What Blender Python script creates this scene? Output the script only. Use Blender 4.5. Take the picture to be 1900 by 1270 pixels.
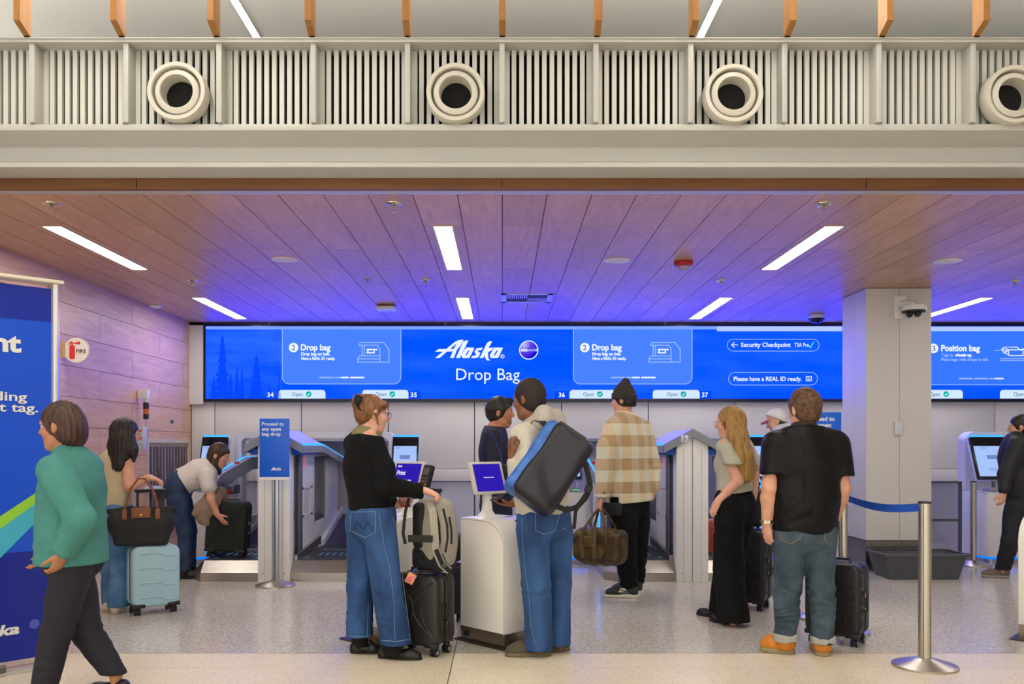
import bpy, bmesh, math, random
import numpy as np
from mathutils import Vector, Matrix
random.seed(7)
S = bpy.context.scene
COL = S.collection
for o in list(bpy.data.objects): bpy.data.objects.remove(o)

# ---------------------------------------------------------------- camera, world, exposure
F, CX, CY, EYE = 1600.0, 932.0, 828.0, 1.36      # focal length (px of 1900), principal point, eye height
cam = bpy.data.objects.new('camera', bpy.data.cameras.new('camera')); COL.objects.link(cam)
cam.data.sensor_width = 36.0; cam.data.lens = 36.0*F/1900
cam.data.shift_x = (950-CX)/1900; cam.data.shift_y = (CY-635)/1900
cam.location = (0, 0, EYE); cam.rotation_euler = (math.pi/2, 0, 0)
cam.data.clip_start = 0.05; cam.data.clip_end = 200
S.camera = cam
w = bpy.data.worlds.new('hall_light'); S.world = w; w.use_nodes = True
w.node_tree.nodes['Background'].inputs[0].default_value = (1.0, 0.96, 0.905, 1)
w.node_tree.nodes['Background'].inputs[1].default_value = 1.95
S.view_settings.view_transform = 'Standard'; S.view_settings.look = 'None'
S.view_settings.exposure = 0.0; S.view_settings.gamma = 1.0; S.view_settings.use_curve_mapping = False
PANEL_E, STRIP_E, DISPLAY_E = 34.0, 85.0, 5.4     # ceiling panels, hall light strips, video wall

def P(px, py, D):                                 # a photo pixel at a real distance D -> world point
    return Vector(((px-CX)*D/F, D, EYE+(CY-py)*D/F))
def XP(px, D): return (px-CX)*D/F
def ZP(py, D): return EYE+(CY-py)*D/F

# ---------------------------------------------------------------- materials
def lin(c):
    if isinstance(c, str): c = [int(c[i:i+2], 16)/255 for i in (0, 2, 4)]
    return tuple((x/12.92 if x <= .04045 else ((x+.055)/1.055)**2.4) for x in c)
MATS = {}
def mat(name, col, rough=.5, metal=0., var=0., vscale=8., bump=0., bscale=40., stretch=None, emit=None, estr=0., spec=.5, coat=0., trans=0., alpha=1., sheen=0., col2=None, detail=4., ior=1.45, vlo=.35, vhi=.65, wrk=0., wsc=7.):
    if name in MATS: return MATS[name]
    m = bpy.data.materials.new(name); m.use_nodes = True; nt = m.node_tree; b = nt.nodes['Principled BSDF']
    c = lin(col); I = b.inputs
    I['Base Color'].default_value = (*c, 1); I['Roughness'].default_value = rough; I['Metallic'].default_value = metal
    I['Specular IOR Level'].default_value = spec; I['Coat Weight'].default_value = coat; I['Coat Roughness'].default_value = .12
    I['Transmission Weight'].default_value = trans; I['Alpha'].default_value = alpha; I['Sheen Weight'].default_value = sheen; I['IOR'].default_value = ior
    if emit: I['Emission Color'].default_value = (*lin(emit), 1); I['Emission Strength'].default_value = estr
    if var > 0 or bump > 0 or col2:
        tc = nt.nodes.new('ShaderNodeTexCoord'); mp = nt.nodes.new('ShaderNodeMapping'); nt.links.new(tc.outputs['Object'], mp.inputs[0])
        if stretch: mp.inputs['Scale'].default_value = stretch
        if var > 0 or col2:
            n = nt.nodes.new('ShaderNodeTexNoise'); n.inputs['Scale'].default_value = vscale; n.inputs['Detail'].default_value = detail
            nt.links.new(mp.outputs[0], n.inputs['Vector'])
            r = nt.nodes.new('ShaderNodeMapRange'); r.inputs[1].default_value = vlo; r.inputs[2].default_value = vhi
            nt.links.new(n.outputs['Fac'], r.inputs[0])
            mx = nt.nodes.new('ShaderNodeMix'); mx.data_type = 'RGBA'
            nt.links.new(r.outputs[0], mx.inputs[0])
            d = lin(col2) if col2 else tuple(min(1, x*(1+var)) for x in c)
            a = c if col2 else tuple(x*(1-var) for x in c)
            mx.inputs[6].default_value = (*a, 1); mx.inputs[7].default_value = (*d, 1)
            nt.links.new(mx.outputs[2], I['Base Color'])
        if bump > 0:
            n2 = nt.nodes.new('ShaderNodeTexNoise'); n2.inputs['Scale'].default_value = bscale; n2.inputs['Detail'].default_value = 3
            nt.links.new(mp.outputs[0], n2.inputs['Vector'])
            bp = nt.nodes.new('ShaderNodeBump'); bp.inputs['Strength'].default_value = bump; bp.inputs['Distance'].default_value = .01
            nt.links.new(n2.outputs['Fac'], bp.inputs['Height']); nt.links.new(bp.outputs[0], I['Normal'])
            if wrk > 0:                                # soft cloth creases on top of the weave
                n3 = nt.nodes.new('ShaderNodeTexNoise'); n3.noise_type = 'RIDGED_MULTIFRACTAL' if False else n3.noise_type
                n3.inputs['Scale'].default_value = wsc; n3.inputs['Detail'].default_value = 2.5; n3.inputs['Distortion'].default_value = 1.4; n3.inputs['Roughness'].default_value = .45
                nt.links.new(tc.outputs['Object'], n3.inputs['Vector']); b2 = nt.nodes.new('ShaderNodeBump'); b2.inputs['Strength'].default_value = wrk; b2.inputs['Distance'].default_value = .03
                nt.links.new(n3.outputs['Fac'], b2.inputs['Height']); nt.links.new(b2.outputs[0], bp.inputs['Normal'])
    MATS[name] = m; return m
def emis(name, rgb_lin, e=1.0):
    if name in MATS: return MATS[name]
    m = bpy.data.materials.new(name); m.use_nodes = True; nt = m.node_tree
    nt.nodes.remove(nt.nodes['Principled BSDF']); em = nt.nodes.new('ShaderNodeEmission')
    em.inputs[0].default_value = (*rgb_lin, 1); em.inputs[1].default_value = e
    nt.links.new(em.outputs[0], nt.nodes['Material Output'].inputs[0]); MATS[name] = m; return m
def rnd_value(m, amt=.06, hue=0.):                # per-object tint so that alike pieces differ a little
    nt = m.node_tree; b = nt.nodes['Principled BSDF']; oi = nt.nodes.new('ShaderNodeObjectInfo')
    r = nt.nodes.new('ShaderNodeMapRange'); r.inputs[3].default_value = 1-amt; r.inputs[4].default_value = 1+amt
    nt.links.new(oi.outputs['Random'], r.inputs[0])
    hs = nt.nodes.new('ShaderNodeHueSaturation'); nt.links.new(r.outputs[0], hs.inputs['Value'])
    s = b.inputs['Base Color']
    if s.is_linked: nt.links.new(s.links[0].from_socket, hs.inputs['Color'])
    else: hs.inputs['Color'].default_value = s.default_value
    nt.links.new(hs.outputs[0], s); return m
def wood(name, base, dark, rough=.4, axis='y', spec=.5, amt=.07, bands=1.0):
    m = bpy.data.materials.new(name); m.use_nodes = True; nt = m.node_tree; b = nt.nodes['Principled BSDF']
    tc = nt.nodes.new('ShaderNodeTexCoord'); oi = nt.nodes.new('ShaderNodeObjectInfo')
    ad = nt.nodes.new('ShaderNodeVectorMath'); ad.operation = 'MULTIPLY_ADD'
    cmb = nt.nodes.new('ShaderNodeCombineXYZ')
    for i in range(3): nt.links.new(oi.outputs['Random'], cmb.inputs[i])
    nt.links.new(cmb.outputs[0], ad.inputs[0]); ad.inputs[1].default_value = (37, 23, 51); nt.links.new(tc.outputs['Object'], ad.inputs[2])
    mp = nt.nodes.new('ShaderNodeMapping'); sc = {'x': (1.1, 9, 9), 'y': (9, 1.1, 9), 'z': (9, 9, 1.1)}[axis]
    mp.inputs['Scale'].default_value = sc; nt.links.new(ad.outputs[0], mp.inputs[0])
    n = nt.nodes.new('ShaderNodeTexNoise'); n.inputs['Scale'].default_value = 1.3*bands; n.inputs['Detail'].default_value = 6; n.inputs['Distortion'].default_value = 1.6
    nt.links.new(mp.outputs[0], n.inputs['Vector'])
    n2 = nt.nodes.new('ShaderNodeTexNoise'); n2.inputs['Scale'].default_value = 14; n2.inputs['Detail'].default_value = 2
    nt.links.new(mp.outputs[0], n2.inputs['Vector'])
    mm = nt.nodes.new('ShaderNodeMath'); mm.operation = 'MULTIPLY_ADD'; mm.inputs[1].default_value = .3
    nt.links.new(n2.outputs['Fac'], mm.inputs[0]); nt.links.new(n.outputs['Fac'], mm.inputs[2])
    r = nt.nodes.new('ShaderNodeMapRange'); r.inputs[1].default_value = .45; r.inputs[2].default_value = .9; nt.links.new(mm.outputs[0], r.inputs[0])
    mx = nt.nodes.new('ShaderNodeMix'); mx.data_type = 'RGBA'; nt.links.new(r.outputs[0], mx.inputs[0])
    mx.inputs[6].default_value = (*lin(dark), 1); mx.inputs[7].default_value = (*lin(base), 1); nt.links.new(mx.outputs[2], b.inputs['Base Color'])
    b.inputs['Roughness'].default_value = rough; b.inputs['Specular IOR Level'].default_value = spec
    MATS[name] = m; return rnd_value(m, amt)
def terrazzo(name, c1, c2, c3, rough=.15, scale=170.):
    m = bpy.data.materials.new(name); m.use_nodes = True; nt = m.node_tree; b = nt.nodes['Principled BSDF']
    tc = nt.nodes.new('ShaderNodeTexCoord'); v = nt.nodes.new('ShaderNodeTexVoronoi'); v.inputs['Scale'].default_value = scale
    nt.links.new(tc.outputs['Object'], v.inputs['Vector'])
    cr = nt.nodes.new('ShaderNodeValToRGB'); cr.color_ramp.interpolation = 'CONSTANT'
    sx = nt.nodes.new('ShaderNodeSeparateColor'); nt.links.new(v.outputs['Color'], sx.inputs[0]); nt.links.new(sx.outputs[0], cr.inputs[0])
    e = cr.color_ramp.elements; e[0].position = 0; e[0].color = (*lin(c1), 1); e[1].position = .5; e[1].color = (*lin(c2), 1)
    k = e.new(.82); k.color = (*lin(c3), 1)
    n = nt.nodes.new('ShaderNodeTexNoise'); n.inputs['Scale'].default_value = 1.2; n.inputs['Detail'].default_value = 3; nt.links.new(tc.outputs['Object'], n.inputs['Vector'])
    r = nt.nodes.new('ShaderNodeMapRange'); r.inputs[3].default_value = rough*.8; r.inputs[4].default_value = rough*1.3; nt.links.new(n.outputs['Fac'], r.inputs[0])
    nt.links.new(cr.outputs[0], b.inputs['Base Color']); nt.links.new(r.outputs[0], b.inputs['Roughness'])
    MATS[name] = m; return m

# ---------------------------------------------------------------- objects and meshes
def link(o, parent=None):
    COL.objects.link(o)
    if parent is not None: o.parent = parent
    return o
def tag(o, label=None, cat=None, group=None, kind=None):
    if label: o['label'] = label
    if cat: o['category'] = cat
    if group: o['group'] = group
    if kind: o['kind'] = kind
    return o
def thing(name, label, cat, loc=(0, 0, 0), rz=0., group=None):
    o = bpy.data.objects.new(name, None); o.empty_display_size = .1; link(o); o.location = loc; o.rotation_euler = (0, 0, rz)
    return tag(o, label, cat, group)
def copy_tree(o, parent=None):
    c = o.copy(); COL.objects.link(c)
    if parent is not None: c.parent = parent
    for ch in list(o.children): copy_tree(ch, c)
    return c
class MB:
    def __init__(s): s.v = []; s.f = []; s.m = []
    def add(s, vs, fs, mi=0, M=None):
        n = len(s.v)
        for p in vs:
            p = Vector(p); s.v.append(tuple(M @ p) if M is not None else tuple(p))
        for f in fs: s.f.append(tuple(i+n for i in f)); s.m.append(mi)
        return s
    def box(s, x0, x1, y0, y1, z0, z1, mi=0, M=None):
        return s.add([(x0,y0,z0),(x1,y0,z0),(x1,y1,z0),(x0,y1,z0),(x0,y0,z1),(x1,y0,z1),(x1,y1,z1),(x0,y1,z1)],
                     [(0,3,2,1),(4,5,6,7),(0,1,5,4),(1,2,6,5),(2,3,7,6),(3,0,4,7)], mi, M)
    def cbox(s, c, d, mi=0, M=None):
        return s.box(c[0]-d[0]/2, c[0]+d[0]/2, c[1]-d[1]/2, c[1]+d[1]/2, c[2]-d[2]/2, c[2]+d[2]/2, mi, M)
    def prism(s, poly, a0, a1, axis='x', mi=0, M=None):
        # poly: 2D points in the plane across the axis (x:(y,z) y:(x,z) z:(x,y))
        n = len(poly)
        def pt(p, a): return {'x': (a, p[0], p[1]), 'y': (p[0], a, p[1]), 'z': (p[0], p[1], a)}[axis]
        vs = [pt(p, a0) for p in poly]+[pt(p, a1) for p in poly]
        fs = [tuple(range(n)), tuple(range(2*n-1, n-1, -1))]+[((i+1) % n, i, n+i, n+(i+1) % n) for i in range(n)]
        return s.add(vs, fs, mi, M)
    def loft(s, rings, mi=0, M=None, cap=True, closed=True):
        n = len(rings[0]); vs = [p for r in rings for p in r]; fs = []
        for k in range(len(rings)-1):
            for i in range(n if closed else n-1):
                j = (i+1) % n; fs.append((k*n+i, k*n+j, (k+1)*n+j, (k+1)*n+i))
        if cap: fs.append(tuple(range(n-1, -1, -1))); fs.append(tuple((len(rings)-1)*n+i for i in range(n)))
        return s.add(vs, fs, mi, M)
    def lathe(s, prof, n=24, mi=0, M=None, cap=True):   # (r,z) profile around z
        return s.loft([[(r*math.cos(2*math.pi*i/n), r*math.sin(2*math.pi*i/n), z) for i in range(n)] for r, z in prof], mi, M, cap)
    def tube(s, path, r, n=8, mi=0, M=None, flat=None):
        path = [Vector(p) for p in path]; rings = []; up = None
        rs = r if isinstance(r, (list, tuple)) else [r]*len(path)
        for i, p in enumerate(path):
            t = (path[min(i+1, len(path)-1)]-path[max(i-1, 0)]).normalized()
            if up is None:
                up = Vector((0, 0, 1)) if abs(t.z) < .9 else Vector((0, 1, 0))
            a = t.cross(up).normalized(); b = a.cross(t).normalized(); up = b
            fa, fb = (1, 1) if flat is None else flat
            rings.append([tuple(p+a*(rs[i]*fa*math.cos(2*math.pi*k/n))+b*(rs[i]*fb*math.sin(2*math.pi*k/n))) for k in range(n)])
        return s.loft(rings, mi, M)
    def ribbon(s, path, width, thick, normal, mi=0, M=None):  # strap of rectangular section; normal: list or one vector
        path = [Vector(p) for p in path]; rings = []
        for i, p in enumerate(path):
            t = (path[min(i+1, len(path)-1)]-path[max(i-1, 0)]).normalized()
            nn = Vector(normal[i] if isinstance(normal, list) else normal); sd = t.cross(nn).normalized(); nn = sd.cross(t).normalized()
            a = sd*width/2; b = nn*thick/2
            rings.append([tuple(p+a+b), tuple(p-a+b), tuple(p-a-b), tuple(p+a-b)])
        return s.loft(rings, mi, M)
    def sphere(s, c, r, n=16, m=10, mi=0, M=None):
        r = r if isinstance(r, (tuple, list)) else (r, r, r)
        rings = []
        for j in range(1, m):
            t = math.pi*j/m
            rings.append([(c[0]+r[0]*math.sin(t)*math.cos(2*math.pi*i/n), c[1]+r[1]*math.sin(t)*math.sin(2*math.pi*i/n), c[2]-r[2]*math.cos(t)) for i in range(n)])
        return s.loft(rings, mi, M)
    def build(s, name, mats, parent=None, smooth=False, bevel=0., seg=2, origin=None, angle=35):
        me = bpy.data.meshes.new(name); v = s.v
        if origin is not None: v = [(a[0]-origin[0], a[1]-origin[1], a[2]-origin[2]) for a in v]
        me.from_pydata(v, [], s.f)
        mats = mats if isinstance(mats, (list, tuple)) else [mats]
        for m in mats: me.materials.append(m)
        if len(mats) > 1: me.polygons.foreach_set('material_index', s.m)
        bm = bmesh.new(); bm.from_mesh(me); bmesh.ops.recalc_face_normals(bm, faces=bm.faces)
        if bevel > 0:
            ed = [e for e in bm.edges if len(e.link_faces) == 2 and e.calc_face_angle(0) > .5]
            bmesh.ops.bevel(bm, geom=ed, offset=bevel, segments=seg, affect='EDGES', profile=.5, clamp_overlap=True)
        if smooth or bevel > 0:
            for f in bm.faces: f.smooth = True
            for e in bm.edges:
                if len(e.link_faces) == 2 and e.calc_face_angle(0) > math.radians(angle): e.smooth = False
        bm.to_mesh(me); bm.free()
        o = bpy.data.objects.new(name, me); link(o, parent)
        if origin is not None: o.location = origin
        return o
def rot(ax, ang, c=(0, 0, 0)):
    return Matrix.Translation(c) @ Matrix.Rotation(ang, 4, ax) @ Matrix.Translation(-Vector(c))
def TR(loc, rz=0., rx=0., ry=0.):
    return Matrix.Translation(loc) @ Matrix.Rotation(rz, 4, 'Z') @ Matrix.Rotation(rx, 4, 'X') @ Matrix.Rotation(ry, 4, 'Y')
def rrect(x0, x1, y0, y1, r, n=5, corners=(1, 1, 1, 1)):   # rounded rectangle: corner order bl, br, tr, tl
    pts = []
    for k, (cx, cy, a0) in enumerate(((x0+r, y0+r, 180), (x1-r, y0+r, 270), (x1-r, y1-r, 0), (x0+r, y1-r, 90))):
        if corners[k]:
            for i in range(n+1):
                a = math.radians(a0+90*i/n); pts.append((cx+r*math.cos(a), cy+r*math.sin(a)))
        else: pts.append(((x0, y0), (x1, y0), (x1, y1), (x0, y1))[k])
    return pts
def text_mesh(body, size, bold=0., shear=0., align='LEFT', width=1.0, ext=.0008, space=1.0, line=1.0):
    cu = bpy.data.curves.new('lettering', 'FONT'); cu.body = body; cu.size = size; cu.offset = bold; cu.shear = shear; cu.align_x = align
    cu.extrude = ext; cu.space_character = space; cu.space_line = line; cu.resolution_u = 3
    o = bpy.data.objects.new('lettering', cu); COL.objects.link(o)
    dg = bpy.context.evaluated_depsgraph_get(); dg.update(); me = bpy.data.meshes.new_from_object(o.evaluated_get(dg))
    bpy.data.objects.remove(o); bpy.data.curves.remove(cu)
    if width != 1.0:
        for v in me.vertices: v.co.x *= width
    return me
def text(body, loc, size, material, parent=None, fit=None, M=None, name='lettering', **kw):
    """lettering facing -Y; fit = wanted overall width in metres; loc = left baseline"""
    me = text_mesh(body, size, **kw)
    if fit:
        xs = [v.co.x for v in me.vertices]; wd = max(xs)-min(xs); x0 = min(xs)
        for v in me.vertices: v.co.x = (v.co.x-x0)*fit/wd
    me.materials.clear(); me.materials.append(material)
    R = Matrix.Rotation(math.pi/2, 4, 'X')
    me.transform((M if M is not None else Matrix.Identity(4)) @ Matrix.Translation(loc) @ R)
    o = bpy.data.objects.new(name, me); link(o, parent); return o
def stroke(mb, pts, wd, y, closed=False, th=.0012, mi=0, M=None):
    """a flat printed line of width wd in an XZ plane at y"""
    pts = [Vector((p[0], p[1])) for p in pts]; n = len(pts); L = []; R_ = []
    for i in range(n):
        a = pts[(i-1) % n] if closed or i > 0 else None; b = pts[(i+1) % n] if closed or i < n-1 else None
        d1 = (pts[i]-a).normalized() if a is not None else None; d2 = (b-pts[i]).normalized() if b is not None else None
        d = ((d1 or d2)+(d2 or d1)).normalized() if ((d1 or d2)+(d2 or d1)).length > 1e-6 else (d1 or d2)
        nn = Vector((-d.y, d.x)); k = 1.0/max(.5, nn.dot(Vector((-(d1 or d2).y, (d1 or d2).x)))); w2 = wd/2*k
        L.append(pts[i]+nn*w2); R_.append(pts[i]-nn*w2)
    m = n if closed else n-1
    for i in range(m):
        j = (i+1) % n
        q = [L[i], L[j], R_[j], R_[i]]
        vs = [(p.x, y, p.y) for p in q]+[(p.x, y+th, p.y) for p in q]
        mb.add(vs, [(0,1,2,3),(7,6,5,4),(0,4,5,1),(1,5,6,2),(2,6,7,3),(3,7,4,0)], mi, M)
    return mb
# ================================================================ SETTING
CEIL = EYE+1.72                    # wood ceiling height
XL, XR, DB = -4.355, 9.2, 12.12    # left wall, right end, back wall
DF = 5.78                          # front edge of the wood ceiling
white_wall = mat('white_wall', 'd2cfca', .45, var=.02, vscale=2)
cream = mat('cream_paint', 'b9b8b2', .42, var=.015, vscale=3)
cream_slat = mat('cream_slat', 'cbcbc4', .45)
dark_void = mat('dark_void', '0a0909', .9)
seam = mat('seam_grey', '55555c', .7)
steel = mat('brushed_steel', 'a8a299', .34, 1., var=.08, vscale=6, stretch=(1, 60, 60), bump=.03, bscale=120)
steel_v = mat('satin_steel_post', 'c6c1b2', .42, 1., var=.05, vscale=10, stretch=(60, 60, 1))
black_plastic = mat('black_plastic', '1c1c1f', .45)
white_plastic = mat('white_plastic', 'e3e2df', .35)
wood_ceiling = wood('maple_ceiling', 'cba583', 'b58b69', .42, 'y', .6, .1)
wood_wall = wood('maple_wall', 'd2ad90', 'c09475', .45, 'y', .4, .04)
wood_edge = wood('maple_edge', '7d5430', '6b4526', .45, 'x', .3, .05)
wood_fin = wood('fir_fin', 'ac7a42', '956530', .5, 'z', .3, .05)
ter_cream = terrazzo('terrazzo_cream', 'd8cbb2', 'e2d7c2', 'c9b99c', .42, 150)
ter_grey = terrazzo('terrazzo_grey', 'c4beb6', 'd8d2ca', 'a39c95', .15, 120)

def structure(o, label=None): return tag(o, label, None, None, 'structure')
# ---- floor: slabs with open joints over a dark bed
b = MB().box(XL-.3, XR, -9, DB+.2, -.12, -.012)
floor = structure(b.build('floor', mat('floor_bed', '4a443c', .9)), 'terrazzo floor, cream in the hall and grey under the wood ceiling')
DJ = 1600*1.36/385.
xs = [XL-.3]+[x for x in np.arange(-.3145-4.585, XR, 4.585) if x > XL-.3]+[XR]
def slabs(d0, d1, m):
    for a, c in zip(xs[:-1], xs[1:]):
        MB().box(a+.003, c-.003, d0+.003, d1-.003, -.012, 0).build('floor_slab', m, floor)
slabs(-9, 0, ter_cream); slabs(0, 2.6, ter_cream); slabs(2.6, 5.28, ter_cream); slabs(5.28, DJ, ter_cream)
slabs(DJ, 9.9, ter_grey); slabs(9.9, DB+.1, ter_grey)
MB().box(XL-.3, XR, DJ-.004, DJ+.004, -.011, .0004).build('divider_strip', mat('zinc_strip', '8a8478', .4, .8), floor)

# ---- wood ceiling: planks with recessed joints, alternate courses staggered
backer = MB().box(XL-.05, XR, DF+.02, DB+.1, CEIL+.022, CEIL+.06)
ceiling = structure(backer.build('ceiling', dark_void), 'wood plank ceiling over the bag drop counters')
PW, PL = .307, 1.652
protos = {}
n0, n1 = int(math.floor(XL/PW)), int(math.ceil(7.9/PW))
for i in range(n0, n1):
    x0, x1 = max(i*PW, XL), (i+1)*PW
    start = 6.73 if i % 2 == 0 else 7.556
    y = start-PL
    while y < DB:
        y0, y1 = max(y, DF+.02), min(y+PL, DB)
        if y1-y0 > .05:
            key = (round(x1-x0, 4), round(y1-y0, 4))
            if key not in protos:
                g = .003; w2, l2 = key[0]/2-g, key[1]/2-g
                o = MB().box(-w2, w2, -l2, l2, 0, .02).build('ceiling_plank', wood_ceiling, ceiling); protos[key] = o.data
            else:
                o = bpy.data.objects.new('ceiling_plank', protos[key]); link(o, ceiling)
            o.location = ((x0+x1)/2, (y0+y1)/2, CEIL)
        y += PL
# ---- left wall with maple panels
LW_RO = [CEIL-.295-.309*k for k in range(9)]
wl = structure(MB().box(XL-.2, XL-.022, 4.2, DB+.1, 0, CEIL+.3).build('wall_left', mat('panel_backing', '5a4a3e', .9)), 'maple panelled side wall')
OP = (10.62, 11.98, .42, 1.40)     # baggage opening: d0 d1 z0 z1
def wall_panel(d0, d1, z0, z1):
    if d1-d0 < .03 or z1-z0 < .03: return
    g = .0025
    MB().box(-.02, 0, -(d1-d0)/2+g, (d1-d0)/2-g, -(z1-z0)/2+g, (z1-z0)/2-g).build('wood_panel', wood_wall, wl).location = (XL, (d0+d1)/2, (z0+z1)/2)
zt = CEIL+.02
for k, zb in enumerate(LW_RO+[0.0]):
    zb = max(zb, .0)
    d = (8.51 if k % 2 == 0 else 9.33)-1.64*3
    while d < DB:
        d0, d1 = max(d, 4.2), min(d+1.64, DB-.02)
        if d1 > 4.2:
            if zb >= OP[3]-.02 or zt <= OP[2]+.02 or d1 < OP[0]+.01: wall_panel(d0, d1, zb, zt)
            else:
                wall_panel(d0, min(d1, OP[0]), zb, zt); wall_panel(max(d0, OP[1]), d1, zb, zt)
                if zt > OP[3] and d1 > OP[0]: wall_panel(max(d0, OP[0]), min(d1, OP[1]), OP[3], zt)
        d += 1.64
    zt = zb
    if zb <= 0: break
# opening reveal with curtain strips
f = MB()
f.box(XL-.5, XL+.004, OP[0]-.05, OP[0], OP[2]-.05, OP[3]+.05); f.box(XL-.5, XL+.004, OP[1], OP[1]+.05, OP[2]-.05, OP[3]+.05)
f.box(XL-.5, XL+.004, OP[0], OP[1], OP[3], OP[3]+.05); f.box(XL-.5, XL+.06, OP[0], OP[1], OP[2]-.08, OP[2])
f.box(XL-.52, XL-.5, OP[0]-.05, OP[1]+.05, OP[2]-.05, OP[3]+.05)
f.build('opening_frame', mat('opening_frame', 'c8b8a2', .5), wl)
cur = tag(MB().box(0, .001, 0, .001, 0, .001).build('strip_curtain_rail', seam), 'grey rubber strip curtain hanging in the baggage opening of the maple wall', 'curtain')
cur.data = MB().box(XL-.06, XL-.02, OP[0]+.01, OP[1]-.01, OP[3]-.05, OP[3]-.001).build('rail_tmp', steel).data; bpy.data.objects.remove(bpy.data.objects['rail_tmp'])
cur.name = 'strip_curtain'
rub = mat('rubber_strip', '8f8c90', .55)
for k in range(11):
    d = OP[0]+.03+k*.12; sm = MB(); pr = [(XL-.03+.012*math.sin(j/6*math.pi*2+k), d+j*.019) for j in range(7)]
    sm.loft([[(p[0], p[1], OP[3]-.04) for p in pr]+[(p[0]-.006, p[1], OP[3]-.04) for p in reversed(pr)],
             [(p[0]+.01*math.sin(k*2), p[1], OP[2]+.03) for p in pr]+[(p[0]-.006+.01*math.sin(k*2), p[1], OP[2]+.03) for p in reversed(pr)]])
    sm.build('rubber_strip', rub, cur, smooth=True)

# ---- back wall: tall panels below the video wall, a ledge and a lower panel band
wb = structure(MB().box(XL-.2, XR, DB, DB+.15, 0, CEIL+.3).build('wall_back', seam), 'white panelled back wall behind the bag drop units')
zs0, zs1 = 1.045, 1.99
px_seams = [361.5, 398, 559, 720, 880.5, 1042, 1203, 1364, 1525, 1686, 1847, 2008]
xsm = [XL+.005]+[XP(p, 12.05) for p in px_seams[1:]]+[XR]
for a, c in zip(xsm[:-1], xsm[1:]):
    MB().box(a+.006, c-.006, 12.06, DB, zs0, zs1).build('wall_panel', white_wall, wb, bevel=.003)
    MB().box(a+.003, c-.003, 12.02, DB, .87, zs0-.006).build('ledge_panel', white_wall, wb, bevel=.004)
    MB().box(a+.01, c-.01, 12.08, DB, .0, .86).build('lower_panel', mat('frosted_panel', 'b9bac4', .25, var=.05, vscale=3), wb)
MB().box(XL+.0, XP(377, 12.0), 12.0, DB, zs1-.05, CEIL).build('wall_panel', white_wall, wb)
MB().box(XL, XR, 12.0, DB, ZP(603.5, 12)+.0, CEIL).build('shadow_gap', mat('navy_gap', '14204a', .5), wb)
# ---- right end wall, hall walls (only for the light of the place)
structure(MB().box(XR, XR+.15, -9, DB+.2, 0, 6).build('wall_right', white_wall), 'white end wall beyond the right edge')

# ---- bulkhead over the opening: an extruded profile in (D, z)
def zz(py, D): return EYE+(CY-py)*D/F
prof = [(DF, zz(352, DF)), (DF, zz(333, DF)), (5.53, zz(333, DF)), (5.53, 3.180), (5.60, 3.205), (5.60, 3.30), (5.42, 3.345), (5.42, 3.385), (5.46, 3.395), (5.62, 3.395), (5.62, 3.885), (5.9, 3.885), (5.9, zz(352, DF)+.0)]
bk = MB(); bk.prism(prof, -7.5, XR, 'x')
bulk = structure(bk.build('wall_bulkhead', cream, bevel=.006), 'cream bulkhead with grilles above the counter opening')
MB().box(-7.5, XR, 5.755, DF+.02, CEIL-.004, zz(333, DF)).build('fascia_board', wood_edge, bulk)
for px in (253, 931, 1607):
    x = XP(px, 5.755); MB().box(x-.0015, x+.0015, 5.752, 5.756, CEIL-.004, zz(333, DF)).build('fascia_joint', dark_void, bulk)
# grille bays
GZ0, GZ1, GF, GB = 3.39, zz(80, 5.40), 5.40, 5.50
rib_x = [XP(p, GF) for p in (-115, 58.5, 233, 406, 581, 756, 931.5, 1106, 1282, 1456.5, 1631.5, 1806, 1981)]
MB().box(-7.5, XR, GB+.07, GB+.08, GZ0, GZ1).build('grille_backing', dark_void, bulk)
MB().box(-7.5, XR, GF-.015, GB+.12, GZ1, GZ1+.018).build('top_shelf', cream, bulk)
MB().box(-7.5, XR, GF-.025, GB+.12, GZ1+.018, GZ1+.024).build('shelf_lip', cream, bulk)
ribm = MB().box(-.017, .017, GF, GB+.05, GZ0, GZ1).build('grille_rib', cream, bulk, bevel=.003)
ribm.location.x = rib_x[0]
for x in rib_x[1:]:
    o = bpy.data.objects.new('grille_rib', ribm.data); link(o, bulk); o.location.x = x
slat = None
for a, c in zip(rib_x[:-1], rib_x[1:]):
    n = 10; pitch = .0485; span = pitch*(n-1); x0 = (a+c)/2-span/2
    for e, s_ in ((a+.017, x0-.027), (x0+span+.027, c-.017)):     # flat side fillers
        MB().box(e, s_, GB+.012, GB+.05, GZ0, GZ1).build('side_filler', cream_slat, bulk)
    for k in range(n):
        if slat is None: slat = MB().box(-.0145, .0145, GB, GB+.028, GZ0, GZ1).build('grille_slat', cream_slat, bulk); o = slat
        else: o = bpy.data.objects.new('grille_slat', slat.data); link(o, bulk)
        o.location.x = x0+k*pitch
# fins standing above the shelf
for i, x in enumerate([XP(p, GF) for p in (54, 229, 404, 580.5, 757, 932, 1107, 1282.5, 1458.5, 1633.5, 1808)]):
    fo = MB(); fo.prism([(GF-.14, GZ1+.075), (GF-.012, GZ1+.026), (GF-.012, 5.0), (GF-.14, 5.0)], -.02, .02, 'x')
    fo = fo.build('wood_fin', wood_fin, bulk); fo.location.x = x
    MB().box(-.014, .014, GF-.03, GF+.0, GZ1+.024, GZ1+.04).build('fin_bracket', dark_void, bulk).location.x = x  # near-black block stands in for the dark gap under the fin
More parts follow.
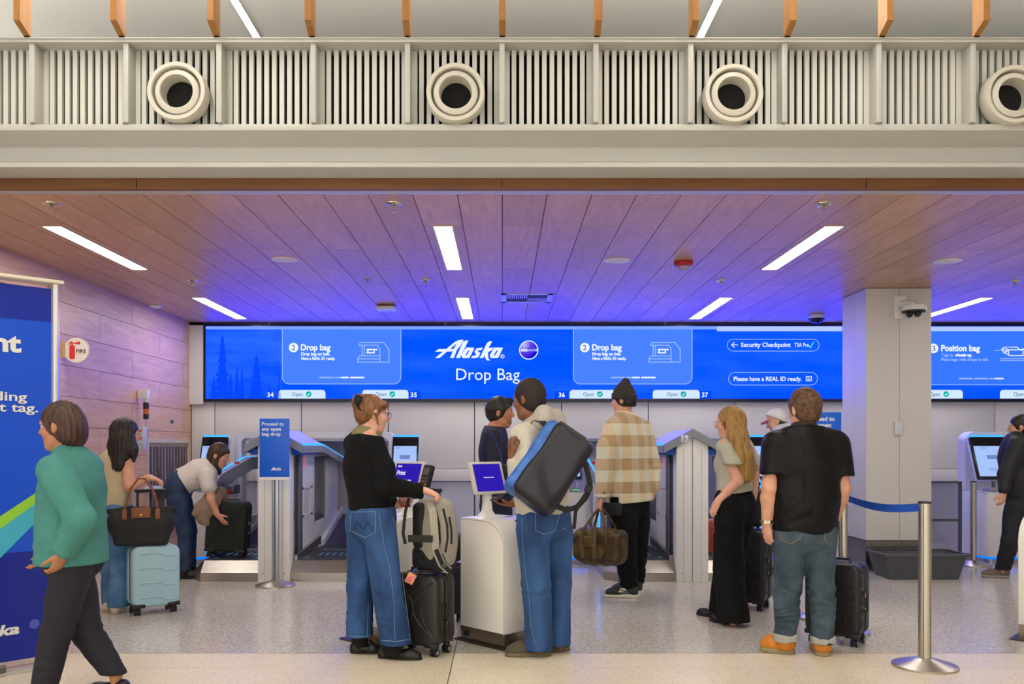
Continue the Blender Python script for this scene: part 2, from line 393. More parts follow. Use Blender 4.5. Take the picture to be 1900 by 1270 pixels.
# round jet nozzles
def nozzle():
    t = thing('jet_nozzle', 'x', 'air nozzle', (0, 0, 0), 0, 'round air nozzles in the grille')
    R90 = Matrix.Rotation(math.pi/2, 4, 'X')   # lathe z -> -y (towards the hall)
    MB().lathe([(.192, -.06), (.192, .03), (.188, .036), (.166, .036), (.161, .03), (.158, -.04), (.13, -.06)], 48, M=R90, cap=False).build('outer_ring', mat('nozzle_cream', 'c9c5b8', .4), t, smooth=True)
    MB().lathe([(.15, -.05), (.15, -.005), (.144, .018), (.12, .03), (.112, .031), (.108, .027), (.1, -.08)], 48, M=R90, cap=False).build('inner_cone', MATS['nozzle_cream'], t, smooth=True)
    MB().lathe([(.001, -.072), (.102, -.072)], 32, M=R90, cap=False).build('throat', dark_void, t)
    return t
nz = nozzle()
for i, (px, py, lab) in enumerate(((330, 172, 'leftmost round cream air nozzle in the ceiling grille'), (845.5, 174, 'round cream air nozzle in the grille above the airline wordmark'), (1360, 176, 'round cream air nozzle in the grille, third from the left'), (1879, 178, 'round cream air nozzle in the grille cut by the right edge'))):
    o = nz if i == 0 else copy_tree(nz); p = P(px, py, GF); o.location = p; o.scale = (.95, .95, .95); o['label'] = lab
# hall ceiling with recessed light strips, and its far wall above the bulkhead
HC = EYE+3.6
hs = structure(MB().box(-14, 14, -9, 9.2, HC, HC+.1).build('ceiling_hall', mat('hall_ceiling', 'dedbd2', .6)), 'white ceiling of the tall hall above the bulkhead')
structure(MB().box(-14, 14, 9.1, 9.2, CEIL+.3, HC).build('wall_hall', white_wall), 'white upper wall behind the bulkhead')
structure(MB().box(-14, -13.9, -9, 9.2, 0, HC).build('wall_hall_end', white_wall), 'white end wall of the hall')
strip_mat = emis('strip_light', (1, .95, .86), STRIP_E)
for k, x in enumerate((-2.155, 1.735)):
    t = tag(MB().box(x-.035, x+.035, -8.6, 8.8, HC-.014, HC-.001).build('strip_light', cream), ['slanting white light strip in the hall ceiling at upper left', 'slanting white light strip in the hall ceiling at upper right'][k], 'ceiling light', 'hall light strips')
    MB().box(x-.028, x+.028, -8.5, 8.7, HC-.016, HC-.0145).build('diffuser', strip_mat, t)

# ---- column with steel base
c0, c1, d0, d1 = XP(1607, 9.38), XP(1728, 9.38), 9.38, 10.03
colm = structure(MB().box(c0+.01, c1-.01, d0+.01, d1-.01, 0, CEIL-.01).build('column', seam), 'white clad square column with a steel base')
cl = mat('column_cladding', 'c9c5c1', .4, var=.01, vscale=2)
xm = XP(1668.5, 9.38); ym = (d0+d1)/2
for a, c in ((c0, xm-.002), (xm+.002, c1)):
    MB().box(a, c, d0, d0+.02, .335, CEIL-.006).build('cladding_panel', cl, colm)
    MB().box(a, c, d1-.02, d1, .335, CEIL-.006).build('cladding_panel', cl, colm)
    MB().box(a-.003, c+.001, d0-.004, d0+.02, 0, .325).build('base_plate', mat('dark_steel', '8d8986', .3, 1., var=.15, vscale=4, stretch=(40, 1, 1)), colm)
for a, c in ((d0+.021, ym-.002), (ym+.002, d1-.021)):
    for x in (c0, c1-.02):
        MB().box(x, x+.02, a, c, .335, CEIL-.006).build('cladding_panel', cl, colm)
for x in (c0-.004, c1-.016):
    MB().box(x, x+.02, d0+.02, d1, 0, .325).build('base_plate', MATS['dark_steel'], colm)

# ---- ceiling lamps
panel_e = emis('panel_light', (1, .97, .93), PANEL_E)
def panel_lamp(x, d, label):
    t = thing('ceiling_lamp', label, 'ceiling light', (x, d, CEIL), 0, 'linear lamps in the wood ceiling')
    W, L = .07, 1.645/2
    fr = MB(); fr.box(-W-.018, -W, -L, L, -.004, .02); fr.box(W, W+.018, -L, L, -.004, .02); fr.box(-W-.018, W+.018, -L-.018, -L, -.004, .02); fr.box(-W-.018, W+.018, L, L+.018, -.004, .02)
    fr.build('frame', mat('lamp_frame', 'c9b8a0', .5), t)
    MB().box(-W, W, -L, L, -.002, .004).build('diffuser', panel_e, t)
for k, x in enumerate((-3.525, -.465, 2.597, 5.62)):
    nm = ['nearest the maple wall', 'in line with the airline wordmark', 'left of the column', 'beyond the column'][k]
    panel_lamp(x, 6.745+.825, f'ceiling lamp in the front row, {nm}')  # rightmost front lamp is out of view, added for its light
    panel_lamp(x, 10.0+.825, f'ceiling lamp in the back row, {nm}')

# unseen uplight added on the bulkhead top to brighten the hall ceiling
t = tag(MB().box(-7.4, 9.0, 5.70, 5.80, 3.887, 3.90).build('cove_lamp', cream), 'long cove lamp lying on top of the cream bulkhead', 'ceiling light')
MB().box(-7.38, 8.98, 5.705, 5.795, 3.9005, 3.903).build('diffuser', emis('added_uplight_glow', (1, .965, .91), 32.0), t)
# ================================================================ VIDEO WALL
DD = 11.98
def dx(px): return XP(px, DD)
def dz(py): return ZP(py, DD)
E = DISPLAY_E
BLUE = (0.0, .098, 1.0)
vw = thing('video_wall', 'long blue video wall with bag drop instructions above the counters', 'display', (0, DD, dz(743)))
off = Vector((0, DD, dz(743)))
class DB_(MB):
    def build(s, name, mats, parent=None, **k):
        return MB.build(s, name, mats, parent, **k)
def dpart(mb, name, m): 
    o = mb.build(name, m, None); o.parent = vw; o.location = -off; return o
x0d, x1d = dx(378), 8.4
dpart(MB().box(x0d, x1d, DD, DD+.1, dz(746), dz(604)), 'housing', mat('display_black', '0a0f20', .3))
def screen_mat(name, c, c2, sc):
    m = emis(name, c, 1.0); nt = m.node_tree; em = [n for n in nt.nodes if n.type == 'EMISSION'][0]
    tc = nt.nodes.new('ShaderNodeTexCoord'); mp = nt.nodes.new('ShaderNodeMapping'); mp.inputs['Scale'].default_value = (.5, 1, 2.2)
    n = nt.nodes.new('ShaderNodeTexNoise'); n.inputs['Scale'].default_value = sc; n.inputs['Detail'].default_value = 5
    r = nt.nodes.new('ShaderNodeMapRange'); r.inputs[1].default_value = .4; r.inputs[2].default_value = .72
    mx = nt.nodes.new('ShaderNodeMix'); mx.data_type = 'RGBA'; mx.inputs[6].default_value = (*c, 1); mx.inputs[7].default_value = (*c2, 1)
    nt.links.new(tc.outputs['Object'], mp.inputs[0]); nt.links.new(mp.outputs[0], n.inputs['Vector']); nt.links.new(n.outputs['Fac'], r.inputs[0])
    nt.links.new(r.outputs[0], mx.inputs[0]); nt.links.new(mx.outputs[2], em.inputs[0]); return m
scr = screen_mat('screen_blue', (0, .088, E), (.012, .125, E), 1.6)
scr_sky = screen_mat('screen_sky', (.004, .09, E*.9), (.03, .16, E*.95), 2.2)
card = emis('screen_card', (.066, .225, E), 1.)
card_r = emis('screen_card_right', (.04, .19, E), 1.)
band = emis('screen_band', (.21, .38, E*.9), 1.)
white_e = emis('screen_white', (.86, .93, 1.15), 1.)
pale_e = emis('screen_pale', (.30, .47, 1.2), 1.)
tab_e = emis('screen_tab', (.66, .83, 1.05), 1.)
navy_e = emis('screen_ink', (.03, .07, .22), 1.)
num_e = emis('screen_number_blue', (0, .068, E*.85), 1.)
green_e = emis('screen_green', (.0, .45, .42), 1.)
tree_e = emis('screen_tree', (.002, .068, E*.62), 1.)
L1, L2, L3, L4 = DD-.004, DD-.006, DD-.008, DD-.010
dpart(MB().box(dx(382), x1d, DD-.002, DD, dz(740), dz(606)), 'screen', scr)
dpart(MB().box(dx(382.5), dx(523), L1, DD, dz(739.5), dz(612)), 'picture', scr_sky)
dpart(MB().box(dx(382), x1d, L1, DD, dz(611.5), dz(606)), 'light_band', band)
dpart(MB().box(dx(1330), dx(1562), L1-.0005, DD, dz(615), dz(606)), 'light_band', emis('screen_band_b', (.45, .60, E*.9), 1.))
# tree silhouettes in the picture
def tree(mb, cx, base, top, wd, seed):
    rr = random.Random(seed); L = []; R_ = []; n = 9
    for i in range(n):
        t = i/n; y = top+(base-top)*(i+.7)/n
        a = wd*(.12+.88*(i+1)/n)*rr.uniform(.7, 1.1)
        L += [(cx-a, y+3), (cx-a*.45, y+1)]; R_ += [(cx+a*rr.uniform(.8, 1.1), y+3), (cx+a*.45, y+1)]
    poly = [(cx, top)]+R_+[(cx+wd*.5, base), (cx-wd*.5, base)]+L[::-1]
    ctr = (cx, (base+top)/2)
    # build as horizontal strips to stay valid
    for i in range(0, len(R_)-1):
        q = [L[i], R_[i], R_[i+1], L[i+1]]
        mb.add([(dx(p[0]), L2, dz(p[1])) for p in q], [(0, 1, 2, 3)])
    mb.add([(dx(p[0]), L2, dz(p[1])) for p in ((cx, top), R_[0], L[0])], [(0, 1, 2)])
tm = MB()
tree(tm, 413, 739, 620, 19, 1); tree(tm, 476, 739, 659, 17, 2); tree(tm, 440, 739, 678, 8, 3); tree(tm, 428, 739, 690, 9, 4); tree(tm, 449, 739, 683, 7, 5); tree(tm, 518, 739, 690, 5, 6); tree(tm, 500, 739, 712, 8, 7); tree(tm, 397, 739, 700, 10, 8)
dpart(tm, 'tree_picture', tree_e)
def dtext(body, px, py, pw, size_px, m, bold=0., shear=0., lay=L4, parent=None):
    o = text(body, (dx(px), lay, dz(py)), size_px*DD/F, m, None, fit=pw*DD/F if pw else None, bold=bold, shear=shear, ext=.0006)
    o.parent = vw; o.location = -off; return o
def dpoly(name, pts, m, lay, th=.0015):
    mb = MB(); mb.prism([(dx(p[0]), dz(p[1])) for p in pts], lay, lay+th, 'y'); return dpart(mb, name, m)
def dstroke(name, strokes, m, wpx, lay):
    mb = MB()
    for st in strokes:
        closed = st[0] == 'c'; pts = st[1] if closed else st
        stroke(mb, [(dx(p[0]), dz(p[1])) for p in pts], wpx*DD/F, lay, closed)
    return dpart(mb, name, m)
def disc(px, py, r, n=28): return [(px+r*math.cos(2*math.pi*i/n), py+r*math.sin(2*math.pi*i/n)) for i in range(n)]
def arc(cx, cy, r, a0, a1, n=8): return [(cx+r*math.cos(math.radians(a0+(a1-a0)*i/n)), cy+r*math.sin(math.radians(a0+(a1-a0)*i/n))) for i in range(n+1)]
B1 = .004
def card_at(ox):
    a, c, t, bt, r = 524+ox, 744+ox, 611.5, 713, 13
    out = [(a, t)]+arc(a+r, bt-r, r, 180, 90)+arc(c-r, bt-r, r, 90, 0)+[(c, t)]
    dpoly('instruction_card', out, card, L2)
    dstroke('card_outline', [out], pale_e, 1.6, L3)
    dpoly('number_disc', disc(545+ox, 645.5, 8.8), white_e, L3)
    dtext('2', 541.6+ox, 650.3, 6.4, 14, navy_e)
    dtext('Drop bag', 558.5+ox, 650.5, 55, 16, white_e, B1)
    dtext('Drop bag on belt.', 559+ox, 659.8, 53.5, 7.6, white_e, B1*.6)
    dtext('Have a REAL ID ready.', 559+ox, 668.2, 63, 7.6, white_e, B1*.6)
    q = lambda l: [(640+ox+x/12.7, 620+y/12.7) for x, y in l]
    dstroke('machine_icon', [q([(338, 268), (370, 203), (915, 203), (1040, 370), (1040, 667), (305, 667), (305, 580), (350, 520), (820, 520)]), q([(330, 268), (765, 268), (825, 355), (825, 667)]), q([(405, 268), (405, 520)]), q([(458, 268), (458, 520)]), q([(310, 590), (820, 590)])], pale_e, 1.9, L3)
    dstroke('bag_icon', [q([(510, 385), (545, 370), (690, 370), (765, 370)]), q([(545, 370), (545, 445), (690, 445), (690, 370)]), q([(510, 440), (550, 440)])], white_e, 2.4, L4)
    for x0, x1, m in ((593, 619, pale_e), (621, 633, pale_e), (633, 647, white_e), (649.5, 676, white_e)):
        dpoly('progress_bar', [(x0+ox, 699.6), (x1+ox, 699.6), (x1+ox, 702.4), (x0+ox, 702.4)], m, L3)
card_at(0); card_at(540)
def gate_tab(x0, x1, num, nx, tx):
    t, bt, r = 724, 740, 6
    if num: dpoly('number_plate', [(nx-7, 726), (nx+18, 726), (nx+18, 740), (nx-7, 740)], num_e, L1)
    dpoly('gate_tab', [(x0, bt)]+[(x0, t+r)]+arc(x0+r, t+r, r, 180, 270)+arc(x1-r, t+r, r, 270, 360)+[(x1, bt)], tab_e, L2)
    dtext('Open', tx, 735.6, 20, 10.6, navy_e)
    dpoly('check_disc', disc(tx+31, 731.8, 5.3), green_e, L3)
    dstroke('check_mark', [[(tx+28.4, 732), (tx+30.3, 734), (tx+33.8, 729.8)]], white_e, 1.2, L4)
    if num: dtext(num, nx, 737.2, 11.5, 12, white_e, B1*.4)
gate_tab(517, 604, '34', 496.5, 542); gate_tab(672, 758, '35', 762, 697); gate_tab(1057, 1144, '36', 1036.5, 1082); gate_tab(1211, 1298, '37', 1302, 1237)
gate_tab(1690, 1786, None, 0, 1724); gate_tab(1855, 1941, None, 0, 1880)
dtext('Drop Bag', 846.5, 705.6, 118, 31, white_e, .0)
# airline wordmark traced as flat shapes (pixels of an 8.64x enlargement)
q = lambda l: [(790+x/8.636, 615+y/8.636) for x, y in l]
for poly in ([(150, 430), (470, 170), (530, 142), (605, 137), (585, 180), (500, 190), (222, 428)],
             [(500, 190), (605, 137), (560, 230), (500, 300), (450, 428), (392, 430), (440, 300)],
             [(150, 330), (200, 288), (450, 285), (420, 325)],
             [(484, 430), (600, 165), (640, 150), (684, 150), (545, 430)],
             [(570, 385), (625, 290), (680, 262), (705, 300), (680, 310), (632, 385), (645, 392), (690, 350), (690, 400), (650, 432), (585, 430)],
             [(640, 262), (778, 265), (765, 300), (700, 430), (640, 430), (700, 305), (660, 305)],
             [(780, 330), (815, 275), (915, 262), (895, 302), (845, 305), (835, 325)],
             [(780, 330), (835, 322), (872, 345), (850, 400), (800, 365)],
             [(727, 430), (752, 392), (800, 392), (815, 362), (868, 360), (850, 410), (800, 432)],
             [(862, 432), (975, 200), (1010, 165), (1065, 160), (1040, 210), (920, 430)],
             [(950, 340), (1010, 270), (1090, 262), (1065, 300), (1000, 335)],
             [(945, 335), (998, 325), (1000, 430), (1030, 470), (985, 470), (950, 430)],
             [(1025, 385), (1080, 290), (1135, 262), (1160, 300), (1135, 310), (1087, 385), (1100, 392), (1145, 350), (1145, 400), (1105, 432), (1040, 430)],
             [(1095, 262), (1236, 265), (1222, 300), (1160, 430), (1098, 430), (1158, 305), (1120, 305)]):
    dpoly('wordmark_stroke', q(poly), white_e, L3)
dstroke('registered_ring', [('c', q([(1230+28*math.cos(a*.5236), 405+28*math.sin(a*.5236)) for a in range(12)]))], white_e, 1.1, L3)
dtext('R', 931.2, 663.4, 2.8, 4.4, white_e)
dpoly('globe_ring', disc(981, 650, 17.8, 40), white_e, L2)
gm = emis('globe_indigo', (.02, .01, .55), 1.); nt = gm.node_tree; em = [n for n in nt.nodes if n.type == 'EMISSION'][0]
tc = nt.nodes.new('ShaderNodeTexCoord'); sp = nt.nodes.new('ShaderNodeVectorMath'); sp.operation = 'DISTANCE'; sp.inputs[1].default_value = (dx(972), DD, dz(640))
cr = nt.nodes.new('ShaderNodeValToRGB'); cr.color_ramp.elements[0].color = (.55, .55, 1.1, 1); cr.color_ramp.elements[1].color = (.005, .0, .75, 1); cr.color_ramp.elements[1].position = .2
e = cr.color_ramp.elements.new(.09); e.color = (.13, .06, .8, 1)
nt.links.new(tc.outputs['Object'], sp.inputs[0]); nt.links.new(sp.outputs['Value'], cr.inputs[0]); nt.links.new(cr.outputs[0], em.inputs[0])
dpoly('globe_badge', disc(981, 650, 16, 40), gm, L3)
dtext('one', 966, 652.4, 12.6, 8, white_e, B1*.7); dtext('world', 979, 652.4, 17, 7.4, white_e)
# checkpoint pills
def pill(x0, x1, y0, y1):
    r = (y1-y0)/2; pts = arc(x0+r, y0+r, r, 90, 270)+arc(x1-r, y0+r, r, -90, 90); dstroke('pill_outline', [('c', pts)], pale_e, 1.2, L3)
pill(1349, 1519.5, 630, 652); pill(1351.5, 1516.5, 691.5, 715)
dstroke('arrow', [[(1357.5, 640.5), (1369, 640.5)], [(1362.5, 635.5), (1357.2, 640.5), (1362.5, 645.5)]], white_e, 1.5, L3)
dtext('Security Checkpoint', 1374.5, 644.2, 92, 11.5, white_e, B1*.5)
dtext('TSA Pre', 1473.5, 644, 26.5, 10.5, white_e, B1*.2)
dstroke('check_mark', [[(1500, 641), (1503, 645.5), (1509.5, 635)]], emis('screen_mint', (.05, .85, .55), 1.), 1.8, L3)
dtext('Please have a REAL ID ready.', 1361, 707.4, 126, 11.5, white_e, B1*.5)
dstroke('id_card_icon', [('c', [(1495.5, 698.8), (1505.5, 698.8), (1505.5, 707.3), (1495.5, 707.3)]), [(1497.5, 705), (1503.5, 705)], [(1501.5, 702), (1503.8, 702)]], white_e, 1.1, L3)
dpoly('id_card_head', disc(1499, 701.8, 1.3, 10), white_e, L3)
# right-hand card
rq = lambda l: [(1720+x/7.94, 600+y/7.94) for x, y in l]
dpoly('instruction_card', [(1690, 615), (2050, 615), (2050, 714.5), (1690, 714.5)], card_r, L2)
dpoly('card_outline', [(1690, 714), (2050, 714), (2050, 715.2), (1690, 715.2)], pale_e, L3)
dpoly('light_band', [(1690, 607.5), (2050, 607.5), (2050, 615), (1690, 615)], MATS['screen_band_b'], L2)
dpoly('number_disc', disc(1731.5, 647, 9), white_e, L3); dtext('3', 1728.4, 652, 6.5, 14, navy_e)
dtext('Position bag', 1745.5, 652, 72, 16, white_e, B1)
dtext('Tags in,', 1746, 661.8, 23, 7.6, pale_e, B1*.4); dtext('wheels up.', 1771, 661.8, 32, 7.6, white_e, B1*.7)
dtext('Place bags with straps in tub.', 1745.5, 670, 88.5, 7.6, pale_e, B1*.4)
for x0, x1, m in ((1778.5, 1804.5, pale_e), (1807, 1833, pale_e), (1835.5, 1846, pale_e), (1846, 1861.5, white_e)):
    dpoly('progress_bar', [(x0, 701.6), (x1, 701.6), (x1, 704.4), (x0, 704.4)], m, L3)
dstroke('bag_icon', [rq([(985, 402), (1095, 402)]), rq([(1075, 524), (1560, 524)]), rq([(1075, 552), (1560, 552)])], pale_e, 1.6, L3)
dstroke('bag_icon', [rq([(1200, 395), (1120, 355), (1320, 355), (1365, 395), (1560, 340)]), ('c', rq([(1200, 395), (1410, 395), (1410, 480), (1210, 480), (1195, 465)])), rq([(1100, 395), (1125, 435), (1200, 470)]), ('c', rq([(1160+16*math.cos(a), 412+16*math.sin(a)) for a in np.arange(0, 6.28, .7)])), ('c', rq([(1110+14*math.cos(a), 388+14*math.sin(a)) for a in np.arange(0, 6.28, .7)]))], white_e, 1.6, L4)
# ================================================================ BAG DROP COUNTERS
grey_band = mat('grey_band', '84878f', .35)
dk_grey = mat('dark_grey_metal', '5d5f68', .35, .3)
lav_white = mat('lavender_white', 'd9d8dc', .3)
belt_m = mat('belt_rubber', '3a3844', .5, var=.06, vscale=30)
glass_m = mat('clear_glass', 'e8ecf2', .03, trans=1., alpha=.35, ior=1.1)
led_m = emis('led_cyan', (.05, .45, 1.4), 1.3)
led_b = emis('led_blue', (.0, .16, 1.3), 1.6)
green_mark = emis('green_marker', (.02, .5, .3), .6)
blue_glow = emis('belt_glow_blue', (.15, .35, .75), .5)  # belt symbols and corner markers made to glow, though they are no lamps
tablet_blue = emis('tablet_indigo', (.03, .012, .42), 1.)
tablet_white = emis('tablet_white', (.9, .93, 1), 1.)
red_p = mat('red_plastic', 'c8202a', .4)

def bag_drop_pair(u0, label, wings=(True, True)):
    t = thing('bag_drop_station', label, 'bag drop machine', (u0, 8.63, 0), 0, 'twin bag drop stations')
    Y = -8.63
    def bd(mb, name, m, **k):
        mb.v = [(v[0], v[1]+Y, v[2]) for v in mb.v]; return mb.build(name, m, t, **k)
    for s in (-1, 1):
        if not wings[0 if s < 0 else 1]: continue
        def X(a, b): return (min(a*s, b*s), max(a*s, b*s))
        # platform
        o = .86*s; i = .16*s; c = .74*s
        def ring(k, z):
            return [(i, 8.63+k, z), (c, 8.63+k, z), (o-k*s*.9, 8.78+k*.3, z), (o-k*s*.9, 10.3, z), (i, 10.3, z)]
        p = MB(); p.loft([ring(0, 0), ring(0, .088), ring(.11, .2)]); bd(p, 'steel_platform', steel)
        a, b = X(.2, .76)
        bl = bd(MB().box(a, b, 8.80, 10.12, .2, .206), 'flat_belt', belt_m)
        for k in range(5):
            xa, xb = X(.34+k*.07, .352+k*.07); bd(MB().box(xa, xb, 9.1, 9.32, .206, .2068), 'belt_symbol', blue_glow)
        for (x0, x1, y0, y1) in ((.28, .72, 9.62, 9.635), (.25, .29, 8.9, 8.915), (.25, .258, 8.9, 9.0), (.66, .7, 8.9, 8.915)):
            xa, xb = X(x0, x1); bd(MB().box(xa, xb, y0, y1, .206, .2068), 'corner_marker', green_mark)
        pr = MB(); pr.prism([(10.12, .2), (11.3, .47), (11.3, .4), (10.12, .12)], *X(.2, .76), 'x'); bd(pr, 'sloping_belt', mat('belt_slope', '4b4866', .5))
        pr = MB(); pr.prism([(10.08, .2), (11.3, .49), (11.3, .56), (10.08, .27)], *X(.16, .2), 'x'); bd(pr, 'guide_rail', lav_white)
        pr = MB(); pr.prism([(10.08, .2), (11.3, .49), (11.3, .56), (10.08, .27)], *X(.76, .80), 'x'); bd(pr, 'guide_rail', lav_white)
        # divider side
        bd(MB().box(*X(.12, .175), 8.98, 9.09, .2, 1.32), 'frame_post', dk_grey, bevel=.004)
        fr = MB(); fr.box(*X(.13, .165), 9.09, 9.62, .9, 1.32); fr.box(*X(.13, .165), 9.09, 9.62, .2, .62); fr.box(*X(.13, .165), 9.09, 9.2, .6, .92)
        fr.box(*X(.13, .165), 9.52, 9.62, .6, .92); bd(fr, 'side_panel', lav_white)
        bd(MB().box(*X(.14, .15), 9.2, 9.52, .62, .9), 'panel_inset', mat('panel_inset', 'c4c3cf', .3))
        fr = MB(); fr.box(*X(.13, .165), 9.64, 11.1, .2, .5); fr.box(*X(.13, .165), 9.64, 9.7, .5, 1.3); fr.box(*X(.13, .165), 10.4, 11.1, .5, 1.2); fr.box(*X(.13, .165), 9.7, 10.4, 1.24, 1.3)
        bd(fr, 'window_frame', lav_white)
        bd(MB().box(*X(.142, .152), 9.7, 10.4, .5, 1.24), 'side_window', glass_m)
        bd(MB().box(*X(.142, .150), 8.78, 8.98, .2, 1.3), 'side_window', glass_m)
        pr = MB(); pr.prism([(8.76, .2), (9.9, .24), (9.9, .33), (8.76, .25)], *X(.165, .2), 'x'); bd(pr, 'foot_rail', steel)
        bd(MB().box(*X(.165, .171), 9.2, 9.26, 1.13, 1.24), 'indicator', mat('indicator_red', 'e2a9a4', .4, emit='ff6050', estr=.25), bevel=.002)
        # gable roof half
        def sect(y, dz):
            a_, e_ = 1.53-dz, 1.375-dz
            return [(0, y, a_), (.285*s, y, e_), (.285*s, y, e_-.03), (0, y, a_-.05)]
        p = MB(); p.loft([sect(8.62, .004), sect(9.64, .004), sect(11.12, .19)]); bd(p, 'roof_shell', lav_white)
        p = MB(); p.loft([[(0, y, 1.53), (.285*s, y, 1.375), (.285*s, y, 1.292), (0, y, 1.447)] for y in (8.565, 8.63)]); bd(p, 'roof_front', grey_band)
        p = MB(); p.loft([[(.262*s, y, 1.368-d), (.29*s, y, 1.358-d), (.29*s, y, 1.29-d), (.262*s, y, 1.29-d)] for y, d in ((8.63, 0), (9.64, 0), (11.12, .19))]); bd(p, 'eave', grey_band)
        p = MB(); p.loft([[(.268*s, y, 1.387-d), (.291*s, y, 1.375-d), (.291*s, y, 1.367-d), (.268*s, y, 1.38-d)] for y, d in ((8.64, 0), (9.64, 0), (11.12, .19))]); bd(p, 'eave_light', led_m)
        bd(MB().box(*X(.17, .25), 8.66, 9.5, 1.27, 1.33), 'blue_cover', mat('blue_cover', '1557c8', .5))
        # front post: sloped top
        p = MB(); p.prism([(.004*s, 0), (.158*s, 0), (.158*s, 1.37), (.004*s, 1.455)], 8.60, 8.78, 'y'); bd(p, 'white_post', white_plastic, bevel=.004)
        g = MB(); g.box(*X(.088, .091), 8.5985, 8.6, .0, 1.33); bd(g, 'post_groove', mat('groove', '9a9a98', .6))
        sc_ = MB(); sc_.lathe([(.005, 0), (.005, .003)], 10, M=Matrix.Translation((.105*s, 8.6, .09)) @ Matrix.Rotation(math.pi/2, 4, 'X')); bd(sc_, 'screw', dk_grey)
        # outer wing: a rounded frame that rises to the back, with a glass pane
        oc = [(9.2, .2), (9.2, .86), (9.215, .92), (9.25, .97), (9.31, 1.015), (9.4, 1.05), (10.55, 1.225), (11.0, 1.225)]
        ic_ = [(9.36, .2), (9.36, .84), (9.365, .86), (9.38, .875), (9.40, .89), (9.44, .90), (10.55, 1.07), (11.0, 1.07)]
        xa, xb = X(.78, .87)
        p = MB()
        for k in range(len(oc)-1):
            p.add([(x, q[0], q[1]) for x in (xa, xb) for q in (oc[k], oc[k+1], ic_[k+1], ic_[k])], [(0,1,2,3),(7,6,5,4),(0,4,5,1),(1,5,6,2),(2,6,7,3),(3,7,4,0)])
        bd(p, 'wing_frame', grey_band, smooth=True)
        p = MB()
        for k in range(len(oc)-1):
            x1, x2 = X(.855, .88)
            e = [(oc[k][0]-.006, oc[k][1]+.006), (oc[k+1][0]-.006, oc[k+1][1]+.006)]
            p.add([(x, q[0], q[1]) for x in (x1, x2) for q in (e[0], e[1], oc[k+1], oc[k])], [(0,1,2,3),(7,6,5,4),(0,4,5,1),(1,5,6,2),(2,6,7,3),(3,7,4,0)])
        bd(p, 'wing_light', led_m)
        bd(MB().box(*X(.82, .83), 9.38, 10.9, .2, 1.1), 'wing_glass', glass_m)
        fr = MB(); fr.box(*X(.79, .86), 9.36, 10.9, .18, .5); fr.box(*X(.8, .85), 9.9, 9.96, .5, 1.0); bd(fr, 'wing_base', lav_white)
        # scanner and emergency stop on the wing
        bd(MB().box(*X(.66, .78), 9.44, 9.68, .83, .93, M=None), 'scanner', dk_grey, bevel=.01)
        bd(MB().box(*X(.68, .76), 9.43, 9.44, .845, .875), 'scanner_window', red_p)
        e = MB(); e.lathe([(.028, 0), (.034, .01), (.034, .03), (.02, .045)], 16, M=Matrix.Translation((.83*s, 10.1, 1.135))); bd(e, 'stop_button', red_p, smooth=True)
    # portal frame over both belts
    o_ = rrect(-.98, .98, -.6, 1.535, .12, 8); i_ = rrect(-.895, .895, -.7, 1.455, .06, 8)
    po = [p for p in o_ if p[1] > 0]; pi_ = [p for p in i_ if p[1] > 0]
    po = [(.98, .0)]+po+[(-.98, .0)]; pi_ = [(.895, .0)]+pi_+[(-.895, .0)]
    p = MB()
    for k in range(len(po)-1):
        p.add([(q[0], y, q[1]) for y in (10.5, 10.68) for q in (po[k], po[k+1], pi_[k+1], pi_[k])], [(0,1,2,3),(7,6,5,4),(0,4,5,1),(1,5,6,2),(2,6,7,3),(3,7,4,0)])
    bd(p, 'portal_frame', lav_white, smooth=True)
    if not any(wings): return t
    bd(MB().box(-.9, .9, 11.3, 11.34, .3, 1.43), 'tunnel_back', mat('tunnel_grey', 'a9a8b4', .4))
    bd(MB().box(-.9, .9, 10.6, 11.34, 1.42, 1.45), 'tunnel_roof', lav_white)
    if u0 > 0 and u0 < 5:
        s_ = MB().cbox((-.085, 8.562, 1.435), (.07, .004, .07)); bd(s_, 'access_sign', mat('sign_white', 'dfe2e6', .4))
        k = MB(); stroke(k, [(-.092, 1.455), (-.092, 1.43), (-.075, 1.43), (-.068, 1.412)], .007, 8.558); stroke(k, [(-.1, 1.43), (-.105, 1.418), (-.097, 1.408), (-.085, 1.412)], .006, 8.558); k.lathe([(.005, 0), (.005, .002)], 10, M=Matrix.Translation((-.092, 8.559, 1.463)) @ Matrix.Rotation(math.pi/2, 4, 'X'))
        bd(k, 'access_symbol', mat('ink', '2a2c33', .6))
    return t
bag_drop_pair(-2.28, 'white twin bag drop station left of the check-in kiosks, nearest the maple wall')
bag_drop_pair(1.897, 'white twin bag drop station with a wheelchair symbol, behind the man in plaid')
bag_drop_pair(6.62, 'white bag drop station with arched frame right of the column', (False, False))

